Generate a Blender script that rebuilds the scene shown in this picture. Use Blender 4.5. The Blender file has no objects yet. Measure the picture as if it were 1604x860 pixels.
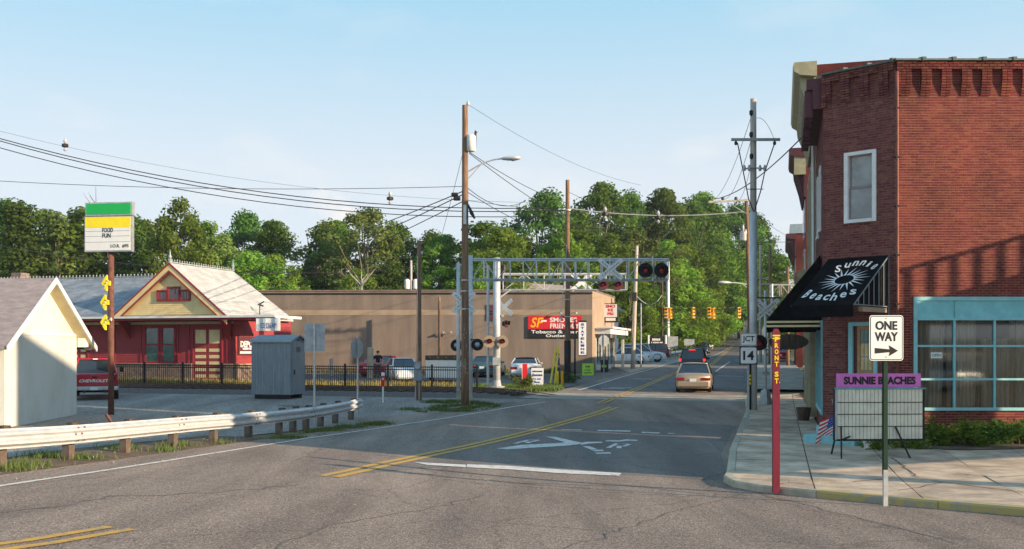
import bpy, bmesh, math, random
from math import radians as R, sin, cos, pi, sqrt, tan
from mathutils import Vector, Matrix
random.seed(7)
S = bpy.context.scene
COL = S.collection
# ------------------------------------------------------------------ camera
F = 1560.0; HZ = 546.0; CZ = 2.6      # focal length in photo pixels, horizon row, eye height
cd = bpy.data.cameras.new('camera'); cam = bpy.data.objects.new('camera', cd); COL.objects.link(cam)
cam.location = (0, 0, CZ); cam.rotation_euler = (R(90), 0, 0)
cd.sensor_width = 36; cd.lens = 36*F/1604; cd.shift_y = (HZ-430)/1604.0
cd.clip_start = .1; cd.clip_end = 6000
S.camera = cam
# ------------------------------------------------------------------ world, sun, exposure
SUN_EL, SUN_AZ = 15.0, 63.0           # azimuth measured from -Y towards +X
w = bpy.data.worlds.new('World'); S.world = w; w.use_nodes = True
nt = w.node_tree; nt.nodes.clear()
out = nt.nodes.new('ShaderNodeOutputWorld'); bg = nt.nodes.new('ShaderNodeBackground')
sky = nt.nodes.new('ShaderNodeTexSky'); sky.sky_type = 'NISHITA'; sky.sun_disc = False
sky.sun_elevation = R(SUN_EL); sky.sun_rotation = R(180-SUN_AZ)
sky.air_density = 1.0; sky.dust_density = 1.2; sky.ozone_density = 1.6; sky.altitude = 150
tc = nt.nodes.new('ShaderNodeTexCoord'); mp = nt.nodes.new('ShaderNodeMapping'); mp.inputs['Scale'].default_value = (5, 5, 13)
mp.inputs['Location'].default_value = (.42, .3, 0)
nz = nt.nodes.new('ShaderNodeTexNoise'); nz.inputs['Scale'].default_value = 1.15; nz.inputs['Detail'].default_value = 7
rp = nt.nodes.new('ShaderNodeValToRGB'); rp.color_ramp.elements[0].position = .55; rp.color_ramp.elements[1].position = .85
sp = nt.nodes.new('ShaderNodeSeparateXYZ'); mr = nt.nodes.new('ShaderNodeMapRange')
mr.inputs['From Min'].default_value = .40; mr.inputs['From Max'].default_value = .08
mu = nt.nodes.new('ShaderNodeMath'); mu.operation = 'MULTIPLY'
nz2 = nt.nodes.new('ShaderNodeTexNoise'); nz2.inputs['Scale'].default_value = 14; nz2.inputs['Detail'].default_value = 6
mp2 = nt.nodes.new('ShaderNodeMapping'); mp2.inputs['Location'].default_value = (.1640, -.9770, -.165); mp2.inputs['Scale'].default_value = (1, 1, 1.25)
ln = nt.nodes.new('ShaderNodeVectorMath'); ln.operation = 'LENGTH'; a1 = nt.nodes.new('ShaderNodeMath'); a1.operation = 'MULTIPLY_ADD'; a1.inputs[1].default_value = -.16
mr2 = nt.nodes.new('ShaderNodeMapRange'); mr2.inputs['From Min'].default_value = -.048; mr2.inputs['From Max'].default_value = -.068; mr2.inputs['To Max'].default_value = .85
mm = nt.nodes.new('ShaderNodeMath'); mm.operation = 'MAXIMUM'
mx = nt.nodes.new('ShaderNodeMixRGB'); mx.inputs['Color2'].default_value = (6.4, 6.1, 5.9, 1)
hz = nt.nodes.new('ShaderNodeMixRGB')   # summer haze veil over the clear sky model, palest low down
hc = nt.nodes.new('ShaderNodeValToRGB'); hc.color_ramp.elements[0].color = (5.0, 5.5, 6.1, 1); hc.color_ramp.elements[1].color = (1.3, 2.7, 4.4, 1)
_e = hc.color_ramp.elements.new(.17); _e.color = (5.0, 5.5, 6.0, 1); _e = hc.color_ramp.elements.new(.34); _e.color = (2.6, 4.7, 6.0, 1)
hr = nt.nodes.new('ShaderNodeMapRange'); hr.inputs['From Min'].default_value = .45; hr.inputs['From Max'].default_value = 0.0
hr.inputs['To Min'].default_value = .80; hr.inputs['To Max'].default_value = .92
L = nt.links
L.new(tc.outputs['Generated'], mp.inputs['Vector']); L.new(mp.outputs[0], nz.inputs['Vector']); L.new(nz.outputs['Fac'], rp.inputs[0])
L.new(tc.outputs['Generated'], sp.inputs[0]); L.new(sp.outputs['Z'], mr.inputs['Value']); L.new(sp.outputs['Z'], hr.inputs['Value'])
L.new(rp.outputs[0], mu.inputs[0]); L.new(mr.outputs[0], mu.inputs[1])
L.new(sp.outputs['Z'], hc.inputs[0]); L.new(hc.outputs[0], hz.inputs['Color2']); L.new(hr.outputs[0], hz.inputs['Fac']); L.new(sky.outputs[0], hz.inputs['Color1'])
L.new(tc.outputs['Generated'], mp2.inputs['Vector']); L.new(mp2.outputs[0], ln.inputs[0]); L.new(tc.outputs['Generated'], nz2.inputs['Vector'])
L.new(nz2.outputs['Fac'], a1.inputs[0]); L.new(ln.outputs['Value'], a1.inputs[2]); L.new(a1.outputs[0], mr2.inputs['Value']); L.new(mr2.outputs[0], mm.inputs[1]); L.new(mu.outputs[0], mm.inputs[0])
L.new(mm.outputs[0], mx.inputs['Fac']); L.new(hz.outputs[0], mx.inputs['Color1'])
L.new(mx.outputs[0], bg.inputs['Color']); bg.inputs['Strength'].default_value = .10; L.new(bg.outputs[0], out.inputs['Surface'])
sl = bpy.data.lights.new('sun', 'SUN'); sl.energy = 5.0; sl.angle = R(.5); sl.color = (1, .78, .53)
so = bpy.data.objects.new('sun', sl); COL.objects.link(so)
sdir = Vector((sin(R(SUN_AZ))*cos(R(SUN_EL)), -cos(R(SUN_AZ))*cos(R(SUN_EL)), sin(R(SUN_EL))))   # towards the sun
so.rotation_euler = sdir.to_track_quat('Z', 'Y').to_euler(); so.location = sdir*200
S.view_settings.view_transform = 'Standard'; S.view_settings.look = 'None'; S.view_settings.gamma = 1; S.view_settings.exposure = 0.72
S.render.engine = 'CYCLES'

# ------------------------------------------------------------------ terrain
def interp(kn):
    xs = [k[0] for k in kn]; ys = [k[1] for k in kn]; n = len(xs)
    d = [(ys[i+1]-ys[i])/(xs[i+1]-xs[i]) for i in range(n-1)]
    m = [d[0]]+[0 if d[i-1]*d[i] <= 0 else 2*d[i-1]*d[i]/(d[i-1]+d[i]) for i in range(1, n-1)]+[d[-1]]
    def f(x):
        if x <= xs[0]: return ys[0]
        if x >= xs[-1]: return ys[-1]
        i = 0
        while xs[i+1] < x: i += 1
        h = xs[i+1]-xs[i]; t = (x-xs[i])/h
        return (2*t**3-3*t*t+1)*ys[i]+(t**3-2*t*t+t)*h*m[i]+(-2*t**3+3*t*t)*ys[i+1]+(t**3-t*t)*h*m[i+1]
    return f
pf = interp([(-200, 5), (-20, 2.0), (0, 1.0), (8, .45), (14, .14), (20, .0), (26, .03), (37, .2), (43, .35), (51, .42), (74, .88), (100, 1.35), (130, 2.0), (180, 4.3), (310, 12.6), (450, 18), (1200, 26)])
cf = interp([(-200, .01), (0, .04), (10, .06), (18, .05), (23.5, .036), (27, .02), (33, 0), (900, 0)])
def T(x, y):
    s = 0
    c = cf(y)
    if c > 0:
        s = c*min(9.5, (math.log(1+math.exp(-x)) if x > -30 else -x))
    return pf(y)+s
def W(px, Y): return (px-802)/F*Y
def ZZ(py, Y): return CZ-(py-HZ)/F*Y
def gp(px, py, dz=0.0):
    "ground point seen at photo pixel px,py"
    k = (px-802)/F; m = (py-HZ)/F
    Y = 4.0
    while Y < 900:
        if CZ-m*Y <= T(k*Y, Y)+dz:
            a, b = Y-.25, Y
            for _ in range(12):
                c = (a+b)/2
                if CZ-m*c <= T(k*c, c)+dz: b = c
                else: a = c
            return (k*b, b)
        Y += .25
    return (k*300, 300)

# ------------------------------------------------------------------ materials
MATS = {}
def mat(name, col, rough=.7, metal=0, var=.12, scale=3.0, bump=0, bscale=40, col2=None, spec=.4, coat=0, detail=6, attr=None, stretch=None, thr=(.4, .62), objrand=0):
    if name in MATS: return MATS[name]
    m = bpy.data.materials.new(name); m.use_nodes = True; n = m.node_tree; b = n.nodes['Principled BSDF']; l = n.links
    b.inputs['Roughness'].default_value = rough; b.inputs['Metallic'].default_value = metal
    b.inputs['Specular IOR Level'].default_value = spec; b.inputs['Coat Weight'].default_value = coat
    co = n.nodes.new('ShaderNodeTexCoord'); mpn = n.nodes.new('ShaderNodeMapping'); l.new(co.outputs['Object'], mpn.inputs[0])
    if stretch: mpn.inputs['Scale'].default_value = stretch
    t = n.nodes.new('ShaderNodeTexNoise'); t.inputs['Scale'].default_value = scale; t.inputs['Detail'].default_value = detail; t.inputs['Roughness'].default_value = .65
    l.new(mpn.outputs[0], t.inputs['Vector'])
    r = n.nodes.new('ShaderNodeValToRGB'); e = r.color_ramp.elements
    c2 = col2 if col2 else tuple(min(1, c*(1+var)) for c in col); c1 = col if col2 else tuple(c*(1-var) for c in col)
    e[0].color = (*c1, 1); e[1].color = (*c2, 1); e[0].position, e[1].position = thr
    l.new(t.outputs['Fac'], r.inputs[0]); last = r.outputs[0]
    if objrand or attr:
        hs = n.nodes.new('ShaderNodeHueSaturation'); oi = n.nodes.new('ShaderNodeObjectInfo'); rr = oi.outputs['Random']
        if attr:
            at = n.nodes.new('ShaderNodeAttribute'); at.attribute_name = attr
            ad = n.nodes.new('ShaderNodeMath'); ad.operation = 'ADD'; l.new(at.outputs['Fac'], ad.inputs[0]); l.new(rr, ad.inputs[1])
            fr = n.nodes.new('ShaderNodeMath'); fr.operation = 'FRACT'; l.new(ad.outputs[0], fr.inputs[0]); rr = fr.outputs[0]
        k = objrand or .3
        mrn = n.nodes.new('ShaderNodeMapRange'); mrn.inputs['To Min'].default_value = 1-k; mrn.inputs['To Max'].default_value = 1+k
        l.new(rr, mrn.inputs[0]); l.new(mrn.outputs[0], hs.inputs['Value'])
        mh = n.nodes.new('ShaderNodeMapRange'); mh.inputs['To Min'].default_value = .5-.02*k/.3; mh.inputs['To Max'].default_value = .5+.02*k/.3
        l.new(rr, mh.inputs[0]); l.new(mh.outputs[0], hs.inputs['Hue']); l.new(last, hs.inputs['Color']); last = hs.outputs[0]
    l.new(last, b.inputs['Base Color'])
    if bump:
        t2 = n.nodes.new('ShaderNodeTexNoise'); t2.inputs['Scale'].default_value = bscale; t2.inputs['Detail'].default_value = 4
        l.new(mpn.outputs[0], t2.inputs['Vector'])
        bp = n.nodes.new('ShaderNodeBump'); bp.inputs['Strength'].default_value = bump; bp.inputs['Distance'].default_value = .02
        l.new(t2.outputs['Fac'], bp.inputs['Height']); l.new(bp.outputs[0], b.inputs['Normal'])
    m.use_fake_user = False; MATS[name] = m; return m
def asphalt(name, base, stone, dark, sc=55, worn=.5):
    m = bpy.data.materials.new(name); m.use_nodes = True; n = m.node_tree; b = n.nodes['Principled BSDF']; l = n.links
    b.inputs['Roughness'].default_value = .9; b.inputs['Specular IOR Level'].default_value = .25
    co = n.nodes.new('ShaderNodeTexCoord')
    v = n.nodes.new('ShaderNodeTexVoronoi'); v.inputs['Scale'].default_value = sc; l.new(co.outputs['Object'], v.inputs['Vector'])
    sx = n.nodes.new('ShaderNodeSeparateColor'); l.new(v.outputs['Color'], sx.inputs[0])
    r = n.nodes.new('ShaderNodeValToRGB'); e = r.color_ramp.elements; e[0].color = (*dark, 1); e[1].color = (*stone, 1); e[0].position = 0; e[1].position = 1
    a = r.color_ramp.elements.new(.25); a.color = (*base, 1); a = r.color_ramp.elements.new(.78); a.color = (*[c*1.18 for c in base], 1)
    l.new(sx.outputs[0], r.inputs[0])
    t = n.nodes.new('ShaderNodeTexNoise'); t.inputs['Scale'].default_value = .35; t.inputs['Detail'].default_value = 8; t.inputs['Roughness'].default_value = .6
    mp = n.nodes.new('ShaderNodeMapping'); mp.inputs['Rotation'].default_value = (0, 0, R(-17)); mp.inputs['Scale'].default_value = (2.2, .35, 1)
    m2 = n.nodes.new('ShaderNodeMapping'); m2.inputs['Rotation'].default_value = (0, 0, R(17)); m2.inputs['Scale'].default_value = (2.4, .35, 1)
    l.new(co.outputs['Object'], m2.inputs[0]); l.new(m2.outputs[0], t.inputs['Vector'])
    r2 = n.nodes.new('ShaderNodeValToRGB'); e = r2.color_ramp.elements; e[0].position = .35; e[1].position = .68
    e[0].color = (1-worn*.68, 1-worn*.69, 1-worn*.68, 1); e[1].color = (1.12, 1.1, 1.07, 1); l.new(t.outputs['Fac'], r2.inputs[0])
    mxx = n.nodes.new('ShaderNodeMixRGB'); mxx.blend_type = 'MULTIPLY'; mxx.inputs['Fac'].default_value = 1
    l.new(r.outputs[0], mxx.inputs[1]); l.new(r2.outputs[0], mxx.inputs[2])
    # fine cracks
    v2 = n.nodes.new('ShaderNodeTexVoronoi'); v2.feature = 'DISTANCE_TO_EDGE'; v2.inputs['Scale'].default_value = .33
    nd = n.nodes.new('ShaderNodeTexNoise'); nd.inputs['Scale'].default_value = 1.6; nd.inputs['Detail'].default_value = 6
    av = n.nodes.new('ShaderNodeMixRGB'); av.inputs['Fac'].default_value = .35; l.new(co.outputs['Object'], nd.inputs['Vector'])
    l.new(co.outputs['Object'], av.inputs[1]); l.new(nd.outputs['Color'], av.inputs[2]); l.new(av.outputs[0], v2.inputs['Vector'])
    cr = n.nodes.new('ShaderNodeValToRGB'); e = cr.color_ramp.elements; e[0].color = (.62, .62, .62, 1); e[1].color = (1, 1, 1, 1); e[0].position = .002; e[1].position = .008
    l.new(v2.outputs['Distance'], cr.inputs[0])
    m3 = n.nodes.new('ShaderNodeMixRGB'); m3.blend_type = 'MULTIPLY'; m3.inputs['Fac'].default_value = .7; l.new(mxx.outputs[0], m3.inputs[1]); l.new(cr.outputs[0], m3.inputs[2])
    l.new(m3.outputs[0], b.inputs['Base Color'])
    bp = n.nodes.new('ShaderNodeBump'); bp.inputs['Strength'].default_value = .5; bp.inputs['Distance'].default_value = .01
    l.new(v.outputs['Distance'], bp.inputs['Height']); l.new(bp.outputs[0], b.inputs['Normal'])
    MATS[name] = m; return m
def glass(name, tint=(.02, .025, .03), rough=.03):
    "window glass: dark tinted, mirrors the sky"
    return mat(name, tint, rough=rough, var=.3, scale=1.5, spec=.9, coat=.3)
def seethru(name, f=.78, tint=(.85, .9, .9)):
    m = bpy.data.materials.new(name); m.use_nodes = True; n = m.node_tree; n.nodes.clear(); l = n.links
    o = n.nodes.new('ShaderNodeOutputMaterial'); a = n.nodes.new('ShaderNodeBsdfTransparent'); a.inputs[0].default_value = (*tint, 1)
    g = n.nodes.new('ShaderNodeBsdfGlossy'); g.inputs['Roughness'].default_value = .04
    fr = n.nodes.new('ShaderNodeFresnel'); fr.inputs[0].default_value = 1.7
    mx = n.nodes.new('ShaderNodeMixShader'); l.new(fr.outputs[0], mx.inputs[0]); l.new(a.outputs[0], mx.inputs[1]); l.new(g.outputs[0], mx.inputs[2]); l.new(mx.outputs[0], o.inputs[0])
    MATS[name] = m; return m
def emis(name, col, s):
    m = mat(name, col, rough=.3); b = m.node_tree.nodes['Principled BSDF']; b.inputs['Emission Color'].default_value = (*col, 1); b.inputs['Emission Strength'].default_value = s; return m
def leafmat(name, dark, light, trans=.35):
    m = bpy.data.materials.new(name); m.use_nodes = True; n = m.node_tree; n.nodes.clear(); l = n.links
    o = n.nodes.new('ShaderNodeOutputMaterial'); d = n.nodes.new('ShaderNodeBsdfDiffuse'); t = n.nodes.new('ShaderNodeBsdfTranslucent')
    mx = n.nodes.new('ShaderNodeMixShader'); mx.inputs[0].default_value = trans
    at = n.nodes.new('ShaderNodeAttribute'); at.attribute_name = 'rnd'
    r = n.nodes.new('ShaderNodeValToRGB'); r.color_ramp.elements[0].color = (*dark, 1); r.color_ramp.elements[1].color = (*light, 1)
    l.new(at.outputs['Fac'], r.inputs[0])
    hs = n.nodes.new('ShaderNodeHueSaturation'); oi = n.nodes.new('ShaderNodeObjectInfo')
    a = n.nodes.new('ShaderNodeMapRange'); a.inputs['To Min'].default_value = .66; a.inputs['To Max'].default_value = 1.38; l.new(oi.outputs['Random'], a.inputs[0]); l.new(a.outputs[0], hs.inputs['Value'])
    c = n.nodes.new('ShaderNodeMapRange'); c.inputs['To Min'].default_value = .478; c.inputs['To Max'].default_value = .518; l.new(oi.outputs['Random'], c.inputs[0]); l.new(c.outputs[0], hs.inputs['Hue'])
    l.new(r.outputs[0], hs.inputs['Color']); l.new(hs.outputs[0], d.inputs[0]); l.new(hs.outputs[0], t.inputs[0])
    l.new(d.outputs[0], mx.inputs[1]); l.new(t.outputs[0], mx.inputs[2]); l.new(mx.outputs[0], o.inputs[0])
    MATS[name] = m; return m
M = MATS
asphalt('asphalt_old', (.29, .222, .182), (.56, .45, .37), (.11, .09, .075), 52, .55)
asphalt('asphalt_new', (.215, .182, .165), (.34, .30, .27), (.07, .068, .066), 75, .45)
asphalt('asphalt_far', (.17, .155, .15), (.26, .25, .24), (.07, .07, .07), 30, .3)
asphalt('gravel_lot', (.29, .255, .225), (.48, .47, .45), (.12, .12, .12), 22, .5)
mat('tar', (.15, .125, .108), .7, var=.3, scale=8)
mat('concrete', (.36, .325, .27), .9, var=.22, scale=1.2, bump=.3, bscale=60, detail=10)
mat('kerb_concrete', (.38, .33, .25), .9, col2=(.52, .44, .33), scale=3, bump=.4, bscale=50, objrand=.12)
mat('kerb_yellow', (.36, .32, .25), .8, col2=(.50, .38, .14), scale=3.5, bump=.4, bscale=50, thr=(.42, .52))
mat('slab', (.54, .41, .30), .92, var=.28, scale=1.3, bump=.35, bscale=70, objrand=.10, detail=10)
mat('ground_soil', (.10, .12, .045), .95, col2=(.20, .17, .10), scale=.5, bump=.5, bscale=8, detail=10)
mat('dry_grass', (.34, .26, .09), .95, col2=(.46, .36, .14), scale=1.2, bump=.6, bscale=25)
mat('dirt', (.10, .062, .036), .95, col2=(.18, .125, .08), scale=2, bump=.6, bscale=30, detail=10)
mat('ballast', (.09, .07, .062), .95, col2=(.19, .155, .14), scale=14, bump=.8, bscale=50)
mat('road_white', (.70, .67, .62), .8, col2=(.33, .29, .26), scale=6, thr=(.5, .68), detail=10)
mat('road_yellow', (.64, .36, .05), .8, col2=(.36, .27, .15), scale=6, thr=(.46, .66), detail=10)
mat('brick_red', (.155, .030, .022), .9, var=.38, scale=.7, detail=12, bump=.3, bscale=90, attr='rnd', objrand=.22)
mat('brick_dark', (.17, .05, .045), .9, var=.25, scale=10, bump=.3, bscale=90, attr='rnd', objrand=.3)
mat('mortar', (.33, .14, .112), .95, var=.2, scale=6, bump=.3)
mat('mortar_dark', (.24, .12, .10), .95, var=.2, scale=6, bump=.3)
mat('wood_pole', (.16, .085, .05), .9, col2=(.30, .18, .11), scale=3, bump=.6, bscale=14, stretch=(4, 4, .35))
mat('wood_pale', (.44, .38, .32), .9, col2=(.58, .51, .44), scale=3, bump=.5, bscale=14, stretch=(4, 4, .35))
mat('wood_dark', (.055, .04, .03), .9, col2=(.12, .085, .06), scale=3, bump=.5, bscale=14, stretch=(4, 4, .35))
mat('galvanised', (.42, .43, .43), .42, .65, col2=(.58, .58, .57), scale=5, bump=.1)
mat('galv_dull', (.33, .35, .37), .6, .35, col2=(.46, .48, .49), scale=4)
mat('guard_metal', (.54, .55, .57), .5, .3, col2=(.66, .66, .66), scale=4, stretch=(1, 1, 3), bump=.1)
mat('guard_post', (.17, .14, .12), .7, .2, col2=(.13, .08, .055), scale=5)
mat('silver_paint', (.62, .63, .63), .45, .25, var=.1, scale=4)
mat('cabinet_metal', (.21, .245, .28), .5, .3, col2=(.27, .30, .32), scale=2.5, stretch=(2, 2, .5))
mat('white_paint', (.78, .77, .73), .6, var=.07, scale=2)
mat('white_wall', (.66, .655, .60), .85, col2=(.56, .54, .47), scale=1.1, bump=.35, bscale=18, detail=10, stretch=(1, 1, .4), thr=(.45, .75))
mat('cream_paint', (.74, .60, .32), .7, var=.08, scale=2)
mat('gable_yellow', (.84, .64, .31), .7, var=.08, scale=2)
mat('cornice_cream', (.46, .41, .26), .7, col2=(.36, .32, .2), scale=3)
mat('red_paint', (.34, .046, .055), .75, col2=(.27, .04, .045), scale=2)
mat('red_trim', (.30, .022, .032), .6, var=.1)
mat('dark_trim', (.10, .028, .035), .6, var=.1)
mat('depot_brick', (.30, .21, .16), .9, col2=(.16, .13, .12), scale=5, bump=.5, bscale=30)
mat('slate_blue', (.20, .23, .27), .8, col2=(.34, .37, .40), scale=1.1, bump=.3, bscale=10, stretch=(1, 1, 2.5))
mat('slate_sunlit', (.38, .38, .38), .8, col2=(.52, .51, .49), scale=1.1, bump=.3, bscale=10, stretch=(1, 1, 2.5))  # paler copy of the slate, sunlight put into its colour
mat('shingle_mauve', (.25, .21, .22), .9, col2=(.34, .29, .29), scale=2.5, bump=.4, bscale=25, stretch=(1, 1, 3))
mat('brown_render', (.175, .136, .112), .9, col2=(.25, .195, .158), scale=.8, bump=.5, bscale=30, detail=12, stretch=(1.4, 1.4, .22), thr=(.35, .65))
mat('tan_band', (.34, .26, .185), .9, var=.08, scale=1)
mat('tan_side', (.36, .26, .185), .9, var=.06, scale=1)
mat('dark_metal', (.025, .025, .028), .5, .3, var=.2)
mat('black_matte', (.012, .012, .014), .75, var=.3)
mat('black_cloth', (.005, .0055, .007), .95, spec=.12, var=.4, scale=5, bump=.3, bscale=60)
mat('rust', (.19, .075, .05), .8, col2=(.11, .045, .035), scale=6)
mat('rail_steel', (.10, .065, .05), .5, .6, col2=(.16, .10, .08), scale=6)
mat('turquoise', (.22, .53, .58), .6, col2=(.31, .60, .62), scale=4)
mat('teal_frame', (.12, .33, .35), .6, var=.1)
mat('header_blue', (.22, .56, .60), .6, var=.1, scale=3)
mat('pink', (.62, .17, .52), .6, var=.08)
mat('bill_board', (.62, .62, .52), .5, var=.1, scale=3)
mat('post_red', (.19, .010, .032), .65, col2=(.11, .012, .024), scale=5, detail=12, stretch=(3, 3, .6), thr=(.5, .68), bump=.3)
mat('yellow_paint', (.85, .60, .03), .5, var=.08)
mat('signal_yellow', (.80, .42, .01), .5, var=.1)
mat('green_sign', (.01, .42, .09), .4, var=.04)
mat('yellow_sign', (.90, .72, .02), .4, var=.04)
mat('white_sign', (.80, .80, .78), .4, var=.03)
mat('black_print', (.01, .01, .012), .6, var=.1)
mat('blue_print', (.03, .05, .30), .6, var=.1)
mat('red_sign', (.62, .015, .02), .45, var=.06)
mat('orange_sign', (.95, .42, .02), .5, var=.06)
mat('lime', (.45, .72, .05), .5, var=.06)
mat('green_post', (.008, .035, .018), .5, .2, var=.2)
mat('rubber', (.015, .015, .016), .85, var=.2)
mat('chrome', (.6, .6, .6), .2, .95, var=.05)
mat('car_tan', (.42, .33, .23), .28, .35, var=.03, coat=.6)
mat('car_black', (.012, .016, .03), .2, .1, var=.03, coat=.8)
mat('car_navy', (.02, .03, .07), .25, .2, var=.03, coat=.7)
mat('car_red', (.50, .015, .035), .28, .1, var=.04, coat=.7)
mat('car_maroon', (.20, .02, .03), .3, .1, var=.04, coat=.7)
mat('car_white', (.72, .73, .74), .3, 0, var=.02, coat=.6)
mat('car_teal', (.05, .12, .14), .3, .3, var=.04, coat=.6)
glass('car_glass', (.015, .02, .025)); glass('pane_dark', (.03, .045, .045)); glass('pane_grey', (.20, .23, .23), .12); glass('pane_green', (.02, .09, .085), .08)
mat('amber_pane', (.75, .52, .25), .8, var=.15, scale=3)
mat('curtain', (.55, .45, .36), .95, var=.2, scale=3, stretch=(6, 6, .3))
mat('interior', (.05, .045, .04), .95, var=.3, scale=1)
seethru('shop_glass')
emis('brake_lit', (1, .03, .02), 1.2); mat('tail_lens', (.30, .008, .01), .15, var=.05, coat=.7); mat('head_lens', (.75, .75, .72), .1, .2, var=.05, coat=.7)
mat('red_lens', (.55, .02, .02), .2, var=.1, coat=.5); mat('grey_lens', (.35, .38, .42), .25, .3, var=.1)
mat('amber_lens', (.5, .2, .02), .3, var=.1)
mat('skin', (.55, .32, .22), .6, var=.05); mat('hair', (.05, .03, .02), .8, var=.1); mat('shirt_black', (.015, .015, .018), .9, var=.1); mat('shirt_blue', (.03, .10, .38), .85, var=.12, scale=8)
mat('trousers', (.05, .06, .09), .9, var=.1); mat('wire', (.03, .03, .035), .7, var=.05); mat('wire_pale', (.42, .42, .40), .6, var=.05)
mat('porcelain', (.5, .5, .5), .4, var=.1); mat('bark', (.12, .095, .07), .95, col2=(.2, .16, .12), scale=6, bump=.6, bscale=20)
mat('hazed_hill', (.06, .10, .075), 1, col2=(.09, .14, .11), scale=.03, detail=12)  # hill green shifted towards blue, distance haze put into the colour
mat('tile_green', (.10, .12, .10), .6, var=.2, scale=5); mat('copper_grey', (.35, .42, .46), .6, var=.1)
mat('downspout', (.22, .07, .05), .6, var=.2)
mat('plywood', (.45, .26, .12), .8, var=.15, scale=4)
leafmat('leaf_mid', (.050, .105, .020), (.21, .34, .055), .45); leafmat('leaf_dark', (.034, .080, .020), (.145, .26, .05), .42); leafmat('leaf_light', (.08, .16, .025), (.30, .45, .07), .48)
leafmat('leaf_olive', (.065, .11, .032), (.25, .33, .085), .45); leafmat('blade', (.065, .10, .028), (.20, .24, .07)); leafmat('blade_dry', (.20, .16, .05), (.50, .40, .15))

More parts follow.
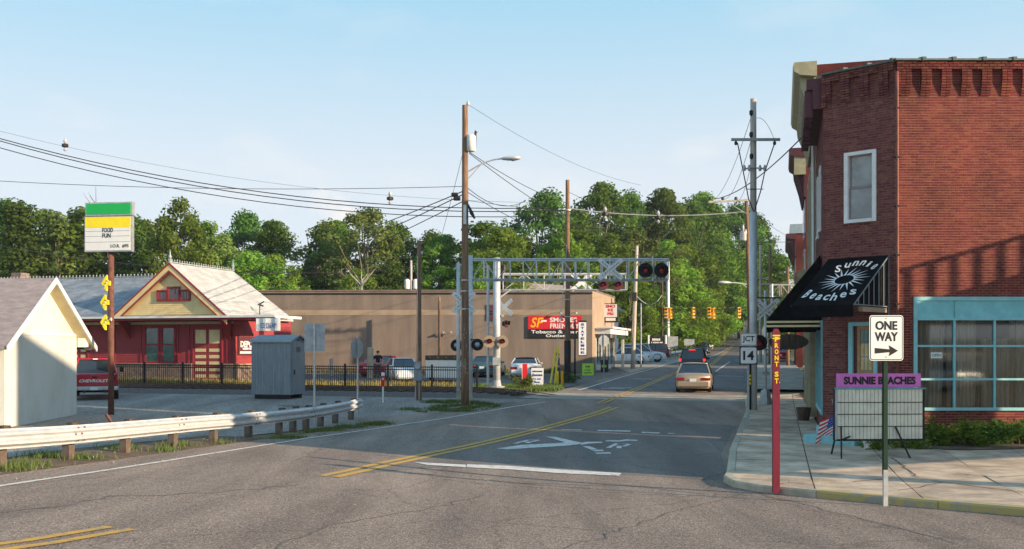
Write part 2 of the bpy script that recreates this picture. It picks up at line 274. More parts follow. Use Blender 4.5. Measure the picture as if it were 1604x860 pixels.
# ------------------------------------------------------------------ mesh helpers
class MB:
    def __init__(s): s.v = []; s.f = []; s.r = []; s.cur = 0.0
    def add(s, vs, fs):
        b = len(s.v); s.v.extend([tuple(p) for p in vs]); s.f.extend([tuple(b+i for i in f) for f in fs]); s.r.extend([s.cur]*len(fs)); return s
    def box(s, x0, x1, y0, y1, z0, z1):
        return s.add([(x0, y0, z0), (x1, y0, z0), (x1, y1, z0), (x0, y1, z0), (x0, y0, z1), (x1, y0, z1), (x1, y1, z1), (x0, y1, z1)],
                     [(0, 3, 2, 1), (4, 5, 6, 7), (0, 1, 5, 4), (1, 2, 6, 5), (2, 3, 7, 6), (3, 0, 4, 7)])
    def cbox(s, c, d, rz=0.0):
        "centred box, rotated about z"
        ca, sa = cos(rz), sin(rz); vs = []
        for z in (-1, 1):
            for x, y in ((-1, -1), (1, -1), (1, 1), (-1, 1)):
                a, b = x*d[0]/2, y*d[1]/2
                vs.append((c[0]+a*ca-b*sa, c[1]+a*sa+b*ca, c[2]+z*d[2]/2))
        return s.add(vs, [(0, 3, 2, 1), (4, 5, 6, 7), (0, 1, 5, 4), (1, 2, 6, 5), (2, 3, 7, 6), (3, 0, 4, 7)])
    def bevbox(s, x0, x1, y0, y1, z0, z1, b=.02):
        vs = []; 
        for z, k in ((z0, b), (z0+b, 0), (z1-b, 0), (z1, b)):
            for x, y in ((x0+b, y0), (x1-b, y0), (x1, y0+b), (x1, y1-b), (x1-b, y1), (x0+b, y1), (x0, y1-b), (x0, y0+b)):
                cx, cy = (x0+x1)/2, (y0+y1)/2
                vs.append((x+(k if x < cx else -k), y+(k if y < cy else -k), z))
        fs = [tuple(range(7, -1, -1)), tuple(range(24, 32))]
        for r in range(3):
            for i in range(8): j = (i+1) % 8; fs.append((r*8+i, r*8+j, r*8+8+j, r*8+8+i))
        return s.add(vs, fs)
    def tube(s, pts, r, n=6, caps=True):
        pts = [Vector(p) for p in pts]; rs = r if isinstance(r, (list, tuple)) else [r]*len(pts); vs = []; fs = []
        up = Vector((0, 0, 1)); d0 = (pts[1]-pts[0]).normalized()
        if abs(d0.z) > .95: up = Vector((1, 0, 0))
        for i, p in enumerate(pts):
            d = (pts[min(i+1, len(pts)-1)]-pts[max(i-1, 0)])
            d = d.normalized() if d.length > 1e-9 else d0
            a = d.cross(up).normalized(); c = a.cross(d).normalized()
            for k in range(n):
                t = 2*pi*k/n; vs.append(p+(a*cos(t)+c*sin(t))*rs[i])
        for i in range(len(pts)-1):
            for k in range(n): j = (k+1) % n; fs.append((i*n+k, i*n+j, (i+1)*n+j, (i+1)*n+k))
        if caps: fs.append(tuple(range(n-1, -1, -1))); fs.append(tuple(range((len(pts)-1)*n, len(pts)*n)))
        return s.add(vs, fs)
    def bar(s, p, q, w, d=None):
        "rectangular bar from p to q"
        p, q = Vector(p), Vector(q); d = d or w; u = (q-p).normalized(); up = Vector((0, 0, 1)) if abs(u.z) < .95 else Vector((0, 1, 0))
        a = u.cross(up).normalized()*w/2; c = a.cross(u).normalized()*d/2; vs = []
        for o in (p, q):
            vs += [o-a-c, o+a-c, o+a+c, o-a+c]
        return s.add(vs, [(0, 1, 2, 3), (7, 6, 5, 4), (0, 4, 5, 1), (1, 5, 6, 2), (2, 6, 7, 3), (3, 7, 4, 0)])
    def prism(s, poly, a0, a1, axis='y'):
        "2D polygon extruded; axis y: (x,z) polygon, axis x: (y,z) polygon, axis z: (x,y)"
        n = len(poly); f = {'y': lambda p, a: (p[0], a, p[1]), 'x': lambda p, a: (a, p[0], p[1]), 'z': lambda p, a: (p[0], p[1], a)}[axis]
        vs = [f(p, a0) for p in poly]+[f(p, a1) for p in poly]
        fs = [tuple(range(n)), tuple(range(2*n-1, n-1, -1))]+[(i, i+n, (i+1) % n+n, (i+1) % n) for i in range(n)]
        return s.add(vs, fs)
    def lathe(s, prof, c=(0, 0, 0), n=16, axis='z'):
        vs = []; fs = []
        for r, h in prof:
            for k in range(n):
                t = 2*pi*k/n; x, y = r*cos(t), r*sin(t)
                vs.append({'z': (c[0]+x, c[1]+y, c[2]+h), 'y': (c[0]+x, c[1]+h, c[2]+y), 'x': (c[0]+h, c[1]+x, c[2]+y)}[axis])
        for i in range(len(prof)-1):
            for k in range(n): j = (k+1) % n; fs.append((i*n+k, i*n+j, (i+1)*n+j, (i+1)*n+k))
        fs.append(tuple(range(n-1, -1, -1))); fs.append(tuple(range((len(prof)-1)*n, len(prof)*n)))
        return s.add(vs, fs)
    def mesh(s, name, m, smooth=False):
        me = bpy.data.meshes.new(name); me.from_pydata(s.v, [], s.f)
        if m: me.materials.append(MATS[m] if isinstance(m, str) else m)
        if any(s.r):
            at = me.attributes.new('rnd', 'FLOAT', 'FACE'); at.data.foreach_set('value', s.r)
        bm = bmesh.new(); bm.from_mesh(me)
        if len(s.f) < 20000: bmesh.ops.recalc_face_normals(bm, faces=bm.faces)
        bm.to_mesh(me); bm.free()
        if smooth: me.polygons.foreach_set('use_smooth', [True]*len(me.polygons))
        me.update(); return me
    def build(s, name, m, parent=None, loc=(0, 0, 0), rz=0.0, smooth=False, label=None, kind=None):
        o = link(name, s.mesh(name, m, smooth), parent, loc, rz)
        if label: o['label'] = label
        if kind: o['kind'] = kind
        return o
def link(name, me, parent=None, loc=(0, 0, 0), rz=0.0):
    o = bpy.data.objects.new(name, me); COL.objects.link(o); o.location = loc; o.rotation_euler = (0, 0, rz)
    if parent: o.parent = parent
    return o
def thing(name, label, cat, loc=(0, 0, 0), rz=0.0, group=None):
    return tag(link(name, None, None, loc, rz), label, cat, group)
def tag(o, label, cat, group=None, kind=None):
    o['label'] = label; o['category'] = cat
    if group: o['group'] = group
    if kind: o['kind'] = kind
    return o
def B(name, m, parent, *args, **k):
    "one box part"
    mb = MB(); mb.box(*args); return mb.build(name, m, parent, **k)
def copy_tree(o, parent=None):
    c = o.copy(); COL.objects.link(c); c.parent = parent
    for ch in list(o.children): copy_tree(ch, c)
    return c
_tc = {}
def text_mesh(st, w, h, m, bold=0.0, depth=.004, shear=0.0, space=1.0):
    "lettering facing -Y, centred on the origin, width w and height h"
    cu = bpy.data.curves.new('lettering', 'FONT'); cu.body = st; cu.align_x = 'CENTER'; cu.extrude = 0; cu.offset = bold; cu.resolution_u = 3; cu.shear = shear; cu.space_line = space
    ob = bpy.data.objects.new('lettering', cu); me = bpy.data.meshes.new_from_object(ob); bpy.data.objects.remove(ob)
    xs = [v.co.x for v in me.vertices]; ys = [v.co.y for v in me.vertices]
    sx = w/(max(xs)-min(xs)); sy = h/(max(ys)-min(ys)); cx = (max(xs)+min(xs))/2; cy = (max(ys)+min(ys))/2
    vs = [((v.co.x-cx)*sx, 0, (v.co.y-cy)*sy) for v in me.vertices]; fs = [tuple(p.vertices) for p in me.polygons]
    bpy.data.meshes.remove(me)
    b = MB(); b.add([(x, -depth, z) for x, _, z in vs], fs)
    # rims so the letters have thickness
    from collections import Counter
    ec = Counter()
    for f in fs:
        for i in range(len(f)): a, c = f[i], f[(i+1) % len(f)]; ec[(min(a, c), max(a, c))] += 1
    n = len(vs); b.v.extend(vs)
    for (a, c), k in ec.items():
        if k == 1: b.f.append((a, c, c+n, a+n)); b.r.append(0)
    return b.mesh('lettering', m)
def text(st, w, h, m, parent, loc, rz=0.0, bold=0.0, name='lettering', shear=0.0, space=1.0, ry=0.0, rx=0.0, depth=.004):
    o = link(name, text_mesh(st, w, h, m, bold, depth, shear, space), parent, loc); o.rotation_euler = (rx, ry, rz); return o
def printline(w, h, m, parent, loc, rz=0.0, rx=0.0, seed=1):
    "a line of print too small to read: a row of short uneven strokes"
    rg = random.Random(seed); mb = MB(); x = -w/2
    while x < w/2-h*.3:
        a = h*rg.uniform(.35, .75)
        if rg.random() > .14: k = rg.uniform(.8, 1); mb.box(x, min(x+a, w/2), -.003, 0, -h/2, h/2*k)
        x += a+h*.16
    o = mb.build('print_line', m, parent, loc, kind='stuff'); o.rotation_euler = (rx, 0, rz); return o
def sheet(name, poly, m, dz=0.0, step=1.0, parent=None, zf=None):
    "a ground polygon cut on a grid and laid on the terrain"
    bm = bmesh.new(); vs = [bm.verts.new((x, y, 0)) for x, y in poly]; f = bm.faces.new(vs)
    bmesh.ops.triangulate(bm, faces=[f])
    xs = [p[0] for p in poly]; ys = [p[1] for p in poly]
    def cut(lo, hi, ax):
        k = math.floor(lo/step)+1
        while k*step < hi:
            v = k*step; co = (v, 0, 0) if ax == 0 else (0, v, 0); no = (1, 0, 0) if ax == 0 else (0, 1, 0)
            bmesh.ops.bisect_plane(bm, geom=bm.verts[:]+bm.edges[:]+bm.faces[:], dist=1e-5, plane_co=co, plane_no=no)
            k += 1
    if ax_len(xs) > step: cut(min(xs), max(xs), 0)
    if ax_len(ys) > step: cut(min(ys), max(ys), 1)
    for v in bm.verts: v.co.z = (zf or T)(v.co.x, v.co.y)+dz
    bmesh.ops.recalc_face_normals(bm, faces=bm.faces)
    for fc in bm.faces:
        if fc.normal.z < 0: fc.normal_flip()
    me = bpy.data.meshes.new(name); bm.to_mesh(me); bm.free(); me.materials.append(MATS[m])
    return link(name, me, parent)
def ax_len(a): return max(a)-min(a)
def structure(o): o['kind'] = 'structure'; return o
def ribbon(pts, w, off=0.0):
    "polygon of a stripe along pts (world xy)"
    a = []; b = []
    for i, p in enumerate(pts):
        q0 = pts[max(i-1, 0)]; q1 = pts[min(i+1, len(pts)-1)]; d = Vector((q1[0]-q0[0], q1[1]-q0[1])).normalized(); n = Vector((d.y, -d.x))
        c = Vector(p)+n*off; a.append(tuple(c-n*w/2)); b.append(tuple(c+n*w/2))
    return a, b
def stripe(name, pts, w, m, dz=.012, off=0.0, step=1.0, parent=None):
    "stripe laid as short quads"
    P = []
    for i in range(len(pts)-1):
        p, q = Vector(pts[i]), Vector(pts[i+1]); n = max(1, int((q-p).length/step))
        for k in range(n): P.append(tuple(p.lerp(q, k/n)))
    P.append(tuple(pts[-1])); a, b = ribbon(P, w, off); mb = MB()
    vs = [(x, y, T(x, y)+dz) for x, y in a]+[(x, y, T(x, y)+dz) for x, y in b]; n = len(a)
    mb.add(vs, [(i, i+n, i+n+1, i+1) for i in range(n-1)])
    o = mb.build(name, m, parent); return o
TH = R(-14.5)                       # the railroad's frame: local x across the view, local y along the main street
E1 = Vector((cos(TH), sin(TH))); E2 = Vector((-sin(TH), cos(TH)))
# ================================================================== GROUND, ROAD, RAILROAD
def resample(P, d):
    o = [P[0]]; 
    for a, b in zip(P[:-1], P[1:]):
        a, b = Vector(a), Vector(b); n = max(1, round((b-a).length/d))
        for k in range(1, n+1): o.append(tuple(a.lerp(b, k/n)))
    return o
def axis(lo, hi, fine_lo, fine_hi, st, g=1.25):
    a = [fine_lo]; 
    while a[-1] < fine_hi: a.append(a[-1]+st)
    s_ = st; x = a[-1]
    while x < hi: s_ *= g; x += s_; a.append(x)
    s_ = st; x = a[0]; b = []
    while x > lo: s_ *= g; x -= s_; b.append(x)
    return b[::-1]+a
xs = axis(-1250, 1250, -36, 44, 1.0); ys = axis(-200, 1100, 0, 84, 1.0, 1.12)
def hills(x, y):
    r = T(x, y)
    rx = x-(4+.26*y)                                   # distance from the road
    if y > 115 and rx < -22: r += min(7, (y-115)*.05)*min(1, (-rx-22)/25)*max(0, min(1, (120+rx)/40))
    if y > 92: r -= min(.7, (y-92)*.02)
    if y > 330: r -= min(18, (y-330)*.08)*min(1, max(0, (abs(rx)-10)/60))
    return r
mb = MB(); nx, ny = len(xs), len(ys)
mb.add([(x, y, hills(x, y)-.035) for y in ys for x in xs], [(j*nx+i, j*nx+i+1, (j+1)*nx+i+1, (j+1)*nx+i) for j in range(ny-1) for i in range(nx-1)])
structure(mb.build('ground', 'ground_soil', smooth=True))
# far wooded ridge
mb = MB(); n = 70; vs = []
for j in range(9):
    for i in range(n):
        x = -900+i*2400/n; y = 820+j*45; h = 22+38*sin(pi*j/8)*(0.62+.38*sin(i*.23+1)+.12*sin(i*.9))+ (random.random()*7 if 0 < j else -30)
        vs.append((x, y, h))
mb.add(vs, [(j*n+i, j*n+i+1, (j+1)*n+i+1, (j+1)*n+i) for j in range(8) for i in range(n-1)])
structure(mb.build('distant_wooded_hill', 'hazed_hill', smooth=True))

kerb_main = [gp(1130, 748), (5.35, 24.5), (7.0, 30.7), (8.7, 37.0), (9.5, 40.5), (10.2, 43.6)]
kerb_main[0] = (4.35, 20.2)
corner = [(4.12, 19.4), (4.12, 18.6), (4.4, 17.95), (4.9, 17.35), (5.5, 16.75), (6.3, 15.95), (7.4, 14.9), (9.2, 13.1), (13, 9.4), (19, 3.5), (26, -3.2)]
far_right = [(10.2, 43.6), (11.0, 47.5), (12.0, 51), (20.3, 84), (28.5, 117), (37.5, 153), (56, 235), (75, 310), (96, 400), (130, 560)]
wl = [(-8.2, 2), (-7.7, 9)]+[gp(*p) for p in ((0, 762), (100, 747), (200, 732), (300, 716), (400, 700), (480, 687), (560, 676), (640, 664), (700, 655), (760, 645), (800, 638), (855, 630))]
wl2 = [gp(905, 612), gp(960, 595), gp(1021, 578), (21.5, 118), (31.5, 155), (49, 232), (68, 310), (88, 400), (120, 560)]
left_edge = [(x-1.0, y) for x, y in wl[:-3]]+[(x-.9, y+.5) for x, y in wl[-3:]]
road_poly = [(-9.6, -60), (-9.6, -5)]+left_edge+[(1.3, 45), (2.2, 50.2)]+[(x-1.0, y) for x, y in wl2]+far_right[::-1]+kerb_main[::-1][1:]+corner+[(60, -36), (60, -60)]
road = structure(sheet('road', road_poly, 'asphalt_old', 0, 1.0))
# newer patch of asphalt in the near lane, and the far street surface
yl = [gp(515, 747), gp(600, 728), gp(680, 711), gp(760, 694), gp(830, 677), gp(890, 661), gp(935, 648), gp(962, 638)]
patch = [gp(*p) for p in ((560, 742), (640, 716), (740, 696), (830, 679), (900, 657))]+[gp(1030, 661), gp(1166, 667)]
patch += [(kerb_main[2][0]-.2, kerb_main[2][1]), (kerb_main[1][0]-.2, kerb_main[1][1]), (4.3, 20.0)]+[gp(*p) for p in ((1110, 752), (900, 738), (700, 731))]
structure(sheet('fresh_asphalt_patch', patch, 'asphalt_new', .004, 1.0))
farp = [(x-.3, y) for x, y in wl2[:4]]+[(x-.3, y) for x, y in wl2[4:]]+[(x-.05, y) for x, y in far_right[:1:-1]]
structure(sheet('far_street_surface', farp, 'asphalt_far', .006, 2.0))
# grade crossing panel
cx = [Vector((1.6, 44.4))+E1*0+E2*0, None]
def rf(x, y): p = Vector((2.0, 46.6))+E1*x+E2*y; return (p.x, p.y)
structure(sheet('crossing_surface', [rf(-1.2, -2.1), rf(9.6, -2.1), rf(9.6, 2.6), rf(-1.2, 2.6)], 'concrete', .006, 1.0))
# markings
tag_m = []
def mark(name, poly, m='road_white', dz=.012): o = sheet(name, poly, m, dz, 1.0); structure(o); return o
structure(stripe('edge_line', wl, .11, 'road_white'))
structure(stripe('edge_line', wl2, .13, 'road_white', .02, step=2))
for off in (-.13, .13):
    structure(stripe('centre_line', yl, .17, 'road_yellow', off=off*1.12))
    structure(stripe('centre_line', [gp(940, 633), gp(1000, 609), gp(1058, 584), (17.6, 88), (26.5, 125), (35, 158)], .12, 'road_yellow', .02, off=off, step=2))
    structure(stripe('centre_line', [gp(-60, 866), gp(60, 850), gp(130, 838), gp(190, 828)], .13, 'road_yellow', off=off*1.15))
for P, wd_ in (((( 880, 860), (1060, 800), (1180, 770), (1300, 800), (1500, 850)), .02), (((0, 802), (90, 795), (170, 778), (330, 772), (470, 760)), .03), (((420, 860), (520, 822), (700, 790), (760, 775)), .025), (((640, 742), (820, 757), (1000, 763), (1110, 775)), .03), (((1060, 709), (1110, 711), (1136, 714)), .03), (((860, 716), (905, 700), (990, 690)), .03)):
    q_ = resample([gp(*a) for a in P], .35); rgx = random.Random(P[0][0]); q_ = [(a+rgx.gauss(0, .05), b+rgx.gauss(0, .04)) for a, b in q_]; structure(stripe('sealed_crack', q_, wd_, 'tar', .006))
zz = lambda x, y: gp(600+x/2.864, 620+y/2.864)
mark('stop_line', [zz(135, 299), zz(370, 311), zz(375, 323), zz(200, 312)])
mark('stop_line', [zz(376, 309), zz(560, 316), zz(800, 333), zz(1070, 349), zz(1060, 361), zz(800, 350), zz(560, 332), zz(376, 323)])
XX = [[(510, 238), (620, 222), (800, 213), (850, 204), (890, 212), (840, 224), (620, 238), (560, 242)], [(730, 184), (775, 186), (860, 206), (890, 216), (860, 222), (800, 205)],
      [(880, 214), (915, 208), (980, 208), (985, 213), (925, 216), (890, 222)], [(895, 228), (925, 228), (960, 240), (935, 244)], [(935, 245), (985, 243), (992, 250), (950, 251)], [(948, 257), (1018, 255), (1025, 261), (960, 262)],
      [(800, 151), (893, 154), (893, 157), (800, 153)], [(960, 154), (1112, 158), (1110, 163), (965, 159)], [(1160, 163), (1242, 166), (1240, 171), (1160, 168)], [(1278, 168), (1308, 170), (1306, 173), (1278, 171)],
      [(1000, 201), (1060, 202), (1090, 197), (1142, 200), (1140, 204), (1090, 204), (1060, 208), (1000, 206)]]
for p in XX: mark('crossing_marking', [zz(*q) for q in p])
for P in ([(590, 216), (650, 200), (700, 200)], [(612, 208), (665, 208), (700, 201)], [(640, 207), (658, 214)], [(1010, 235), (1050, 215), (1105, 219)], [(1035, 226), (1080, 228), (1105, 219)], [(1060, 228), (1058, 237)]):
    structure(stripe('crossing_marking', [zz(*q) for q in P], .13, 'road_white'))
for px, py, wd in ((972, 608, 26), (1008, 594, 20), (960, 609, 14)):
    p = gp(px, py); mark('lane_marking', [(p[0]-.6, p[1]), (p[0]+.6, p[1]-.3), (p[0]+.6, p[1]), (p[0]-.6, p[1]+.3)], dz=.02)
structure(stripe('lane_line', [gp(1116, 586), gp(1143, 567)], .14, 'road_white', .02)); structure(stripe('lane_line', [gp(1112, 559), gp(1140, 546)], .14, 'road_white', .02))
structure(stripe('lane_line', [gp(1124, 589), gp(1164, 590)], .25, 'road_white', .02)); structure(stripe('lane_line', [gp(1134, 581), gp(1170, 582)], .18, 'road_white', .02))
# left lot, dirt verge, side opening, grass
lot = [(-60, 18)]+[(x-2.5, y-1.0) for x, y in wl[3:10]]+[gp(640, 672), gp(720, 655), gp(600, 651), gp(560, 650), gp(470, 640), (-12, 43.6), (-30, 48), (-60, 54)]
structure(sheet('gravel_lot', lot, 'gravel_lot', -.012, 1.0))
structure(sheet('trackside_gravel', [(-60, 52), (-60, 60.5), (-30, 53), (1.9, 44.6), (1.0, 43.0), (-.6, 41.6), (-3, 38.6), (-12, 41.5), (-30, 46)], 'gravel_lot', -.018, 1.0))
structure(sheet('worn_gravel', [gp(*p) for p in ((330, 700), (400, 678), (560, 662), (700, 652), (735, 646), (600, 636), (380, 636), (330, 650))], 'gravel_lot', -.022, 1.0))
structure(sheet('lot_entrance', [gp(570, 676), gp(640, 664), gp(735, 648), gp(790, 640), gp(700, 644), gp(600, 652), gp(560, 655)], 'asphalt_old', -.002, 1.0))
vg = [(x-.95, y) for x, y in wl[1:8]]; vo = [(x-2.9, y+.4) for x, y in wl[1:8]]
structure(sheet('dirt_verge', vg+vo[::-1], 'dirt', .004, 1.0))
pk = [(-34, 66), (-34, 78.5), (5.8, 72.4), (8.2, 80), (5.2, 66), (2.6, 56.6), (0.5, 56.2), (-8, 59.5)]
structure(sheet('parking_lot', [(-30, 64.5), (-30, 76.8), (5.75, 71.9), (8.5, 83), (11.9, 83.8), (3.0, 54.5), (0.8, 55.5), (-8, 58.5)], 'asphalt_far', .0, 1.0))
structure(sheet('dry_grass_strip', [(-30, 58.6), (-30, 64.6), (-8, 58.7), (1.0, 55.6), (2.2, 52.3), (0, 50.6), (-3, 51)], 'dry_grass', .01, 1.0))
structure(sheet('paved_forecourt', [(8.5, 83), (8.6, 72), (12, 84), (23.5, 120), (28, 142), (10, 120)], 'concrete', .01, 2.0))
# ---- railroad: ballast, ties, two rails
rr = thing('railroad_track', 'single railroad track on dark ballast crossing the street in front of the iron fence', 'railroad track', (2.0, 46.6, 0), TH)
def loc_t(x, y): p = Vector((2.0, 46.6))+E1*x+E2*y; return T(p.x, p.y)
mb = MB(); n = 60
for side in ((-46, -1.2), (9.6, 60)):
    xsr = [side[0]+i*(side[1]-side[0])/n for i in range(n+1)]
    prof = [(-2.6, -.03), (-1.7, .16), (1.7, .16), (2.6, -.03)]
    mb.add([(x, y, loc_t(x, y)+(h if h < 0 else h*min(1, .05+min(abs(x+1.2), abs(x-9.6))/2.0))) for x in xsr for y, h in prof], [(i*4+k, i*4+k+1, i*4+k+5, i*4+k+4) for i in range(n) for k in range(3)])
mb.build('ballast', 'ballast', rr)
for y in (-.72, .72):
    mb = MB(); xsr = [-46+i*2 for i in range(54)]
    for a, b in zip(xsr[:-1], xsr[1:]):
        ha = loc_t(a, y)+(.20 if not -2 < a < 10.5 else -.02); hb = loc_t(b, y)+(.20 if not -2 < b < 10.5 else -.02)
        mb.add([(a, y-.035, ha), (a, y+.035, ha), (b, y+.035, hb), (b, y-.035, hb), (a, y-.035, ha+.14*(1 if a < -2 or a > 10 else .25)), (a, y+.035, ha+.14*(1 if a < -2 or a > 10 else .25)), (b, y+.035, hb+.14*(1 if b < -2 or b > 10 else .25)), (b, y-.035, hb+.14*(1 if b < -2 or b > 10 else .25))],
               [(0, 1, 5, 4), (1, 2, 6, 5), (2, 3, 7, 6), (3, 0, 4, 7), (4, 5, 6, 7)])
    mb.build('rail', 'rail_steel', rr)
tm = MB().box(-.11, .11, -1.3, 1.3, -.1, .05).mesh('tie', 'wood_dark')
x = -27.0
while x < -1.6:
    o = link('tie', tm, rr, (x, 0, loc_t(x, 0)+.16)); x += .55
# ---- kerb and sidewalk on the right
SH = .13
def pave(x, y): return T(x, y)+SH
sw_edge = kerb_main[::-1]+corner           # from the track crossing towards the corner and along the cross street
KP = resample(sw_edge, 2.0)
kb = thing('kerb', 'cast concrete kerb around the street corner, worn yellow along the side street', 'kerb', (0, 0, 0)); del kb['category']; del kb['label']; kb['kind'] = 'structure'
fine = resample(sw_edge, .5)
def inward(i, P):
    q0 = Vector(P[max(i-1, 0)]); q1 = Vector(P[min(i+1, len(P)-1)]); d = (q1-q0).normalized(); return Vector((-d.y, d.x))
seg = 4; k = 0
while k < len(fine)-1:
    e = min(k+seg, len(fine)-1); mb = MB(); vs = []
    for i in range(k, e+1):
        p = Vector(fine[i]); nn = inward(i, fine)
        if i == k: p = p+(Vector(fine[i+1])-p).normalized()*.012
        for off, h in ((0, -.06), (.0, SH-.03), (.025, SH), (.17, SH+.004), (.17, -.06)):
            q = p+nn*off; vs.append((q.x, q.y, T(q.x, q.y)+h))
    m = e-k+1; fs = [(i*5+j, i*5+j+1, i*5+j+6, i*5+j+5) for i in range(m-1) for j in range(4)]+[(0, 1, 2, 3, 4), tuple((m-1)*5+j for j in (4, 3, 2, 1, 0))]
    mb.add(vs, fs); mb.build('kerb_stone', 'kerb_yellow' if fine[k][0] > 5.0 and fine[k][1] < 17.6 else 'kerb_concrete', kb); k = e
inner = [tuple(Vector(fine[i])+inward(i, fine)*.175) for i in range(len(fine))]
swk = thing('sidewalk', 'x', 'x', (0, 0, 0)); del swk['category']; del swk['label']; swk['kind'] = 'structure'
base_poly = inner+[(40, -3), (40, 26.45), (10.2, 26.45), (8.75, 27.85), (13.4, 46.5)]
sheet('sidewalk_bed', base_poly, 'dirt', SH-.02, 1.0, swk)
# slabs: cells of a grid aligned with the street, clipped to the walk polygon
def clip(poly, cell):
    bm = bmesh.new(); f = bm.faces.new([bm.verts.new((x, y, 0)) for x, y in poly]); bmesh.ops.triangulate(bm, faces=[f])
    c = Vector((sum(p[0] for p in cell)/len(cell), sum(p[1] for p in cell)/len(cell)))
    for i in range(len(cell)):
        a, b = Vector(cell[i]), Vector(cell[(i+1) % len(cell)]); d = (b-a).normalized(); n = Vector((d.y, -d.x))
        if (c-a).dot(n) > 0: n = -n
        bmesh.ops.bisect_plane(bm, geom=bm.verts[:]+bm.edges[:]+bm.faces[:], dist=1e-5, plane_co=(a.x, a.y, 0), plane_no=(n.x, n.y, 0), clear_outer=True)
        if not bm.faces: bm.free(); return None
    return bm
U = Vector((.258, .966)); V = Vector((.966, -.258)); O = Vector((4.3, 19.0)); gj = 0
sl_rng = random.Random(5)
for i in range(-14, 20):
    for j in range(-1, 14):
        s0, t0 = i*1.62, j*1.62-.25
        c = [O+U*(s0+.012)+V*(t0+.012), O+U*(s0+1.608)+V*(t0+.012), O+U*(s0+1.608)+V*(t0+1.608), O+U*(s0+.012)+V*(t0+1.608)]
        cc = sum(c, Vector((0, 0)))/4
        if cc.x > 15.5 and cc.y < 27 or cc.x > 20: continue
        bm = clip(base_poly, c)
        if not bm: continue
        if sum(f.calc_area() for f in bm.faces) < .08: bm.free(); continue
        dz = SH+sl_rng.uniform(-.004, .006); tx, ty = sl_rng.uniform(-.004, .004), sl_rng.uniform(-.004, .004)
        ed = [e for e in bm.edges if e.is_boundary]
        bmesh.ops.extrude_edge_only(bm, edges=ed)
        top = set(); 
        nf = [f for f in bm.faces]
        for v in bm.verts: v.co.z = T(v.co.x, v.co.y)+dz+tx*(v.co.x-cc.x)+ty*(v.co.y-cc.y)
        newv = [v for v in bm.verts if not any(abs(f.normal.z) > .5 for f in v.link_faces)]
        for v in newv: v.co.z -= .05
        bmesh.ops.recalc_face_normals(bm, faces=bm.faces)
        me = bpy.data.meshes.new('slab'); bm.to_mesh(me); bm.free(); me.materials.append(M['slab']); link('slab', me, swk)
for P in (((1397, 718), (1415, 731), (1438, 748)), ((1460, 753), (1510, 760), (1604, 772)), ((1408, 769), (1440, 764), (1474, 756)), ((1335, 755), (1389, 751)), ((1219, 759), (1240, 757), (1263, 758)), ((1150, 720), (1197, 720)), ((1142, 737), (1197, 738)), ((1190, 765), (1250, 770), (1330, 779)), ((1500, 742), (1560, 748), (1604, 746))):
    q_ = resample([gp(*a, SH) for a in P], .2); rgx = random.Random(P[0][0]); q_ = [(a+rgx.gauss(0, .018), b+rgx.gauss(0, .018)) for a, b in q_]; structure(stripe('sidewalk_crack', q_, .035, 'dirt', SH+.012, step=.3))
structure(sheet('planting_bed', [(9.7, 25.6), (9.9, 24.3), (11.0, 24.0), (14, 24.6), (19, 24.9), (19, 26.5), (10.2, 26.5)], 'dirt', SH+.02, 1.0))
# far sidewalk right of the street, beyond the tracks
fr = [(x+.05, y) for x, y in far_right[2:7]]
structure(sheet('far_sidewalk', fr+[(x+3.4, y-.9) for x, y in fr[::-1]], 'concrete', .12, 1.0))
mb = MB()
for (x0, y0), (x1, y1) in zip(fr[:-1], fr[1:]):
    mb.add([(x0, y0, T(x0, y0)-.05), (x1, y1, T(x1, y1)-.05), (x1, y1, T(x1, y1)+.13), (x0, y0, T(x0, y0)+.13), (x0+.15, y0, T(x0, y0)+.13), (x1+.15, y1, T(x1, y1)+.13)], [(0, 1, 2, 3), (3, 2, 5, 4)])
structure(mb.build('far_kerb', 'kerb_concrete'))
# ---- grass and weeds
def grass(name, poly, n, h, m, label, seed=1, wd=.02, clump=0):
    rg = random.Random(seed); xs_ = [p[0] for p in poly]; ys_ = [p[1] for p in poly]; mb = MB()
    def inside(x, y):
        c = False; j = len(poly)-1
        for i in range(len(poly)):
            (xi, yi), (xj, yj) = poly[i], poly[j]
            if (yi > y) != (yj > y) and x < (xj-xi)*(y-yi)/(yj-yi)+xi: c = not c
            j = i
        return c
    cs = []; k = 0
    for _ in range(clump): cs.append((rg.uniform(min(xs_), max(xs_)), rg.uniform(min(ys_), max(ys_))))
    tries = 0
    while k < n and tries < n*30:
        tries += 1
        if cs: c = rg.choice(cs); x = rg.gauss(c[0], .22); y = rg.gauss(c[1], .22)
        else: x = rg.uniform(min(xs_), max(xs_)); y = rg.uniform(min(ys_), max(ys_))
        if not inside(x, y): continue
        k += 1; a = rg.uniform(0, 2*pi); hh = h*rg.uniform(.4, 1.2); lx, ly = rg.gauss(0, .35)*hh, rg.gauss(0, .35)*hh; z = T(x, y); mb.cur = rg.random()*.98+.01
        mb.add([(x-wd*cos(a), y-wd*sin(a), z-.03), (x+wd*cos(a), y+wd*sin(a), z-.03), (x+lx, y+ly, z+hh)], [(0, 1, 2)])
    o = mb.build(name, m); tag(o, label, 'grass', kind='stuff'); return o
grass('verge_grass', vg+vo[::-1], 2600, .16, 'blade', 'weedy grass tufts along the dirt strip under the steel guardrail', 1, .012, 30)
grass('pole_grass', [gp(600, 640), gp(655, 628), gp(735, 628), gp(792, 634), gp(760, 644), gp(690, 648)], 4200, .10, 'blade', 'green grass patch at the foot of the tall pole with the street lamp', 2, .016, 34)
grass('rail_end_grass', [gp(420, 694), gp(560, 672), gp(640, 664), gp(600, 661), gp(500, 670), gp(400, 690)], 3200, .10, 'blade', 'green grass at the end of the guardrail', 3, .012, 26)
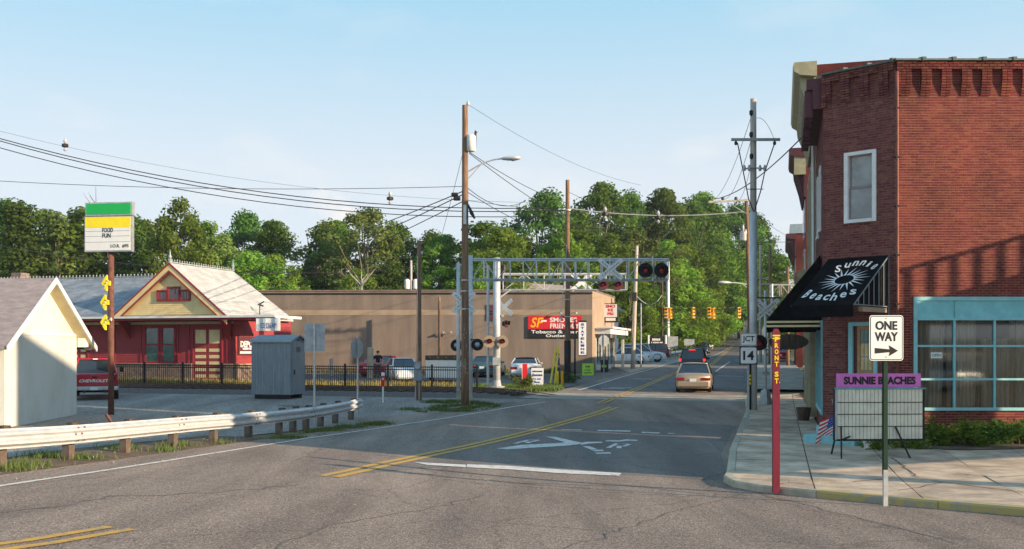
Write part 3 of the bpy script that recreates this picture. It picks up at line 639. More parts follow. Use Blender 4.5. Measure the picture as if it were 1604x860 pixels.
grass('corner_grass', [(-3, 51.6), (-.5, 50.6), (2.6, 51.5), (2.9, 55.5), (.6, 56.4), (-4, 55.4)], 9000, .2, 'blade', 'green grass around the white sandwich board by the yellow guy guards', 4, .025)
grass('dry_tall_grass', [(-28, 58.8), (-28, 61.5), (-8, 56.5), (-2, 55), (-3.4, 52.2), (-6, 52.8)], 9000, .34, 'blade_dry', 'dry golden grass behind the black iron fence', 5, .03)
grass('wall_grass', [(-24, 73.2), (-24, 75.6), (5, 71.9), (4, 70.6)], 3500, .3, 'blade', 'strip of grass at the foot of the long brown wall', 6, .04)
grass('kerb_weeds', [(4.7, 18.3), (6.3, 17.2), (6.4, 17.8), (4.9, 19.6)], 160, .2, 'blade_dry', 'dry weeds in the sidewalk joints beside the red street post', 7, .008, 5)
mb = MB(); rg = random.Random(3)
for k in range(110):
    i = rg.randrange(len(vg)-1); a = Vector(vg[i]).lerp(Vector(vg[i+1]), rg.random()); x = a.x-rg.uniform(-.9, 1.6); y = a.y; s_ = rg.uniform(.008, .028)
    mb.lathe([(s_*.6, -s_*.3), (s_, .1*s_), (s_*.5, s_*.6)], (x, y, T(x, y)+.01), 5)
for k in range(90):
    x = rg.uniform(-5, 8); y = rg.uniform(13, 21); s_ = rg.uniform(.008, .02)
    if y < 17+ (4.2-x)*.3 or x < 4: mb.lathe([(s_*.6, -s_*.3), (s_, .1*s_), (s_*.5, s_*.6)], (x, y, T(x, y)+.004), 5)
tag(mb.build('loose_stones', 'gravel_lot'), 'small pale stones scattered on the verge and the road', 'stones', kind='stuff')
# ================================================================== BUILDINGS
def clap(mb, x0, x1, z0, z1, y, step=.12, d=.022, tri=None):
    "lapped boards on the plane y facing -y; tri(z) -> (x0,x1) for gables"
    z = z0
    while z < z1-1e-4:
        t = min(z+step, z1); a0, a1 = tri(z) if tri else (x0, x1); b0, b1 = tri(t) if tri else (x0, x1)
        if a1-a0 > .02:
            mb.add([(a0, y-d, z), (a1, y-d, z), (b1, y, t), (b0, y, t), (a0, y, z), (a1, y, z)], [(0, 1, 2, 3), (0, 4, 5, 1)])
        z = t
def window(parent, x0, x1, z0, z1, y, frame='white_paint', pane='pane_grey', fw=.09, sashes=2, depth=.08, muntin=0, label=None):
    "window facing -y: frame > pane, sash"
    mb = MB(); mb.box(x0-fw, x0, y-depth, y+.02, z0-fw, z1+fw); mb.box(x1, x1+fw, y-depth, y+.02, z0-fw, z1+fw)
    mb.box(x0, x1, y-depth, y+.02, z1, z1+fw); mb.box(x0, x1, y-depth-.03, y+.02, z0-fw, z0)
    f = mb.build('window', frame, parent)
    if label: f['label'] = label
    h = (z1-z0)/sashes
    for k in range(sashes):
        a = z0+k*h; yy = y-.03+.02*k
        s = MB(); sw = .045
        s.box(x0, x0+sw, yy-.02, yy+.01, a, a+h); s.box(x1-sw, x1, yy-.02, yy+.01, a, a+h); s.box(x0+sw, x1-sw, yy-.02, yy+.01, a, a+sw); s.box(x0+sw, x1-sw, yy-.02, yy+.01, a+h-sw, a+h)
        for m_ in range(muntin):
            xm = x0+(m_+1)*(x1-x0)/(muntin+1); s.box(xm-.012, xm+.012, yy-.018, yy+.008, a+sw, a+h-sw)
        s.build('sash', frame, f); B('pane', pane, f, x0+sw, x1-sw, yy-.004, yy+.002, a+sw, a+h-sw)
    return f
# ---------------------------------------------------------------- small white house at the left edge
hx = -16.0; hz0 = T(-16, 34)-.05
h = thing('white_house', 'small white stucco house with mauve shingle roof at the left edge behind the guardrail', 'house', (hx, 34, 0), 0)
ev, pk_ = 3.15, 5.0
mb = MB(); mb.add([(0, -2.6, hz0), (0, 2.6, hz0), (0, 2.6, ev), (0, 0, pk_-.12), (0, -2.6, ev), (-.2, -2.6, hz0), (-.2, 2.6, hz0), (-.2, 2.6, ev), (-.2, 0, pk_-.12), (-.2, -2.6, ev)],
                    [(0, 1, 2, 3, 4), (9, 8, 7, 6, 5), (0, 4, 9, 5), (1, 6, 7, 2)])
mb.build('gable_wall', 'white_wall', h)
B('side_wall', 'depot_brick', h, -9, -.2, -2.6, -2.4, hz0, ev); B('side_wall', 'depot_brick', h, -9, -.2, 2.4, 2.6, hz0, ev)
window(h, -3.2, -2.2, 1.2, 2.6, -2.6, 'red_trim', 'pane_dark')
sl_ = (pk_-ev)/2.6
for sgn in (-1, 1):
    mb = MB(); p = [(0, pk_), (sgn*3.25, pk_-sl_*3.25), (sgn*3.25, pk_-sl_*3.25-.12), (0, pk_-.12)]
    mb.prism(p, -9.2, .42, 'x'); rfm = mb.build('roof', 'shingle_mauve', h)
    mb = MB()
    for k in range(1, 21):                       # courses of shingles, each a lap
        a = k*3.25/21; z = pk_-sl_*a
        mb.add([(-9.2, sgn*a, z+.022), (.42, sgn*a, z+.022), (.42, sgn*(a-.155), z+sl_*.155+.006), (-9.2, sgn*(a-.155), z+sl_*.155+.006), (-9.2, sgn*a, z), (.42, sgn*a, z)], [(0, 1, 2, 3), (0, 4, 5, 1)])
    mb.build('shingle_course', 'shingle_mauve', rfm, kind='stuff')
    mb = MB(); mb.prism([(0, pk_+.03), (sgn*3.3, pk_-sl_*3.3+.03), (sgn*3.3, pk_-sl_*3.3-.17), (0, pk_-.17)], .42, .47, 'x'); mb.build('barge_board', 'white_paint', h)
    mb = MB(); mb.prism([(0, pk_-.125), (sgn*3.2, pk_-sl_*3.2-.125), (sgn*3.2, pk_-sl_*3.2-.15), (0, pk_-.15)], .01, .41, 'x'); mb.build('soffit', 'cream_paint', h)
    mb = MB(); mb.prism([(sgn*2.62, ev-.02), (sgn*3.22, pk_-sl_*3.22-.16), (sgn*3.22, ev-.48), (sgn*2.62, ev-.5)], .02, .30, 'x'); mb.build('eave_return', 'white_paint', h)
B('trim_board', 'white_paint', h, .002, .03, -2.6, 2.6, ev-.1, ev-.02)
# ---------------------------------------------------------------- the railroad depot
DO = Vector((-20.5, 60.0)); DA = R(-16)
dp = thing('depot', 'red and yellow wooden railroad depot with slate roofs and iron ridge cresting', 'railroad depot', (DO.x, DO.y, T(DO.x, DO.y)), DA)
g0 = T(DO.x, DO.y)
def dpx(px, y=0.0):
    "local x on the depot's plane local y that shows at photo column px"
    k = (px-802)/F; a, b = cos(DA), sin(DA)       # X = O.x + x a - y b ; Y = O.y + x b + y a
    return (k*(DO.y+y*a)-DO.x+y*b)/(a-k*b)
def dz_(py, Y=60.0): return ZZ(py, Y)-g0
xl, xr = -17.0, dpx(365)
base = dz_(572)
D = dict(door=(dpx(304), dpx(347)), w1=(dpx(228), dpx(249)), w2=(dpx(254), dpx(274)), d2=(dpx(112), dpx(137)))
top = dz_(508)
mb = MB(); clap(mb, xl, D['d2'][0]-.1, base+.1, top, 0); clap(mb, D['d2'][1]+.1, D['w1'][0]-.1, base+.1, top, 0); clap(mb, D['w2'][1]+.1, D['door'][0]-.1, base+.1, top, 0); clap(mb, D['door'][1]+.1, xr-.1, base+.1, top, 0)
clap(mb, D['w1'][0]-.1, D['w2'][1]+.1, base+.1, base+.13, 0)
mb.box(xl, xr, .03, .2, 0, top+.3); mb.build('front_wall', 'red_paint', dp)
mb = MB()
for y in [k*.12 for k in range(0, 23)]:
    pass
z = base+.1
while z < top: mb.add([(xr+.022, 0, z), (xr+.022, 7, z), (xr, 7, min(z+.12, top)), (xr, 0, min(z+.12, top)), (xr, 0, z), (xr, 7, z)], [(0, 1, 2, 3), (0, 1, 5, 4)]); z += .12
mb.box(xr-.2, xr-.005, .2, 7, 0, top+.3); mb.build('side_wall', 'red_paint', dp)
B('back_wall', 'red_paint', dp, xl, xr-.2, 6.8, 7, 0, top+.3)
for x0, x1 in ((xl, D['d2'][0]-.08), (D['d2'][1]+.08, D['door'][0]-.08), (D['door'][1]+.08, xr+.05)):
    b_ = B('wainscot', 'depot_brick', dp, x0, x1, -.10, .03, -.3, base)
    B('water_table', 'tan_band', dp, x0, x1, -.16, .0, base, base+.1); B('stone_footing', 'concrete', dp, x0, x1, -.14, -.02, -.3, .22)
    nb = 0; mb = MB(); zz0 = .24
    row = 0
    while zz0 < base-.06:
        xx = x0+(row % 2)*.2
        while xx < x1-.1: mb.cur = random.random()*.98+.01; mb.box(xx, min(xx+.38, x1), -.125, -.1, zz0, zz0+.12); xx += .4
        zz0 += .135; row += 1
    mb.build('brick', 'depot_brick', b_, kind='stuff')
B('wainscot', 'depot_brick', dp, xr-.01, xr+.10, .03, 7, -.3, base); B('water_table', 'tan_band', dp, xr, xr+.16, .001, 7, base, base+.1)
for k in ('w1', 'w2'): window(dp, D[k][0]+.03, D[k][1]-.03, base+.2, dz_(513), .0, 'red_trim', 'pane_green', .12, 2, .06)
# double door with cream panels
for key, sign in (('door', 0), ('d2', 1)):
    x0, x1 = D[key]; f = MB(); f.box(x0-.1, x0, -.06, .03, 0, top); f.box(x1, x1+.1, -.06, .03, 0, top); f.box(x0, x1, -.06, .03, dz_(514), top)
    df = f.build('door_frame', 'red_trim', dp)
    xm = (x0+x1)/2
    for a, b in ((x0+.01, xm-.01), (xm+.01, x1-.01)):
        dr = B('door', 'red_paint', dp, a, b, -.02, .02, .02, dz_(514)-.01)
        for p0, p1 in ((538, 517), (551, 546), (561, 556), (572, 566), (581, 576), (591, 586)):
            B('panel', 'cream_paint', dr, a+.1, b-.1, -.03, -.021, dz_(p0), dz_(p1))
# roofs
eavz = dz_(497); rz_ = dz_(433, 64)
ex = dpx(432, -1.3)
# main long roof with front slope
mb = MB(); mb.prism([(-1.3, eavz), (3.6, rz_), (8.4, eavz), (8.4, eavz-.1), (3.6, rz_-.14), (-1.3, eavz-.1)], -17.5, .2, 'x'); r1 = mb.build('main_roof', 'slate_blue', dp)
mb = MB()
for k in range(30):
    a = -1.3+k*4.9/30; sl2 = (rz_-eavz)/4.9; z = eavz+(a+1.3)*sl2
    mb.add([(-17.5, a, z+.03), (-3.2+k*.1, a, z+.03), (-3.2+k*.1, a+.165, z+.165*sl2+.008), (-17.5, a+.165, z+.165*sl2+.008), (-17.5, a, z), (-3.2+k*.1, a, z)], [(0, 1, 2, 3), (0, 4, 5, 1)])
mb.build('slate_course', 'slate_blue', r1, kind='stuff')
# cross gable
pkz = dz_(415); gx0, gx1 = dpx(178, -1.1), dpx(358, -1.1); gxm = dpx(268, -1.1)
for (xa, xb, mt) in ((gx0, gxm, 'slate_blue'), (gx1, gxm, 'slate_sunlit')):  # the slope facing the sun takes the lightened slate
    L_ = 6.6; th = .12; nsl = 26
    mb = MB(); mb.add([(xa, -1.25, eavz), (xb, -1.25, pkz), (xb, L_-1.0, pkz), (xa, L_, eavz), (xa, -1.25, eavz-th), (xb, -1.25, pkz-th), (xb, L_-1.0, pkz-th), (xa, L_, eavz-th)], [(0, 1, 2, 3), (4, 7, 6, 5), (0, 4, 5, 1), (3, 2, 6, 7), (0, 3, 7, 4)])
    gr = mb.build('gable_roof', mt, dp)
    mb = MB()
    for k in range(nsl):
        t0, t1 = k/nsl, (k+1)/nsl
        x0, x1 = xa+(xb-xa)*t0, xa+(xb-xa)*t1; z0, z1 = eavz+(pkz-eavz)*t0, eavz+(pkz-eavz)*t1; y0 = L_-t0
        mb.add([(x0, -1.25, z0+.03), (x0, y0, z0+.03), (x1, y0, z1+.008), (x1, -1.25, z1+.008), (x0, -1.25, z0), (x0, y0, z0)], [(0, 1, 2, 3), (0, 4, 5, 1)])
    mb.build('slate_course', mt, gr, kind='stuff')
    # rake boards: cream outer, red inner line
    for off, wd, yy, mm in ((0, .09, -1.33, 'red_trim'), (-.08, .38, -1.30, 'gable_yellow'), (-.45, .09, -1.32, 'red_trim')):
        mb = MB(); mb.add([(xa, yy, eavz+off), (xb, yy, pkz+off+.02), (xb, yy, pkz+off-wd), (xa, yy, eavz+off-wd), (xa, yy+.06, eavz+off), (xb, yy+.06, pkz+off+.02), (xb, yy+.06, pkz+off-wd), (xa, yy+.06, eavz+off-wd)], [(0, 1, 2, 3), (0, 4, 5, 1), (3, 2, 6, 7), (0, 3, 7, 4)])
        mb.build('rake_board', mm, dp)
mb = MB(); sl3 = (pkz-eavz)/(gxm-gx0); h0 = eavz+.12
clap(mb, 0, 0, h0, pkz-.55, -1.08, .11, .02, tri=lambda z: (gx0+(z-eavz)/sl3+.55, gx1-(z-eavz)/sl3*(gx1-gxm)/(gxm-gx0)-.55))
mb.add([(gx0+.2, -1.06, eavz), (gx1-.2, -1.06, eavz), (gxm, -1.06, pkz-.15)], [(0, 1, 2)])
mb.build('gable_siding', 'gable_yellow', dp)
# three-light attic window
xw = [dpx(247, -1.1), dpx(263, -1.1), dpx(282, -1.1), dpx(298, -1.1)]
for k in range(3):
    t_ = dz_(453 if k == 1 else 458); window(dp, xw[k]+.05, xw[k+1]-.05, dz_(471), t_, -1.10, 'red_trim', 'pane_dark', .08, 1, .08, 2)
# eave skirt, fascia, soffit along the front and out to the right
B('fascia', 'red_trim', dp, -17.5, ex, -1.42, -1.36, eavz-.22, eavz-.05); B('gutter', 'white_paint', dp, -17.5, ex+.05, -1.5, -1.425, eavz-.1, eavz+.02)
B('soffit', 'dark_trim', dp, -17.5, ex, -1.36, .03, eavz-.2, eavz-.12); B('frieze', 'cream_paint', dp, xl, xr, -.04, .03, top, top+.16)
mb = MB(); mb.add([(gx1-.3, -1.42, eavz-.04), (ex, -1.42, eavz-.04), (ex, .2, eavz+.06), (gx1-.3, .2, eavz+.06)], [(0, 1, 2, 3)]); mb.box(gx1-1, ex, -1.36, 1.6, eavz-.12, eavz-.06); mb.build('porch_roof', 'slate_sunlit', dp)
B('side_gutter', 'white_paint', dp, ex, ex+.08, -1.42, 1.6, eavz-.14, eavz)
cx_ = dpx(411, -.4)
mb = MB(); mb.box(cx_-.16, cx_+.16, -.5, -.18, 0, eavz-.2); mb.add([(cx_-.5, -.42, eavz-.2), (cx_+.5, -.42, eavz-.2), (cx_+.16, -.42, eavz-.9), (cx_-.16, -.42, eavz-.9), (cx_-.5, -.26, eavz-.2), (cx_+.5, -.26, eavz-.2), (cx_+.16, -.26, eavz-.9), (cx_-.16, -.26, eavz-.9)], [(0, 1, 2, 3), (7, 6, 5, 4), (0, 3, 7, 4), (1, 5, 6, 2)])
mb.build('porch_column', 'red_paint', dp)
for px in (204, 361):
    x = dpx(px); mb = MB()
    mb.prism([(0, top+.1), (-1.0, eavz-.22), (-1.15, eavz-.22), (-.1, top-.85), (0, top-.85)], x-.07, x+.07, 'x'); mb.build('eave_bracket', 'red_trim', dp)
for px in (106, 180, 221, 279, 296, 356): B('corner_board', 'red_trim', dp, dpx(px)-.05, dpx(px)+.05, -.05, .02, base+.1, top)
# cresting: small ball posts along each ridge, with finials
def cresting(p, q, n, big=False):
    mb = MB(); p, q = Vector(p), Vector(q)
    for i in range(n+1):
        c = p.lerp(q, i/n); mb.tube([c, c+Vector((0, 0, .16))], .02, 4); mb.lathe([(.02, .13), (.055, .18), (.02, .23)], c, 5)
    mb.bar(p+Vector((0, 0, .07)), q+Vector((0, 0, .07)), .05)
    mb.build('ridge_cresting', 'galv_dull', dp, kind='stuff')
cresting((-17.5, 3.6, rz_), (-1.6, 3.6, rz_), 60); cresting((gxm, -1.0, pkz), (gxm, 5.5, pkz), 26)
for y in (-1.2, 5.6): mb = MB(); mb.lathe([(.09, 0), (.11, .15), (.05, .2), (.1, .35), (.03, .55), (.01, .8)], (gxm, y, pkz), 8); mb.build('finial', 'galvanised', dp)
ch = MB(); ch.box(-16.0, -15.2, 4.6, 5.4, rz_-.8, rz_+.6); ch.build('chimney', 'depot_brick', dp)
mb = MB(); xx = dpx(420, 3)-.35; mb.tube([(xx, 2.6, eavz+.2), (xx, 2.6, eavz+.9)], .03, 5); mb.tube([(xx-.1, 2.6, eavz+.85), (xx+.35, 2.4, eavz+.72)], .05, 5); mb.tube([(xx, 2.6, eavz+.85), (xx+.3, 2.6, eavz+1.0)], .04, 5); mb.build('roof_lamp', 'dark_metal', dp)
# station sign, with pale lettering, on the side wall, and the paper banner on the gutter
sg = B('station_sign', 'dark_trim', dp, xr+.06, xr+.10, .45, 2.6, dz_(556), dz_(527)); 
o = text('DEPOT', 1.7, .38, 'white_sign', sg, (xr+.11, 1.5, dz_(539)), R(90), .03)
printline(1.2, .13, 'white_sign', sg, (xr+.11, 1.5, dz_(546)), R(90), seed=3)
printline(2.0, .15, 'white_sign', sg, (xr+.11, 1.5, dz_(552)), R(90), seed=4)
b0, b1 = dpx(401, -1.55), dpx(439, -1.55)
bn = thing('paper_banner', 'white paper banner with hand lettering hanging from the depot gutter', 'banner', (DO.x+b0*cos(DA)+1.55*sin(DA), DO.y+b0*sin(DA)-1.55*cos(DA), 0), DA)
bw = b1-b0; zt, zb = ZZ(500, 58.4), ZZ(519, 58.4); mb = MB(); n = 10; vs = [(bw*i/n, .03*sin(i*1.3), z) for z in (zb, zt) for i in range(n+1)]
mb.add(vs, [(i, i+1, i+n+2, i+n+1) for i in range(n)]); sdm = mb.build('cloth', 'white_sign', bn); sdm.modifiers.new('s', 'SOLIDIFY').thickness = .01
text('ICE CREAM', bw*.66, .3, 'blue_print', bn, (bw*.52, -.045, zb+.3), 0, .0)
# ---------------------------------------------------------------- long brown building
BA = R(-2.5); BC = Vector((5.8, 72.0)); bz = .85
bb = thing('brown_store', 'long flat roofed brown store building with a tan band, behind the parking lot', 'store building', (BC.x, BC.y, 0), 0)
tz = ZZ(455, 72); bl = 37.0
fu = Vector((cos(BA), sin(BA))); su = E2
def bpt(x, z, out=0.0):    # x measured leftwards negative along the front
    return (fu.x*x+fu.y*out, fu.y*x-fu.x*out, z)
def slabwall(x0, x1, z0, z1, out0, out1):
    mb = MB(); a = [bpt(x0, z0, out0), bpt(x1, z0, out0), bpt(x1, z0, out1), bpt(x0, z0, out1), bpt(x0, z1, out0), bpt(x1, z1, out0), bpt(x1, z1, out1), bpt(x0, z1, out1)]
    mb.add(a, [(0, 3, 2, 1), (4, 5, 6, 7), (0, 1, 5, 4), (1, 2, 6, 5), (2, 3, 7, 6), (3, 0, 4, 7)]); return mb
slabwall(-bl, 0, 0, tz, 0, -.3).build('front_wall', 'brown_render', bb)
slabwall(-bl, -.0, ZZ(493, 72), ZZ(485, 72), .012, .0).build('painted_band', 'tan_band', bb)
slabwall(-bl-.05, .02, tz-.22, tz-.14, .10, 0).build('gutter', 'dark_metal', bb); slabwall(-bl-.05, .05, tz, tz+.08, .06, -.36).build('coping', 'brown_render', bb)
sl = 10.7; sv = su*sl
mb = MB(); nn_ = Vector((su.y, -su.x))
def sp_(s, z, out=0.0): p = su*s+nn_*out; return (p.x, p.y, z)
def sbox(s0, s1, z0, z1, o0, o1):
    m_ = MB(); m_.add([sp_(s0, z0, o0), sp_(s1, z0, o0), sp_(s1, z0, o1), sp_(s0, z0, o1), sp_(s0, z1, o0), sp_(s1, z1, o0), sp_(s1, z1, o1), sp_(s0, z1, o1)], [(0, 3, 2, 1), (4, 5, 6, 7), (0, 1, 5, 4), (1, 2, 6, 5), (2, 3, 7, 6), (3, 0, 4, 7)]); return m_
sbox(.02, sl, 0, tz, 0, -.3).build('street_wall', 'tan_side', bb); sbox(0, sl, tz, tz+.08, .05, -.33).build('coping', 'brown_render', bb)
mb = MB(); q = [bpt(-bl, tz-.3), bpt(-.1, tz-.3), sp_(sl, tz-.3, -.2), (bpt(-bl, 0)[0], sv.y+2, tz-.3)]; mb.add(q, [(0, 1, 2, 3)]); mb.build('roof', 'tan_band', bb)
mb = MB(); a = sp_(sl, 0); b = (bpt(-bl, 0)[0], sv.y+2, 0); mb.bar((a[0], a[1], tz/2), (b[0], b[1], tz/2), .3, tz); mb.build('back_wall', 'brown_render', bb)
# storefront canopy
cz0, cz1 = ZZ(524, 76), ZZ(514, 76)
sbox(1.2, sl-.2, cz0, cz1-.08, 1.15, .0).build('canopy_fascia', 'white_paint', bb); sbox(1.0, sl, cz1-.08, cz1+.05, 1.35, .0).build('canopy_cap', 'white_paint', bb)
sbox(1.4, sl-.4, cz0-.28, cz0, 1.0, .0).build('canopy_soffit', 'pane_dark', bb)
for s0 in (1.4, 3.9, 6.4): 
    f = sbox(s0, s0+.12, 1.0, cz0-.28, .06, 0).build('shop_window', 'white_paint', bb); sbox(s0+.12, s0+2.38, 1.35, cz0-.3, .03, .0).build('pane', 'pane_dark', f); sbox(s0+.12, s0+2.38, 1.0, 1.35, .05, .0).build('sill', 'white_paint', f); sbox(s0+1.2, s0+1.26, 1.35, cz0-.3, .05, .0).build('mullion', 'white_paint', f)
sbox(8.9, 9.7, 1.0, cz0-.3, .05, 0).build('door', 'pane_dark', bb); sbox(9.75, 9.95, .9, cz0-.28, .9, .7).build('canopy_post', 'white_paint', bb)
# wall sign: red field over black
def onwall(px): 
    k = (px-802)/F; return (k*BC.y-BC.x)/(fu.x-k*fu.y)
x0, x1 = onwall(827), onwall(911); zt, zm, zb = ZZ(495, 72), ZZ(515.5, 72), ZZ(529, 72)
sg = thing('wall_sign', 'red and black tobacco outlet sign on the long brown wall', 'sign', (BC.x+bpt((x0+x1)/2, 0, .02)[0], BC.y+bpt((x0+x1)/2, 0, .02)[1], zb), BA)
wd = x1-x0; B('panel', 'red_sign', sg, -wd/2, wd/2, -.12, 0, zm-zb, zt-zb); B('panel', 'black_print', sg, -wd/2, wd/2, -.12, 0, 0, zm-zb-.003)
text('SF', .95, .72, 'orange_sign', sg, (-wd/2+.66, -.125, (zm+zt)/2-zb), 0, .02, shear=.25)
B('cigarette_emblem', 'white_sign', sg, -wd/2+.95, -wd/2+1.35, -.14, -.121, zt-zb-.42, zt-zb-.30, label='small white cigarette shape')
text('SMOKES', 1.95, .34, 'white_sign', sg, (.62, -.125, zt-zb-.28), 0, .02); text('FRIENDLY', 2.1, .34, 'white_sign', sg, (.72, -.125, zt-zb-.72), 0, .02)
text('Tobacco & Beer', 3.4, .24, 'white_sign', sg, (.0, -.125, .43), 0, .02); text('Outlet', 1.4, .2, 'white_sign', sg, (.05, -.125, .14), 0, .02)
for i, px in enumerate((878, 902)):
    x = onwall(px); p = (BC.x+bpt(x, 0, 0)[0], BC.y+bpt(x, 0, 0)[1]-.02, ZZ(493, 72))
    o = thing('sign_lamp', ['left', 'right'][i]+' one of the two small gooseneck lamps above the red wall sign', 'lamp', p, BA); mb = MB(); mb.tube([(0, 0, .15), (0, -.3, .3), (0, -.55, .2)], .02, 5); mb.build('arm', 'dark_metal', o); MB().lathe([(.05, 0), (.13, -.15), (.12, -.16)], (0, -.55, .2), 8).build('lamp_shade', 'galv_dull', o)
for i, (px, py) in enumerate(((700, 521),)):
    x = onwall(px); o = thing('flood_lamp', 'pair of pale floodlight heads on the brown wall left of the tall pole', 'lamp', (BC.x+bpt(x, 0)[0], BC.y+bpt(x, 0)[1], ZZ(py, 72)), BA)
    for dx in (-.25, .3): mb = MB(); mb.tube([(dx*.3, 0, -.05), (dx, -.25, 0)], .02, 5); mb.build('arm', 'galv_dull', o); MB().lathe([(.05, -.22), (.12, 0), (.1, .01)], (dx, -.3, .0), 8, 'y').build('lamp_head', 'galvanised', o)
# projecting lit sign on the street side
p = sp_(5.6, 0, 0); o = thing('projecting_sign', 'red and white projecting box sign above the storefront canopy of the brown building', 'sign', (BC.x+p[0], BC.y+p[1], ZZ(505, 77)), TH)
pw = .95; hgt = ZZ(475, 77)-ZZ(505, 77)
B('cabinet', 'dark_metal', o, -.1, pw+.1, -.12, .12, 0, hgt); B('face', 'white_sign', o, .0, pw+.04, -.135, -.121, hgt*.28, hgt-.06); B('face', 'white_sign', o, .1, pw-.08, -.135, -.121, .12, hgt*.24)
text('SMO\nKE\nFRI', pw*.8, hgt*.55, 'red_sign', o, (pw/2, -.137, hgt*.65), 0, .05)
x = onwall(769); o = thing('wall_notice', 'small dark red notice board on the brown wall beside the far crossing mast', 'sign', (BC.x+bpt(x, 0)[0], BC.y+bpt(x, 0)[1]-.02, ZZ(502, 72)), BA)
B('board', 'dark_metal', o, -.3, .3, -.06, 0, 0, 1.15); B('panel', 'dark_trim', o, -.26, .26, -.07, -.061, .1, .45); B('panel', 'dark_trim', o, -.26, .26, -.07, -.061, .7, 1.05)
# roof vents
for i, px in enumerate((444, 452, 970)):
    if i == 2: continue
    x = onwall(px); o = MB().lathe([(.1, 0), (.1, .35), (.2, .38), (.05, .5)], (0, 0, 0), 8).build('roof_vent', 'tan_band', None, (BC.x+x, BC.y+3.5, tz-.3)); tag(o, ['left', 'right'][i]+' one of two small pipe vents on the flat brown roof near the depot', 'vent')
# gabled house behind the brown store, only its roof in view
o = thing('gabled_house', 'grey gabled house roof rising behind the brown store', 'house', (W(842, 96), 96, T(2, 96)), R(8)); hh = ZZ(443, 96)-T(2, 96)
mb = MB(); mb.add([(-5, 0, 0), (1.5, 0, 0), (1.5, 0, hh-2.6), (-1.8, 0, hh-.2), (-5, 0, hh-2.6)], [(0, 1, 2, 3, 4)]); mb.box(-4.9, 8, .05, 7, 0, hh-2.6); mb.build('wall', 'white_paint', o)
mb = MB(); mb.add([(-5.3, -.4, hh-2.75), (-1.8, -.4, hh), (5.5, 5, hh), (8.8, 0, hh-2.75), (1.8, -.4, hh-2.75)], [(1, 2, 3, 4)]); mb.add([(-5.3, -.4, hh-2.75), (-1.8, -.4, hh), (-1.8, 8, hh), (-5.3, 8, hh-2.75)], [(0, 1, 2, 3)]); mb.build('roof', 'shingle_mauve', o)
B('window', 'pane_dark', o, -2.2, -1.4, -.03, .0, hh-2.0, hh-1.0)

# ================================================================== BRICK CORNER BUILDING
C0 = Vector((10.2, 26.5)); C1 = Vector((8.72, 27.9)); SU = Vector((.262, .965))
H_ = ZZ(97, 26.5); gb = T(10.2, 26.5)+SH
bk = thing('brick_corner_store', 'two storey red brick corner building with black awning and turquoise shop window', 'building', (C0.x, C0.y, 0), 0)
BR_L, BR_H, JT = .197, .053, .0155
def brickwork(name_parent, org, u, length, z0, z1, holes, face_mat, seed, mort, start=0.0, depthf=None, singles=0, nb=None):
    "bricks laid on the vertical plane through org along u (local to the building); outward = u rotated -90deg"
    rg = random.Random(seed); nrm = Vector((u.y, -u.x)); mb = MB(); course = BR_H+JT; z = z0; row = 0; cnt = 0; k = 0
    unit = MB().box(0, BR_L, -.012, 0, 0, BR_H).mesh('brick', face_mat) if singles else None
    ang = math.atan2(u.y, u.x)
    while z+BR_H < z1+.001:
        x = start-(.5*(BR_L+JT) if row % 2 else 0)
        while x < length:
            a, b = max(x, start), min(x+BR_L, length); x += BR_L+JT
            if b-a < .03: continue
            hit = False
            for hx0, hx1, hz0_, hz1_ in holes:
                if z+BR_H > hz0_+.004 and z < hz1_-.004:
                    if a >= hx0 and b <= hx1: hit = True
                    elif a < hx0 < b: b = hx0
                    elif a < hx1 < b: a = hx1
            if hit or b-a < .02: continue
            d = .003+rg.random()*.004+(depthf(a, b, z) if depthf else 0)
            if singles and cnt < singles and b-a > BR_L*.98 and (z < 1.3 or nb):
                o = link('brick', unit, name_parent, (org.x+u.x*a+nrm.x*(d-.012), org.y+u.y*a+nrm.y*(d-.012), z), ang); cnt += 1; continue
            mb.cur = rg.random()*.98+.01; vs = []
            for dd in (-.003, d):
                for xx, zz_ in ((a, z), (b, z), (b, z+BR_H), (a, z+BR_H)):
                    p = org+u*xx+nrm*dd; vs.append((p.x, p.y, zz_))
            mb.add(vs, [(4, 5, 6, 7), (0, 1, 5, 4), (1, 2, 6, 5), (2, 3, 7, 6), (3, 0, 4, 7)])
        z += course; row += 1
    mb.build('brick', face_mat, name_parent, kind='stuff')
z0_ = Vector((0, 0)); FU = Vector((1, 0)); CU = (C0-C1).normalized(); CL = (C0-C1).length
# wall shells (mortar): front with shop window hole, chamfer, street side
FL = 8.0
wx0, wx1, wz0, wz1 = W(1433, 26.5)-C0.x, 6.2, ZZ(643, 26.5), ZZ(465, 26.5)
mb = MB(); mb.box(0, wx0, 0, .3, -.5, H_); mb.box(wx0, wx1, 0, .3, wz1, H_); mb.box(wx0, wx1, 0, .3, -.5, wz0); mb.box(wx1, FL, 0, .3, -.5, H_)
fw = mb.build('front_wall', 'mortar', bk)
teeth_w = .535
def corbel(a, b, z):
    "teeth of the corbelled cornice"
    if z > ZZ(112, 26.5): return .13
    if z > ZZ(150, 26.5):
        m = (a+.02) % teeth_w; k = (z-ZZ(150, 26.5))/(ZZ(112, 26.5)-ZZ(150, 26.5))
        return (.05+.08*min(1, k*1.6)) if m < .26 else 0
    return 0
FHOLE = [(wx0, wx1, wz0, wz1)]
# below the cornice zone
cz_ = ZZ(150, 26.5)
brickwork(fw, z0_, FU, FL, gb-.3, cz_, FHOLE, 'brick_red', 11, None, 0, None, 300)
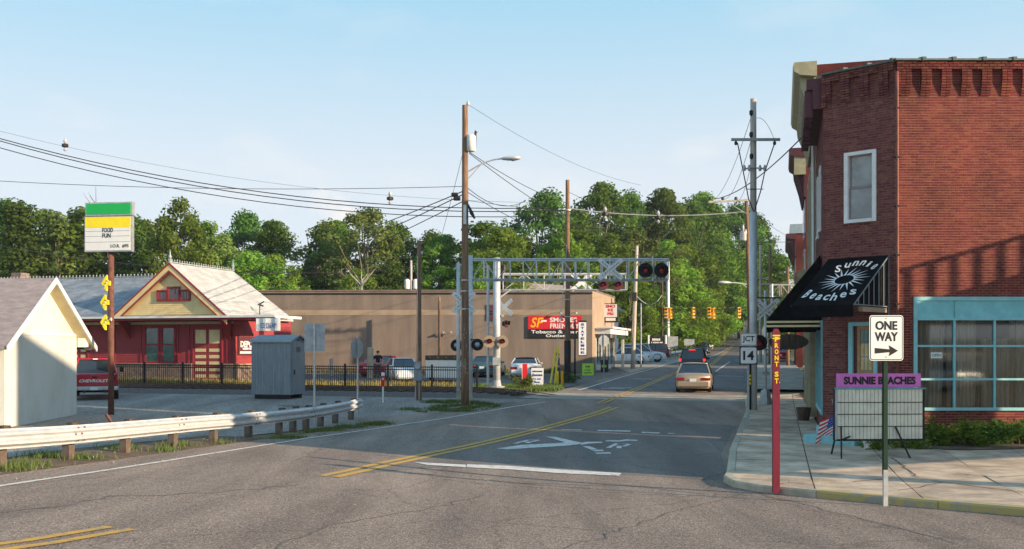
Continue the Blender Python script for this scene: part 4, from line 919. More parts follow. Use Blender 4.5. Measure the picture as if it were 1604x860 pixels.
# corbel teeth: bricks cut to the teeth
mb = MB(); rg = random.Random(2); z = cz_; row = 0
ctop = ZZ(112, 26.5)
while z < H_-.05:
    if z < ctop:
        x = .12
        while x < FL:
            k = min(1, (z-cz_)/(ctop-cz_)*1.7)
            mb.cur = rg.random()*.98+.01; mb.box(x, x+.125, -(.035+.085*k), .002, z, z+BR_H); mb.cur = rg.random()*.98+.01; mb.box(x+.135, x+.26, -(.035+.085*k), .002, z, z+BR_H)
            mb.cur = rg.random()*.98+.01; mb.box(x+.27, x+.525, -.008, .002, z, z+BR_H); x += teeth_w
        mb.box(.0, .11, -.12, .002, z, z+BR_H)
    else:
        x = -(row % 2)*.1
        while x < FL: mb.cur = rg.random()*.98+.01; mb.box(max(x, 0), x+BR_L, -.125-rg.random()*.008, .002, z, z+BR_H); x += BR_L+JT
    z += BR_H+JT; row += 1
mb.build('corbel_course', 'brick_red', fw, kind='stuff')
# chamfer wall (local frame: x from the left corner C1 to the right corner C0)
cw = link('chamfer_wall', None, bk); 
bpy.data.objects.remove(cw)
c1 = C1-C0; cang = math.atan2(CU.y, CU.x)
kz = 27.25
def chx(px):
    k = (px-802)/F; return (k*C1.y-C1.x)/(CU.x-k*CU.y)
wn = (chx(1324), chx(1372), ZZ(349, kz), ZZ(238, kz)); dr = (chx(1330), chx(1375), gb+.42, ZZ(505, kz))
mb = MB()
for x0, x1, a, b in ((0, wn[0], -.5, H_-.02), (wn[1], CL, -.5, H_-.02), (wn[0], wn[1], wn[3], H_-.02), (wn[0], wn[1], dr[3], wn[2])): mb.box(x0, x1, 0, .3, a, b)
cwl = mb.build('corner_wall', 'mortar_dark', bk, (c1.x, c1.y, 0), cang)
brickwork(cwl, z0_, FU, CL, gb-.3, cz_, [wn, (dr[0], dr[1], -1, dr[3])], 'brick_dark', 12, None)
mb = MB(); z = cz_; rg = random.Random(5); row = 0
while z < H_-.06:
    x = 0
    while x < CL-.02:
        mb.cur = rg.random()*.98+.01; k = min(1, (z-cz_)/(ctop-cz_)*1.7)
        dd = .12 if z >= ctop or x < .1 else ((.035+.085*k) if (x % teeth_w) < .27 else .008)
        mb.box(x, min(x+.125, CL), -dd, .002, z, z+BR_H); x += .135
    z += BR_H+JT; row += 1
mb.build('corbel_course', 'brick_dark', cwl, kind='stuff')
window(cwl, wn[0], wn[1], wn[2], wn[3], .06, 'white_paint', 'pane_grey', .1, 2, .12, label='tall white framed upstairs window') if False else None
def subwindow(par, x0, x1, za, zb):
    mb = MB(); fw_ = .09
    mb.box(x0-.02, x0+fw_, -.05, .12, za, zb); mb.box(x1-fw_, x1+.02, -.05, .12, za, zb); mb.box(x0+fw_, x1-fw_, -.05, .12, zb-fw_, zb); mb.box(x0+fw_, x1-fw_, -.08, .12, za, za+fw_)
    return mb
wf = link('upstairs_window', subwindow(None, *wn).mesh('upstairs_window', 'white_paint'), bk, (c1.x, c1.y, 0), cang)
zm = (wn[2]+wn[3])/2
for k, (a, b) in enumerate(((wn[2]+.09, zm), (zm, wn[3]-.09))):
    s = MB(); x0, x1 = wn[0]+.09, wn[1]-.09; y = .06+.03*k
    s.box(x0, x0+.04, y-.02, y+.02, a, b); s.box(x1-.04, x1, y-.02, y+.02, a, b); s.box(x0+.04, x1-.04, y-.02, y+.02, a, a+.045); s.box(x0+.04, x1-.04, y-.02, y+.02, b-.04, b); s.build('sash', 'shingle_mauve', wf)
    B('pane', 'pane_grey', wf, x0+.04, x1-.04, y, y+.004, a+.045, b-.04)
# corner door, steps
x0, x1 = dr[0], dr[1]
mb = MB(); mb.box(x0, x0+.12, -.06, .1, gb+.4, dr[3]); mb.box(x1-.1, x1, -.06, .1, gb+.4, dr[3]); mb.box(x0+.12, x1-.1, -.06, .1, dr[3]-.1, dr[3]); df = mb.build('door_frame', 'turquoise', bk, (c1.x, c1.y, 0), cang)
a, b = x0+.22, x1-.1; B('door_jamb', 'dark_trim', df, x0+.12, x0+.22, .02, .1, gb+.4, dr[3]-.1)
dt = dr[3]-.1; dg = ZZ(580, kz)
mb = MB(); mb.box(a, a+.08, .02, .07, gb+.42, dt); mb.box(b-.08, b, .02, .07, gb+.42, dt); mb.box(a+.08, b-.08, .02, .07, dt-.1, dt); mb.box(a+.08, b-.08, .02, .07, gb+.42, dg); dd = mb.build('door', 'plywood', bk, (c1.x, c1.y, 0), cang)
for i in range(3):
    for j in range(3):
        pw, ph = (b-a-.16)/3, (dt-.1-dg)/3
        B('pane', 'amber_pane' if j < 2 else 'pane_green', dd, a+.08+i*pw+.012, a+.08+(i+1)*pw-.012, .04, .05, dg+j*ph+.012, dg+(j+1)*ph-.012)  # lower two rows of panes are plain amber
MB().box(a+.08, b-.08, .052, .06, dg, dt-.1).build('muntin', 'teal_frame', dd)
mb = MB(); mb.lathe([(.015, 0), (.03, -.03), (.03, -.05), (.01, -.06)], (a+.05, .02, gb+1.3), 8, 'y'); mb.build('door_handle', 'chrome', dd)
for k, (pr, hh) in enumerate(((2.2, .2), (1.5, .4))):
    mb = MB(); mb.bevbox(x0-.22, CL-.12, -pr-.02, .0, gb-.1 if k == 0 else gb+.2, gb+hh, .015); st_ = mb.build('step', 'turquoise', bk, (c1.x, c1.y, 0), cang)
# street side wall
SL = 5.3; u2 = -SU          # seen from outside, x runs towards the near corner
so_ = C1-C0+SU*SL
wins = [(1.1, 1.9, wn[2], wn[3]), (3.1, 3.9, wn[2], wn[3]), (.3, 5.0, gb+.55, 3.4)]
sang = math.atan2(u2.y, u2.x)
mb = MB(); mb.box(0, SL, 0, .3, 3.4, wn[2]); mb.box(0, SL, 0, .3, wn[3], H_-.04); mb.box(0, SL, 0, .3, -.5, gb+.55)
for a, b in ((0, 1.1), (1.9, 3.1), (3.9, SL)): mb.box(a, b, 0, .3, wn[2], wn[3])
for a, b in ((0, .3), (5.0, SL)): mb.box(a, b, 0, .3, gb+.55, 3.4)
sw_ = mb.build('street_wall', 'mortar_dark', bk, (so_.x, so_.y, 0), sang)
brickwork(sw_, z0_, FU, SL, gb-.3, H_-.1, wins, 'brick_dark', 13, None)
for a, b, c, d in wins[:2]:
    o = link('side_window', subwindow(None, a, b, c, d).mesh('side_window', 'white_paint'), bk, (so_.x, so_.y, 0), sang); B('pane', 'pane_grey', o, a+.08, b-.08, .06, .07, c+.08, d-.08)
a, b, c, d = wins[2]; mb = MB(); mb.box(a, a+.14, -.05, .1, c, d); mb.box(b-.14, b, -.05, .1, c, d); mb.box(a+.14, b-.14, -.05, .1, d-.14, d); mb.box(a+.14, b-.14, -.05, .1, c, c+.14); mb.box(2.5, 2.6, -.04, .1, c+.14, d-.14)
o = mb.build('side_shop_window', 'turquoise', bk, (so_.x, so_.y, 0), sang); B('pane', 'pane_dark', o, a+.14, 2.5, .03, .04, c+.14, d-.14); B('pane', 'pane_dark', o, 2.6, b-.14, .03, .04, c+.14, d-.14)
mb = MB(); mb.box(0, SL, -.28, 0, H_-.9, H_-.05); mb.box(0, SL, -.45, -.28, H_-.35, H_-.05)
for k in range(9): mb.box(.15+k*.6, .4+k*.6, -.5, -.28, H_-1.1, H_-.35)
mb.build('bracketed_cornice', 'dark_trim', bk, (so_.x, so_.y, 0), sang)
# roof slab, coping tiles, downspout
pl = [(.1, .1), (FL, .1), (FL, 9), (c1.x+SU.x*SL+.1, c1.y+SU.y*SL), (c1.x+.1, c1.y+.1)]
MB().prism(pl, H_-.4, H_-.2, 'z').build('roof', 'tile_green', bk)
tile = MB(); tile.prism([(-.18, 0), (.32, 0), (.3, .07), (.07, .10), (-.17, .05)], 0, .74, 'x'); tile.prism([(-.2, -.01), (.34, -.01), (.32, .10), (.07, .14), (-.19, .09)], .70, .80, 'x'); tm_ = tile.mesh('coping_tile', 'tile_green')
for k in range(10): link('coping_tile', tm_, bk, (.05+k*.8-.1, 0, H_))
for k in range(3):
    o = link('coping_tile', tm_, bk, (c1.x+CU.x*(k*.68), c1.y+CU.y*(k*.68), H_-.01-.003*k), cang); o.scale = (.85, 1, 1)
for k in range(6): p = so_-SU*0+(-SU)*(k*.85); link('coping_tile', tm_, bk, (p.x, p.y, H_-.03), sang)
mb = MB(); mb.tube([(-.02, -.16, H_-.3), (-.02, -.17, H_-.8), (.02, -.07, H_-1.2), (.03, -.06, 4), (.03, -.06, gb)], .045, 8); mb.build('downspout', 'downspout', bk, smooth=True)
for k in range(7): MB().box(-.03, .09, -.12, 0, gb+1+k*1.3, gb+1.04+k*1.3).build('pipe_clip', 'dark_metal', bk)
# turquoise shop window
gx = [W(p, 26.5)-C0.x for p in (1433, 1494, 1557, 1620, 1684)]; gx[0] = wx0; gz = [wz0+.08, ZZ(594, 26.5), ZZ(542, 26.5), ZZ(500, 26.5)]; ge = gx[-1]
sh = MB(); f_ = .055
sh.box(wx0-.05, wx0+.05, -.06, .1, wz0, wz1); sh.box(wx0+.05, wx1, -.06, .1, wz0, wz0+.08); sh.box(wx0+.05, wx1, -.06, .1, wz1-.1, wz1); 
sw = sh.build('shop_window', 'turquoise', bk)
B('header_panel', 'header_blue', sw, wx0+.05, wx1, -.03, .1, gz[3]+.03, wz1-.1); B('header_rail', 'turquoise', sw, wx0+.05, wx1, -.07, .1, gz[3]-.03, gz[3]+.03)
for x in (gx[1], gx[3]): B('header_joint', 'teal_frame', sw, x-.01, x+.01, -.038, -.03, gz[3]+.03, wz1-.1)
for x in gx[1:]: B('mullion', 'turquoise', sw, x-f_/2, x+f_/2, -.05, .06, gz[0], gz[3]-.03)
pr = [wx0+.05]+gx[1:]
for i in range(len(pr)-1):
    a, b = pr[i]+(f_/2 if i else 0), pr[i+1]-f_/2
    for z in gz[1:3]: B('transom', 'turquoise', sw, a, b, -.045, .05, z-f_/2, z+f_/2)
    for j in range(3): B('pane', 'shop_glass', sw, a, b, .0, .006, gz[j]+(f_/2 if j else 0), gz[j+1]-(f_/2 if j < 2 else .03))
# interior: back wall, floor, curtains
mb = MB(); mb.box(.35, 7, 2.5, 2.6, 0, 4.4); mb.box(.35, 7, .35, 2.5, .55, .6); mb.box(.35, 7, .35, 2.5, 4.3, 4.35); mb.box(.31, .35, .31, 2.5, 0, 4.4); mb.build('shop_interior', 'interior', bk)
for (a, b, zt_, ph) in ((wx0+.2, wx0+.95, gz[3]+.1, 0), (gx[1]+.15, gx[1]+.75, gz[3]+.1, 1), (gx[2]-.15, gx[2]+.55, gz[2]+.2, 2), (gx[3]-.3, gx[3]+.5, gz[3]+.1, 3), (wx0+.0, wx0+.25, gz[3]+.1, 4), (gx[1]+.8, gx[2]-.25, gz[1]+.3, 5), (gx[0]+1.0, gx[1]+.1, gz[3]+.1, 6), (gx[2]+.6, gx[3]-.35, gz[3]+.1, 7)):
    mb = MB(); n = 26; vs = [(a+(b-a)*i/n*(1 if r else .86+.1*sin(ph)), .36+.05*sin(i*1.35+ph), z) for r, z in ((0, gz[0]-.1), (1, zt_)) for i in range(n+1)]
    mb.add(vs, [(i, i+1, i+n+2, i+n+1) for i in range(n)]); mb.build('curtain', 'curtain', bk, smooth=True)
o = B('open_sign', 'white_sign', sw, gx[0]+.42, gx[0]+.72, -.02, -.005, ZZ(561, 26.5), ZZ(552, 26.5)); text('OPEN', .25, .09, 'teal_frame', o, (gx[0]+.57, -.021, ZZ(556.5, 26.5)), 0, .03)
# black corner awning
AP = 2.15; a0, a1 = chx(1299), chx(1393); tz1 = ZZ(403, 27.2); bz1 = ZZ(478, 25.6); vz1 = bz1-.31
aw = link('awning', None, bk); bpy.data.objects.remove(aw)
mb = MB(); n = 12; vs = []
for r in range(9):
    t = r/8
    for i in range(n+1):
        s = i/n; sag = .03*sin(pi*s*3)**2*sin(pi*t)
        vs.append((a0+(a1-a0)*s, -.05-AP*t, tz1+(bz1-tz1)*t-sag))
for i in range(n+1): vs.append((a0+(a1-a0)*i/n, -AP-.05-.01*sin(i*2.1), vz1))
mb.add(vs, [(r*(n+1)+i, r*(n+1)+i+1, (r+1)*(n+1)+i+1, (r+1)*(n+1)+i) for r in range(9) for i in range(n)])
aw = mb.build('awning', 'black_cloth', bk, (c1.x, c1.y, 0), cang, smooth=False)
mb = MB()
for (xs_) in (a0, a1):
    for t in (0, 1): pass
    mb.tube([(xs_, -.03, bz1), (xs_, -AP-.03, bz1)], .018, 5); mb.tube([(xs_, -.05, tz1-.03), (xs_, -AP-.03, bz1-.02)], .018, 5); mb.tube([(xs_, -.03, vz1), (xs_, -.03, tz1)], .018, 5)
    for k in range(1, 7): t = k/7; mb.tube([(xs_, -.05-AP*t, tz1+(bz1-tz1)*t-.03), (xs_, -.05-AP*t, bz1)], .013, 4)
mb.build('awning_frame', 'cabinet_metal', aw)
MB().add([(a1-.025, -.06, tz1-.05), (a1-.025, -AP, bz1-.03), (a1-.025, -AP, bz1-.02), (a1-.025, -.06, bz1-.02), (a1-.035, -.06, tz1-.05), (a1-.035, -AP, bz1-.03), (a1-.035, -AP, bz1-.02), (a1-.035, -.06, bz1-.02)], [(0, 1, 2, 3), (7, 6, 5, 4)]).build('side_shade_sheet', 'black_cloth', aw)  # black sheet added for the shade seen through the open side
B('lamp_tube', 'tan_band', aw, a1-.02, a1+.10, -AP+.3, -.4, bz1-.17, bz1-.05)
sa = math.atan2(tz1-bz1, AP)            # slope of the cloth
def onaw(s, t): return (a0+(a1-a0)*s, -.07-AP*t, tz1+(bz1-tz1)*t+.012)
rxx = -(pi/2-sa)
def awtext(st, w_, h_, s, t, curve=0):
    "letters set one by one along an arc on the slope"
    n = len(st); out = MB(); Ls = sqrt(AP**2+(tz1-bz1)**2)
    for i, chh in enumerate(st):
        f = (i-(n-1)/2)/((n-1)/2); xx = s*(a1-a0)+f*w_/2; dy = curve*f*f; o = text(chh, w_/n*(.5 if chh in 'il' else .86), h_*(1.15 if chh in 'BSh' else .8), 'white_sign', aw, (a0+xx, -.07-AP*(t+dy/Ls), tz1+(bz1-tz1)*(t+dy/Ls)+.014+(h_*.0)), 0, .015, name='awning_letter', rx=-(pi/2-sa)); o.rotation_euler = (-(pi/2-sa), 0, -f*curve*1.1)
awtext('Sunnie', 1.0, .34, .62, .15, .26); awtext('Beaches', 1.25, .34, .50, .86, -.24)
mb = MB()
for k in range(20):
    a = 2*pi*k/20; r0, r1 = .24, .58+.08*(k % 2)
    cx_, t_ = .57*(a1-a0), .5; Ls = sqrt(AP**2+(tz1-bz1)**2)
    def q(r, aa): xx = cx_+r*cos(aa)*1.05; v = t_+r*sin(aa)/Ls; return (a0+xx, -.07-AP*v, tz1+(bz1-tz1)*v+.016)
    mb.add([q(r0, a-.15), q(r0, a+.15), q(r1, a+.16), q(r0+.06, a-.02)], [(0, 3, 2, 1)])
mb.build('sun_emblem', 'white_sign', aw)
# second awning on the street side, with two cream stripes on its valance
ya = 1.55; za_, zb_ = ZZ(401, 29), ZZ(500, 28.2)
mb = MB(); mb.add([(.6, -.05, za_), (4.6, -.05, za_), (4.6, -ya, zb_), (.6, -ya, zb_), (.6, -ya, zb_-.3), (4.6, -ya, zb_-.3), (4.6, -.05, zb_), (.6, -.05, zb_), (4.6, -.05, zb_-.3), (.6, -.05, zb_-.3)], [(0, 1, 2, 3), (3, 2, 5, 4), (1, 6, 2), (0, 3, 7), (2, 6, 8, 5), (3, 4, 9, 7)])
a2 = mb.build('side_awning', 'black_cloth', bk, (so_.x, so_.y, 0), sang)
for dz2 in (.03, .15): MB().box(4.603, 4.612, -ya, -.06, zb_-dz2-.06, zb_-dz2).build('stripe', 'cream_paint', a2); MB().box(.6, 4.6, -ya-.012, -ya-.003, zb_-dz2-.06, zb_-dz2).build('stripe', 'cream_paint', a2)
# ---------------------------------------------------------------- cream corniced building next door and those beyond
def row_building(name, label, s0, s1, hgt, wallm, cm, proj, corn_h, depth):
    "a facade on the street line from distance s0 to s1 beyond the chamfer"
    p = C1+SU*s1; o = thing(name, label, 'building', (p.x, p.y, T(p.x, p.y)), sang); Lb = s1-s0; g = T(p.x, p.y); Ht = hgt-g
    mb = MB(); mb.box(0, Lb, .0, depth, -.3, Ht); mb.build('wall', wallm, o)
    mb = MB(); n = max(6, int(Lb/.55)); z1 = Ht+.1
    mb.prism([(0, z1), (-proj, z1), (-proj-.05, z1-.12), (-proj, z1-.3), (-proj*.75, z1-.42), (0, z1-.5)], -.1, Lb+.1, 'x'); mb.build('cornice', cm, o)
    for k in range(n):
        x = (k+.5)*Lb/n; mb = MB(); mb.prism([(0, z1-.5), (-proj*.75, z1-.42), (-proj*.7, z1-.8), (-proj*.35, z1-corn_h*.7), (-.12, z1-corn_h), (0, z1-corn_h)], x-.08, x+.08, 'x'); mb.build('cornice_bracket', cm, o)
    mb = MB(); mb.box(0, Lb, -.10, 0, z1-corn_h, z1-.5); mb.build('frieze', cm, o)
    return o, Lb, Ht
o, Lb, Ht = row_building('cream_storefront', 'tall narrow building with a bracketed cream cornice behind the brick corner store', SL+.05, 14.0, ZZ(103, 33.2), 'brick_red', 'cornice_cream', .72, 2.0, 2.6)
for k in range(4):
    x = .7+k*2.05; mb = MB(); mb.box(x-.12, x, -.12, .02, 5.0, 8.9); mb.box(x+1.1, x+1.22, -.12, .02, 5.0, 8.9); mb.box(x, x+1.1, -.12, .02, 8.75, 8.9); mb.box(x, x+1.1, -.16, .02, 5.0, 5.15); f = mb.build('window', 'cornice_cream', o); B('pane', 'pane_grey', f, x, x+1.1, -.05, -.01, 5.15, 8.75)
mb = MB(); mb.prism([(0, 4.9), (-.6, 4.9), (-.65, 4.7), (-.35, 4.5), (-.2, 4.0), (0, 4.0)], -.05, Lb+.02, 'x'); mb.build('shop_cornice', 'cornice_cream', o)
for k in range(5): x = .1+k*2.05; B('pilaster', 'cornice_cream', o, x, x+.3, -.22, .0, 0, 4.0)
for k in range(4): x = .4+k*2.05; f = B('shop_front', 'depot_brick', o, x, x+1.75, -.08, 0, 0, .7); B('pane', 'pane_dark', f, x, x+1.75, -.05, -.01, .7, 3.9)
mb = MB(); mb.tube([(Lb-.15, -.12, Ht-1.6), (Lb-.12, -.1, 0)], .05, 6); mb.build('downspout', 'white_paint', o)
o, Lb, Ht = row_building('dark_corniced_building', 'brick building with a dark bracketed cornice beyond the cream storefront', 21.5, 26.5, ZZ(240, 49.5), 'brick_dark', 'dark_trim', .75, 2.4, 7)
B('cornice_end', 'cornice_cream', o, Lb, Lb+.06, -.55, 0, Ht-1.2, Ht-.1)
for k in range(2):
    x = .7+k*2.2
    for z in (5.2, 8.0): f = B('window', 'white_paint', o, x-.1, x+1.2, -.06, .0, z-.1, z+1.9); B('pane', 'pane_dark', f, x, x+1.1, -.07, -.061, z, z+1.8)
    f = B('shop_front', 'depot_brick', o, x-.3, x+1.5, -.06, 0, 0, .7); B('pane', 'pane_dark', f, x-.3, x+1.5, -.05, -.01, .7, 3.4)
o, Lb, Ht = row_building('far_brick_building', 'far red brick building with a dark cornice and pale roof edge down the street', 58, 72, ZZ(372, 86), 'brick_red', 'dark_trim', .8, 1.9, 8)
B('roof_edge', 'copper_grey', o, 0, Lb, -.5, 3, Ht+.12, Ht+.9)
for k in range(5):
    x = .8+k*2.6
    for z in (4.8, 8.0): f = B('window', 'white_paint', o, x-.1, x+1.2, -.06, .0, z-.1, z+1.9); B('pane', 'pane_dark', f, x, x+1.1, -.07, -.061, z, z+1.8)
for i, (s0, s1, hh, mt) in enumerate(((73, 90, 4.6, 'brick_dark'), (27, 50, 5.0, 'brick_dark'))):
    p = C1+SU*s1; o = thing('low_building', ['dim brick block far down the right side of the street', 'low dark brick shop between the two taller right hand buildings'][i], 'building', (p.x, p.y, T(p.x, p.y)), sang)
    B('wall', mt, o, 0, s1-s0, .6, 10, -.3, hh); B('coping', 'concrete', o, -.05, s1-s0+.05, .5, 10.1, hh, hh+.15)
    for k in range(5): x = 1+k*3.1; f = B('window', 'white_paint', o, x-.1, x+1.6, .54, .6, .8, 2.9); B('pane', 'pane_dark', f, x, x+1.5, .53, .539, .9, 2.8)
# hanging shop sign and clutter by the cream building's front
p = C1+SU*6.8; o = thing('hanging_sign', 'dark oval hanging shop sign over the right sidewalk', 'sign', (p.x-.05, p.y, T(p.x, p.y)+SH), sang)
mb = MB(); mb.tube([(0, 0, 3.0), (0, -1.5, 3.0)], .02, 5); mb.build('bracket', 'black_matte', o)
mb = MB(); mb.lathe([(.01, -.03), (.5, -.03), (.5, .03), (.01, .03)], (0, 0, 0), 20, 'x'); q = mb.build('board', 'wood_dark', o, (0, -.85, 2.55)); q.scale = (1, 1.35, .55)
# gooseneck mailbox style planter and bench
p = C1+SU*4.9; o = thing('flower_tub', 'dark tub with dried brown flowers against the storefront on the right sidewalk', 'planter', (p.x-.45, p.y, T(p.x, p.y)+SH), sang)
MB().lathe([(.18, 0), (.25, .4), (.27, .42), (.22, .43)], (0, 0, 0), 10).build('tub', 'wood_dark', o)
# ---------------------------------------------------------------- structures to the right of the picture whose shade falls into it
vd = thing('street_viaduct', 'concrete ramp with a steel railing beside the brick store, its railing shadow on the wall', 'ramp', (0, 0, 0)); K = .28; xa, za3 = 19.2, 6.35
mb = MB(); xe = 46
mb.add([(xa, 21.6, za3-2.0), (xe, 21.6, za3-2.0+(xe-xa)*K), (xe, 21.6, za3+(xe-xa)*K), (xa, 21.6, za3), (xa, 22.4, za3-2.0), (xe, 22.4, za3-2.0+(xe-xa)*K), (xe, 22.4, za3+(xe-xa)*K), (xa, 22.4, za3)], [(0, 1, 2, 3), (7, 6, 5, 4), (0, 4, 5, 1), (1, 5, 6, 2), (2, 6, 7, 3), (3, 7, 4, 0)])
mb.build('deck', 'concrete', vd)
x = xa+.1
while x < xe: MB().box(x, x+.09, 21.95, 22.05, za3+(x-xa)*K, za3+(x-xa)*K+.95).build('baluster', 'galv_dull', vd); x += .62
mb = MB(); mb.bar((xa, 22, za3+.98), (xe, 22, za3+.98+(xe-xa)*K), .12, .12); mb.build('handrail', 'galv_dull', vd)
for x in (20.5, 29, 38): MB().box(x, x+.6, 21.7, 22.3, -.5, za3-2+(x-xa)*K+.1).build('pier', 'concrete', vd)
bl_ = thing('shade_panel', 'unseen double deck panel on steel posts, added to shade the road', 'shade_panel', (15.9, 13.9, 0), math.atan2(.40, .915)); BW = 10.4  # unseen panel, added and shaped to shade the road and white house
B('post', 'rust', bl_, -.05, .45, .1, .6, -.3, 4); B('post', 'rust', bl_, BW-.8, BW-.4, .3, .7, -.3, 11)
for k in range(2):
    B('panel', 'white_sign', bl_, k*2.3, BW, 0, .25, 3.5+k*4.6, 8.0+k*5.4); B('panel_frame', 'dark_metal', bl_, .0, BW, .25, .4, 3.7+k*4.6, 3.9+k*4.6)
# ================================================================== STREET FURNITURE
def ground_at(px, Y): x = W(px, Y); return (x, Y, T(x, Y))
# ---------------------------------------------------------------- guardrail
gr = thing('guardrail', 'weathered galvanised steel guardrail on posts along the left edge of the road', 'guardrail', (0, 0, 0))
g0_, gd = Vector((-9.0, 17.75)), Vector((.396, 1.86))
gpt = lambda k: g0_+gd*k
prof = [(0, .0), (0, .035), (-.085, .085), (-.085, .125), (0, .175), (0, .2), (-.085, .25), (-.085, .29), (0, .335), (0, .36)]
nrm_ = Vector((gd.y, -gd.x)).normalized()
rail_h = lambda k: .335
def beam(k0, k1, nm='rail_beam'):
    mb = MB(); n = 8; P = []
    for i in range(n+1):
        k = k0+(k1-k0)*i/n; p = gpt(k); z = T(*p)+rail_h(k)
        for o, h in prof: q = p+nrm_*(-o+.06); P.append((q.x, q.y, z+h))
    m = len(prof); mb.add(P, [(i*m+j, i*m+j+1, i*m+m+j+1, i*m+m+j) for i in range(n) for j in range(m-1)])
    o = mb.build(nm, 'guard_metal', gr, smooth=False); o.modifiers.new('s', 'SOLIDIFY').thickness = .006; return o
ks = [-5, -3.02, -1.02, .98, 2.98, 4.98, 6.98, 9.15]
for i, (a, b) in enumerate(zip(ks[:-1], ks[1:])): beam(a, b+.07)
for k in ks[1:-1]:
    p = gpt(k+.03); z = T(*p)+rail_h(k)
    for dz in (.06, .18, .31):
        for dk in (-.05, .05):
            q = gpt(k+.03+dk)+nrm_*(.13 if dz != .18 else .075); MB().lathe([(.02, -.01), (.02, .012), (.008, .02)], (0, 0, 0), 6, 'x').build('splice_bolt', 'guard_post', gr, (q.x, q.y, z+dz), 0)
pm = MB(); pm.box(-.012, .012, -.075, .075, -.4, .62); pm.box(-.05, -.012, -.085, -.075, -.4, .62); pm.box(.012, .05, -.085, -.075, -.4, .62); pm.box(-.05, -.012, .075, .085, -.4, .62); pm.box(.012, .05, .075, .085, -.4, .62)
ga = math.atan2(gd.y, gd.x)-pi/2
pmm = MB().box(-.10, .10, -.085, .085, -.4, .66).mesh('post', 'guard_post'); blk = MB().bevbox(-.09, .06, -.09, .09, .36, .74, .01).mesh('offset_block', 'wood_dark')
for k in [-4, -3, -2, -1, 0, 1, 2, 3, 4, 5, 6, 6.5, 7, 7.6, 8.25, 9.0]:
    p = gpt(k)-nrm_*.15
    link('post', pmm, gr, (p.x, p.y, T(*p)), ga).scale = (.8, 1, 1); q = gpt(k)-nrm_*.04
    link('offset_block', blk, gr, (q.x, q.y, T(*p)), ga)
p = gpt(9.15)+nrm_*.1; mb = MB(); mb.lathe([(.12, 0), (.12, .34)], (0, 0, 0), 12); mb.build('end_wing', 'guard_metal', gr, (p.x-.1, p.y, T(*p)+.36))
a, b = gp(203, 706), gp(160, 688); o = thing('leaning_stake', 'thin rusty stake leaning behind the guardrail near the sign pole', 'stake', (a[0], a[1], T(*a))); mb = MB(); mb.bar((0, 0, 0), (-.62, .25, .78), .05); mb.build('bar', 'rust', o)
# ---------------------------------------------------------------- iron fence
fe = thing('iron_fence', 'black iron picket fence running along the railroad in front of the depot', 'fence', (0, 0, 0))
fa, fb = Vector((-31.0, 58.3)), Vector((-1.78, 50.7)); fl = (fb-fa).length; fdir = (fb-fa)/fl; nP = 13
for i in range(nP+1):
    p = fb-fdir*(i*2.42); z = T(*p); mb = MB(); mb.box(-.045, .045, -.045, .045, -.1, 1.30); mb.prism([(-.06, 1.3), (.06, 1.3), (0, 1.38)], -.05, .05, 'y'); mb.build('post', 'black_matte', fe, (p.x, p.y, z), math.atan2(fdir.y, fdir.x))
    if i == nP: break
    q = fb-fdir*((i+1)*2.42); zq = T(*q); rl = MB()
    for h in (.12, 1.08, 1.22): rl.bar((p.x, p.y, z+h), (q.x, q.y, zq+h), .045, .05)
    rl.build('rails', 'black_matte', fe, kind='stuff'); pk_m = MB()
    for k in range(1, 20): c = p.lerp(q, k/20); zc = z+(zq-z)*k/20; pk_m.box(c.x-.013, c.x+.013, c.y-.013, c.y+.013, zc+.06, zc+1.26)
    pk_m.build('pickets', 'black_matte', fe, kind='stuff')
# ---------------------------------------------------------------- poles
def pole(name, label, px, Y, top, r0=.15, m='wood_pole', lean=(0, 0), cat='utility pole', r1=None, n=10, grp=None):
    x, y, z = ground_at(px, Y); o = thing(name, label, cat, (x, y, z), 0, grp); h = ZZ(top, Y)-z; mb = MB(); K_ = 8
    mb.tube([(lean[0]*t/K_*h, lean[1]*t/K_*h, -.3 if t == 0 else h*t/K_) for t in range(K_+1)], [r0+((r1 or r0*.68)-r0)*t/K_ for t in range(K_+1)], n)
    mb.build('shaft', m, o, smooth=True); return o, h
def cobra(o, z, ang, reach, rise, headm='silver_paint'):
    mb = MB(); pts = [(reach*t*cos(ang), reach*t*sin(ang), z+rise*sin(t*pi/2)) for t in [i/8 for i in range(9)]]; mb.tube(pts, .035, 6)
    mb.tube([(0, 0, z-.35), (reach*.45*cos(ang), reach*.45*sin(ang), z+rise*.62)], .022, 5); a = mb.build('lamp_arm', 'silver_paint', o)
    hd = MB(); hd.lathe([(.04, 0), (.09, .05), (.15, .3), (.17, .55), (.12, .75), (.02, .82)], (0, 0, 0), 10, 'x'); q = hd.build('lamp_head', headm, a, (reach*cos(ang), reach*sin(ang), z+rise), ang, smooth=True); q.scale = (1, 1, .6)
    l = MB(); l.lathe([(.02, -.16), (.12, -.1), (.15, -.02), (.1, .0)], (0, 0, 0), 10); l.build('lens', 'grey_lens', q, (.5, 0, -.04), 0, smooth=True)
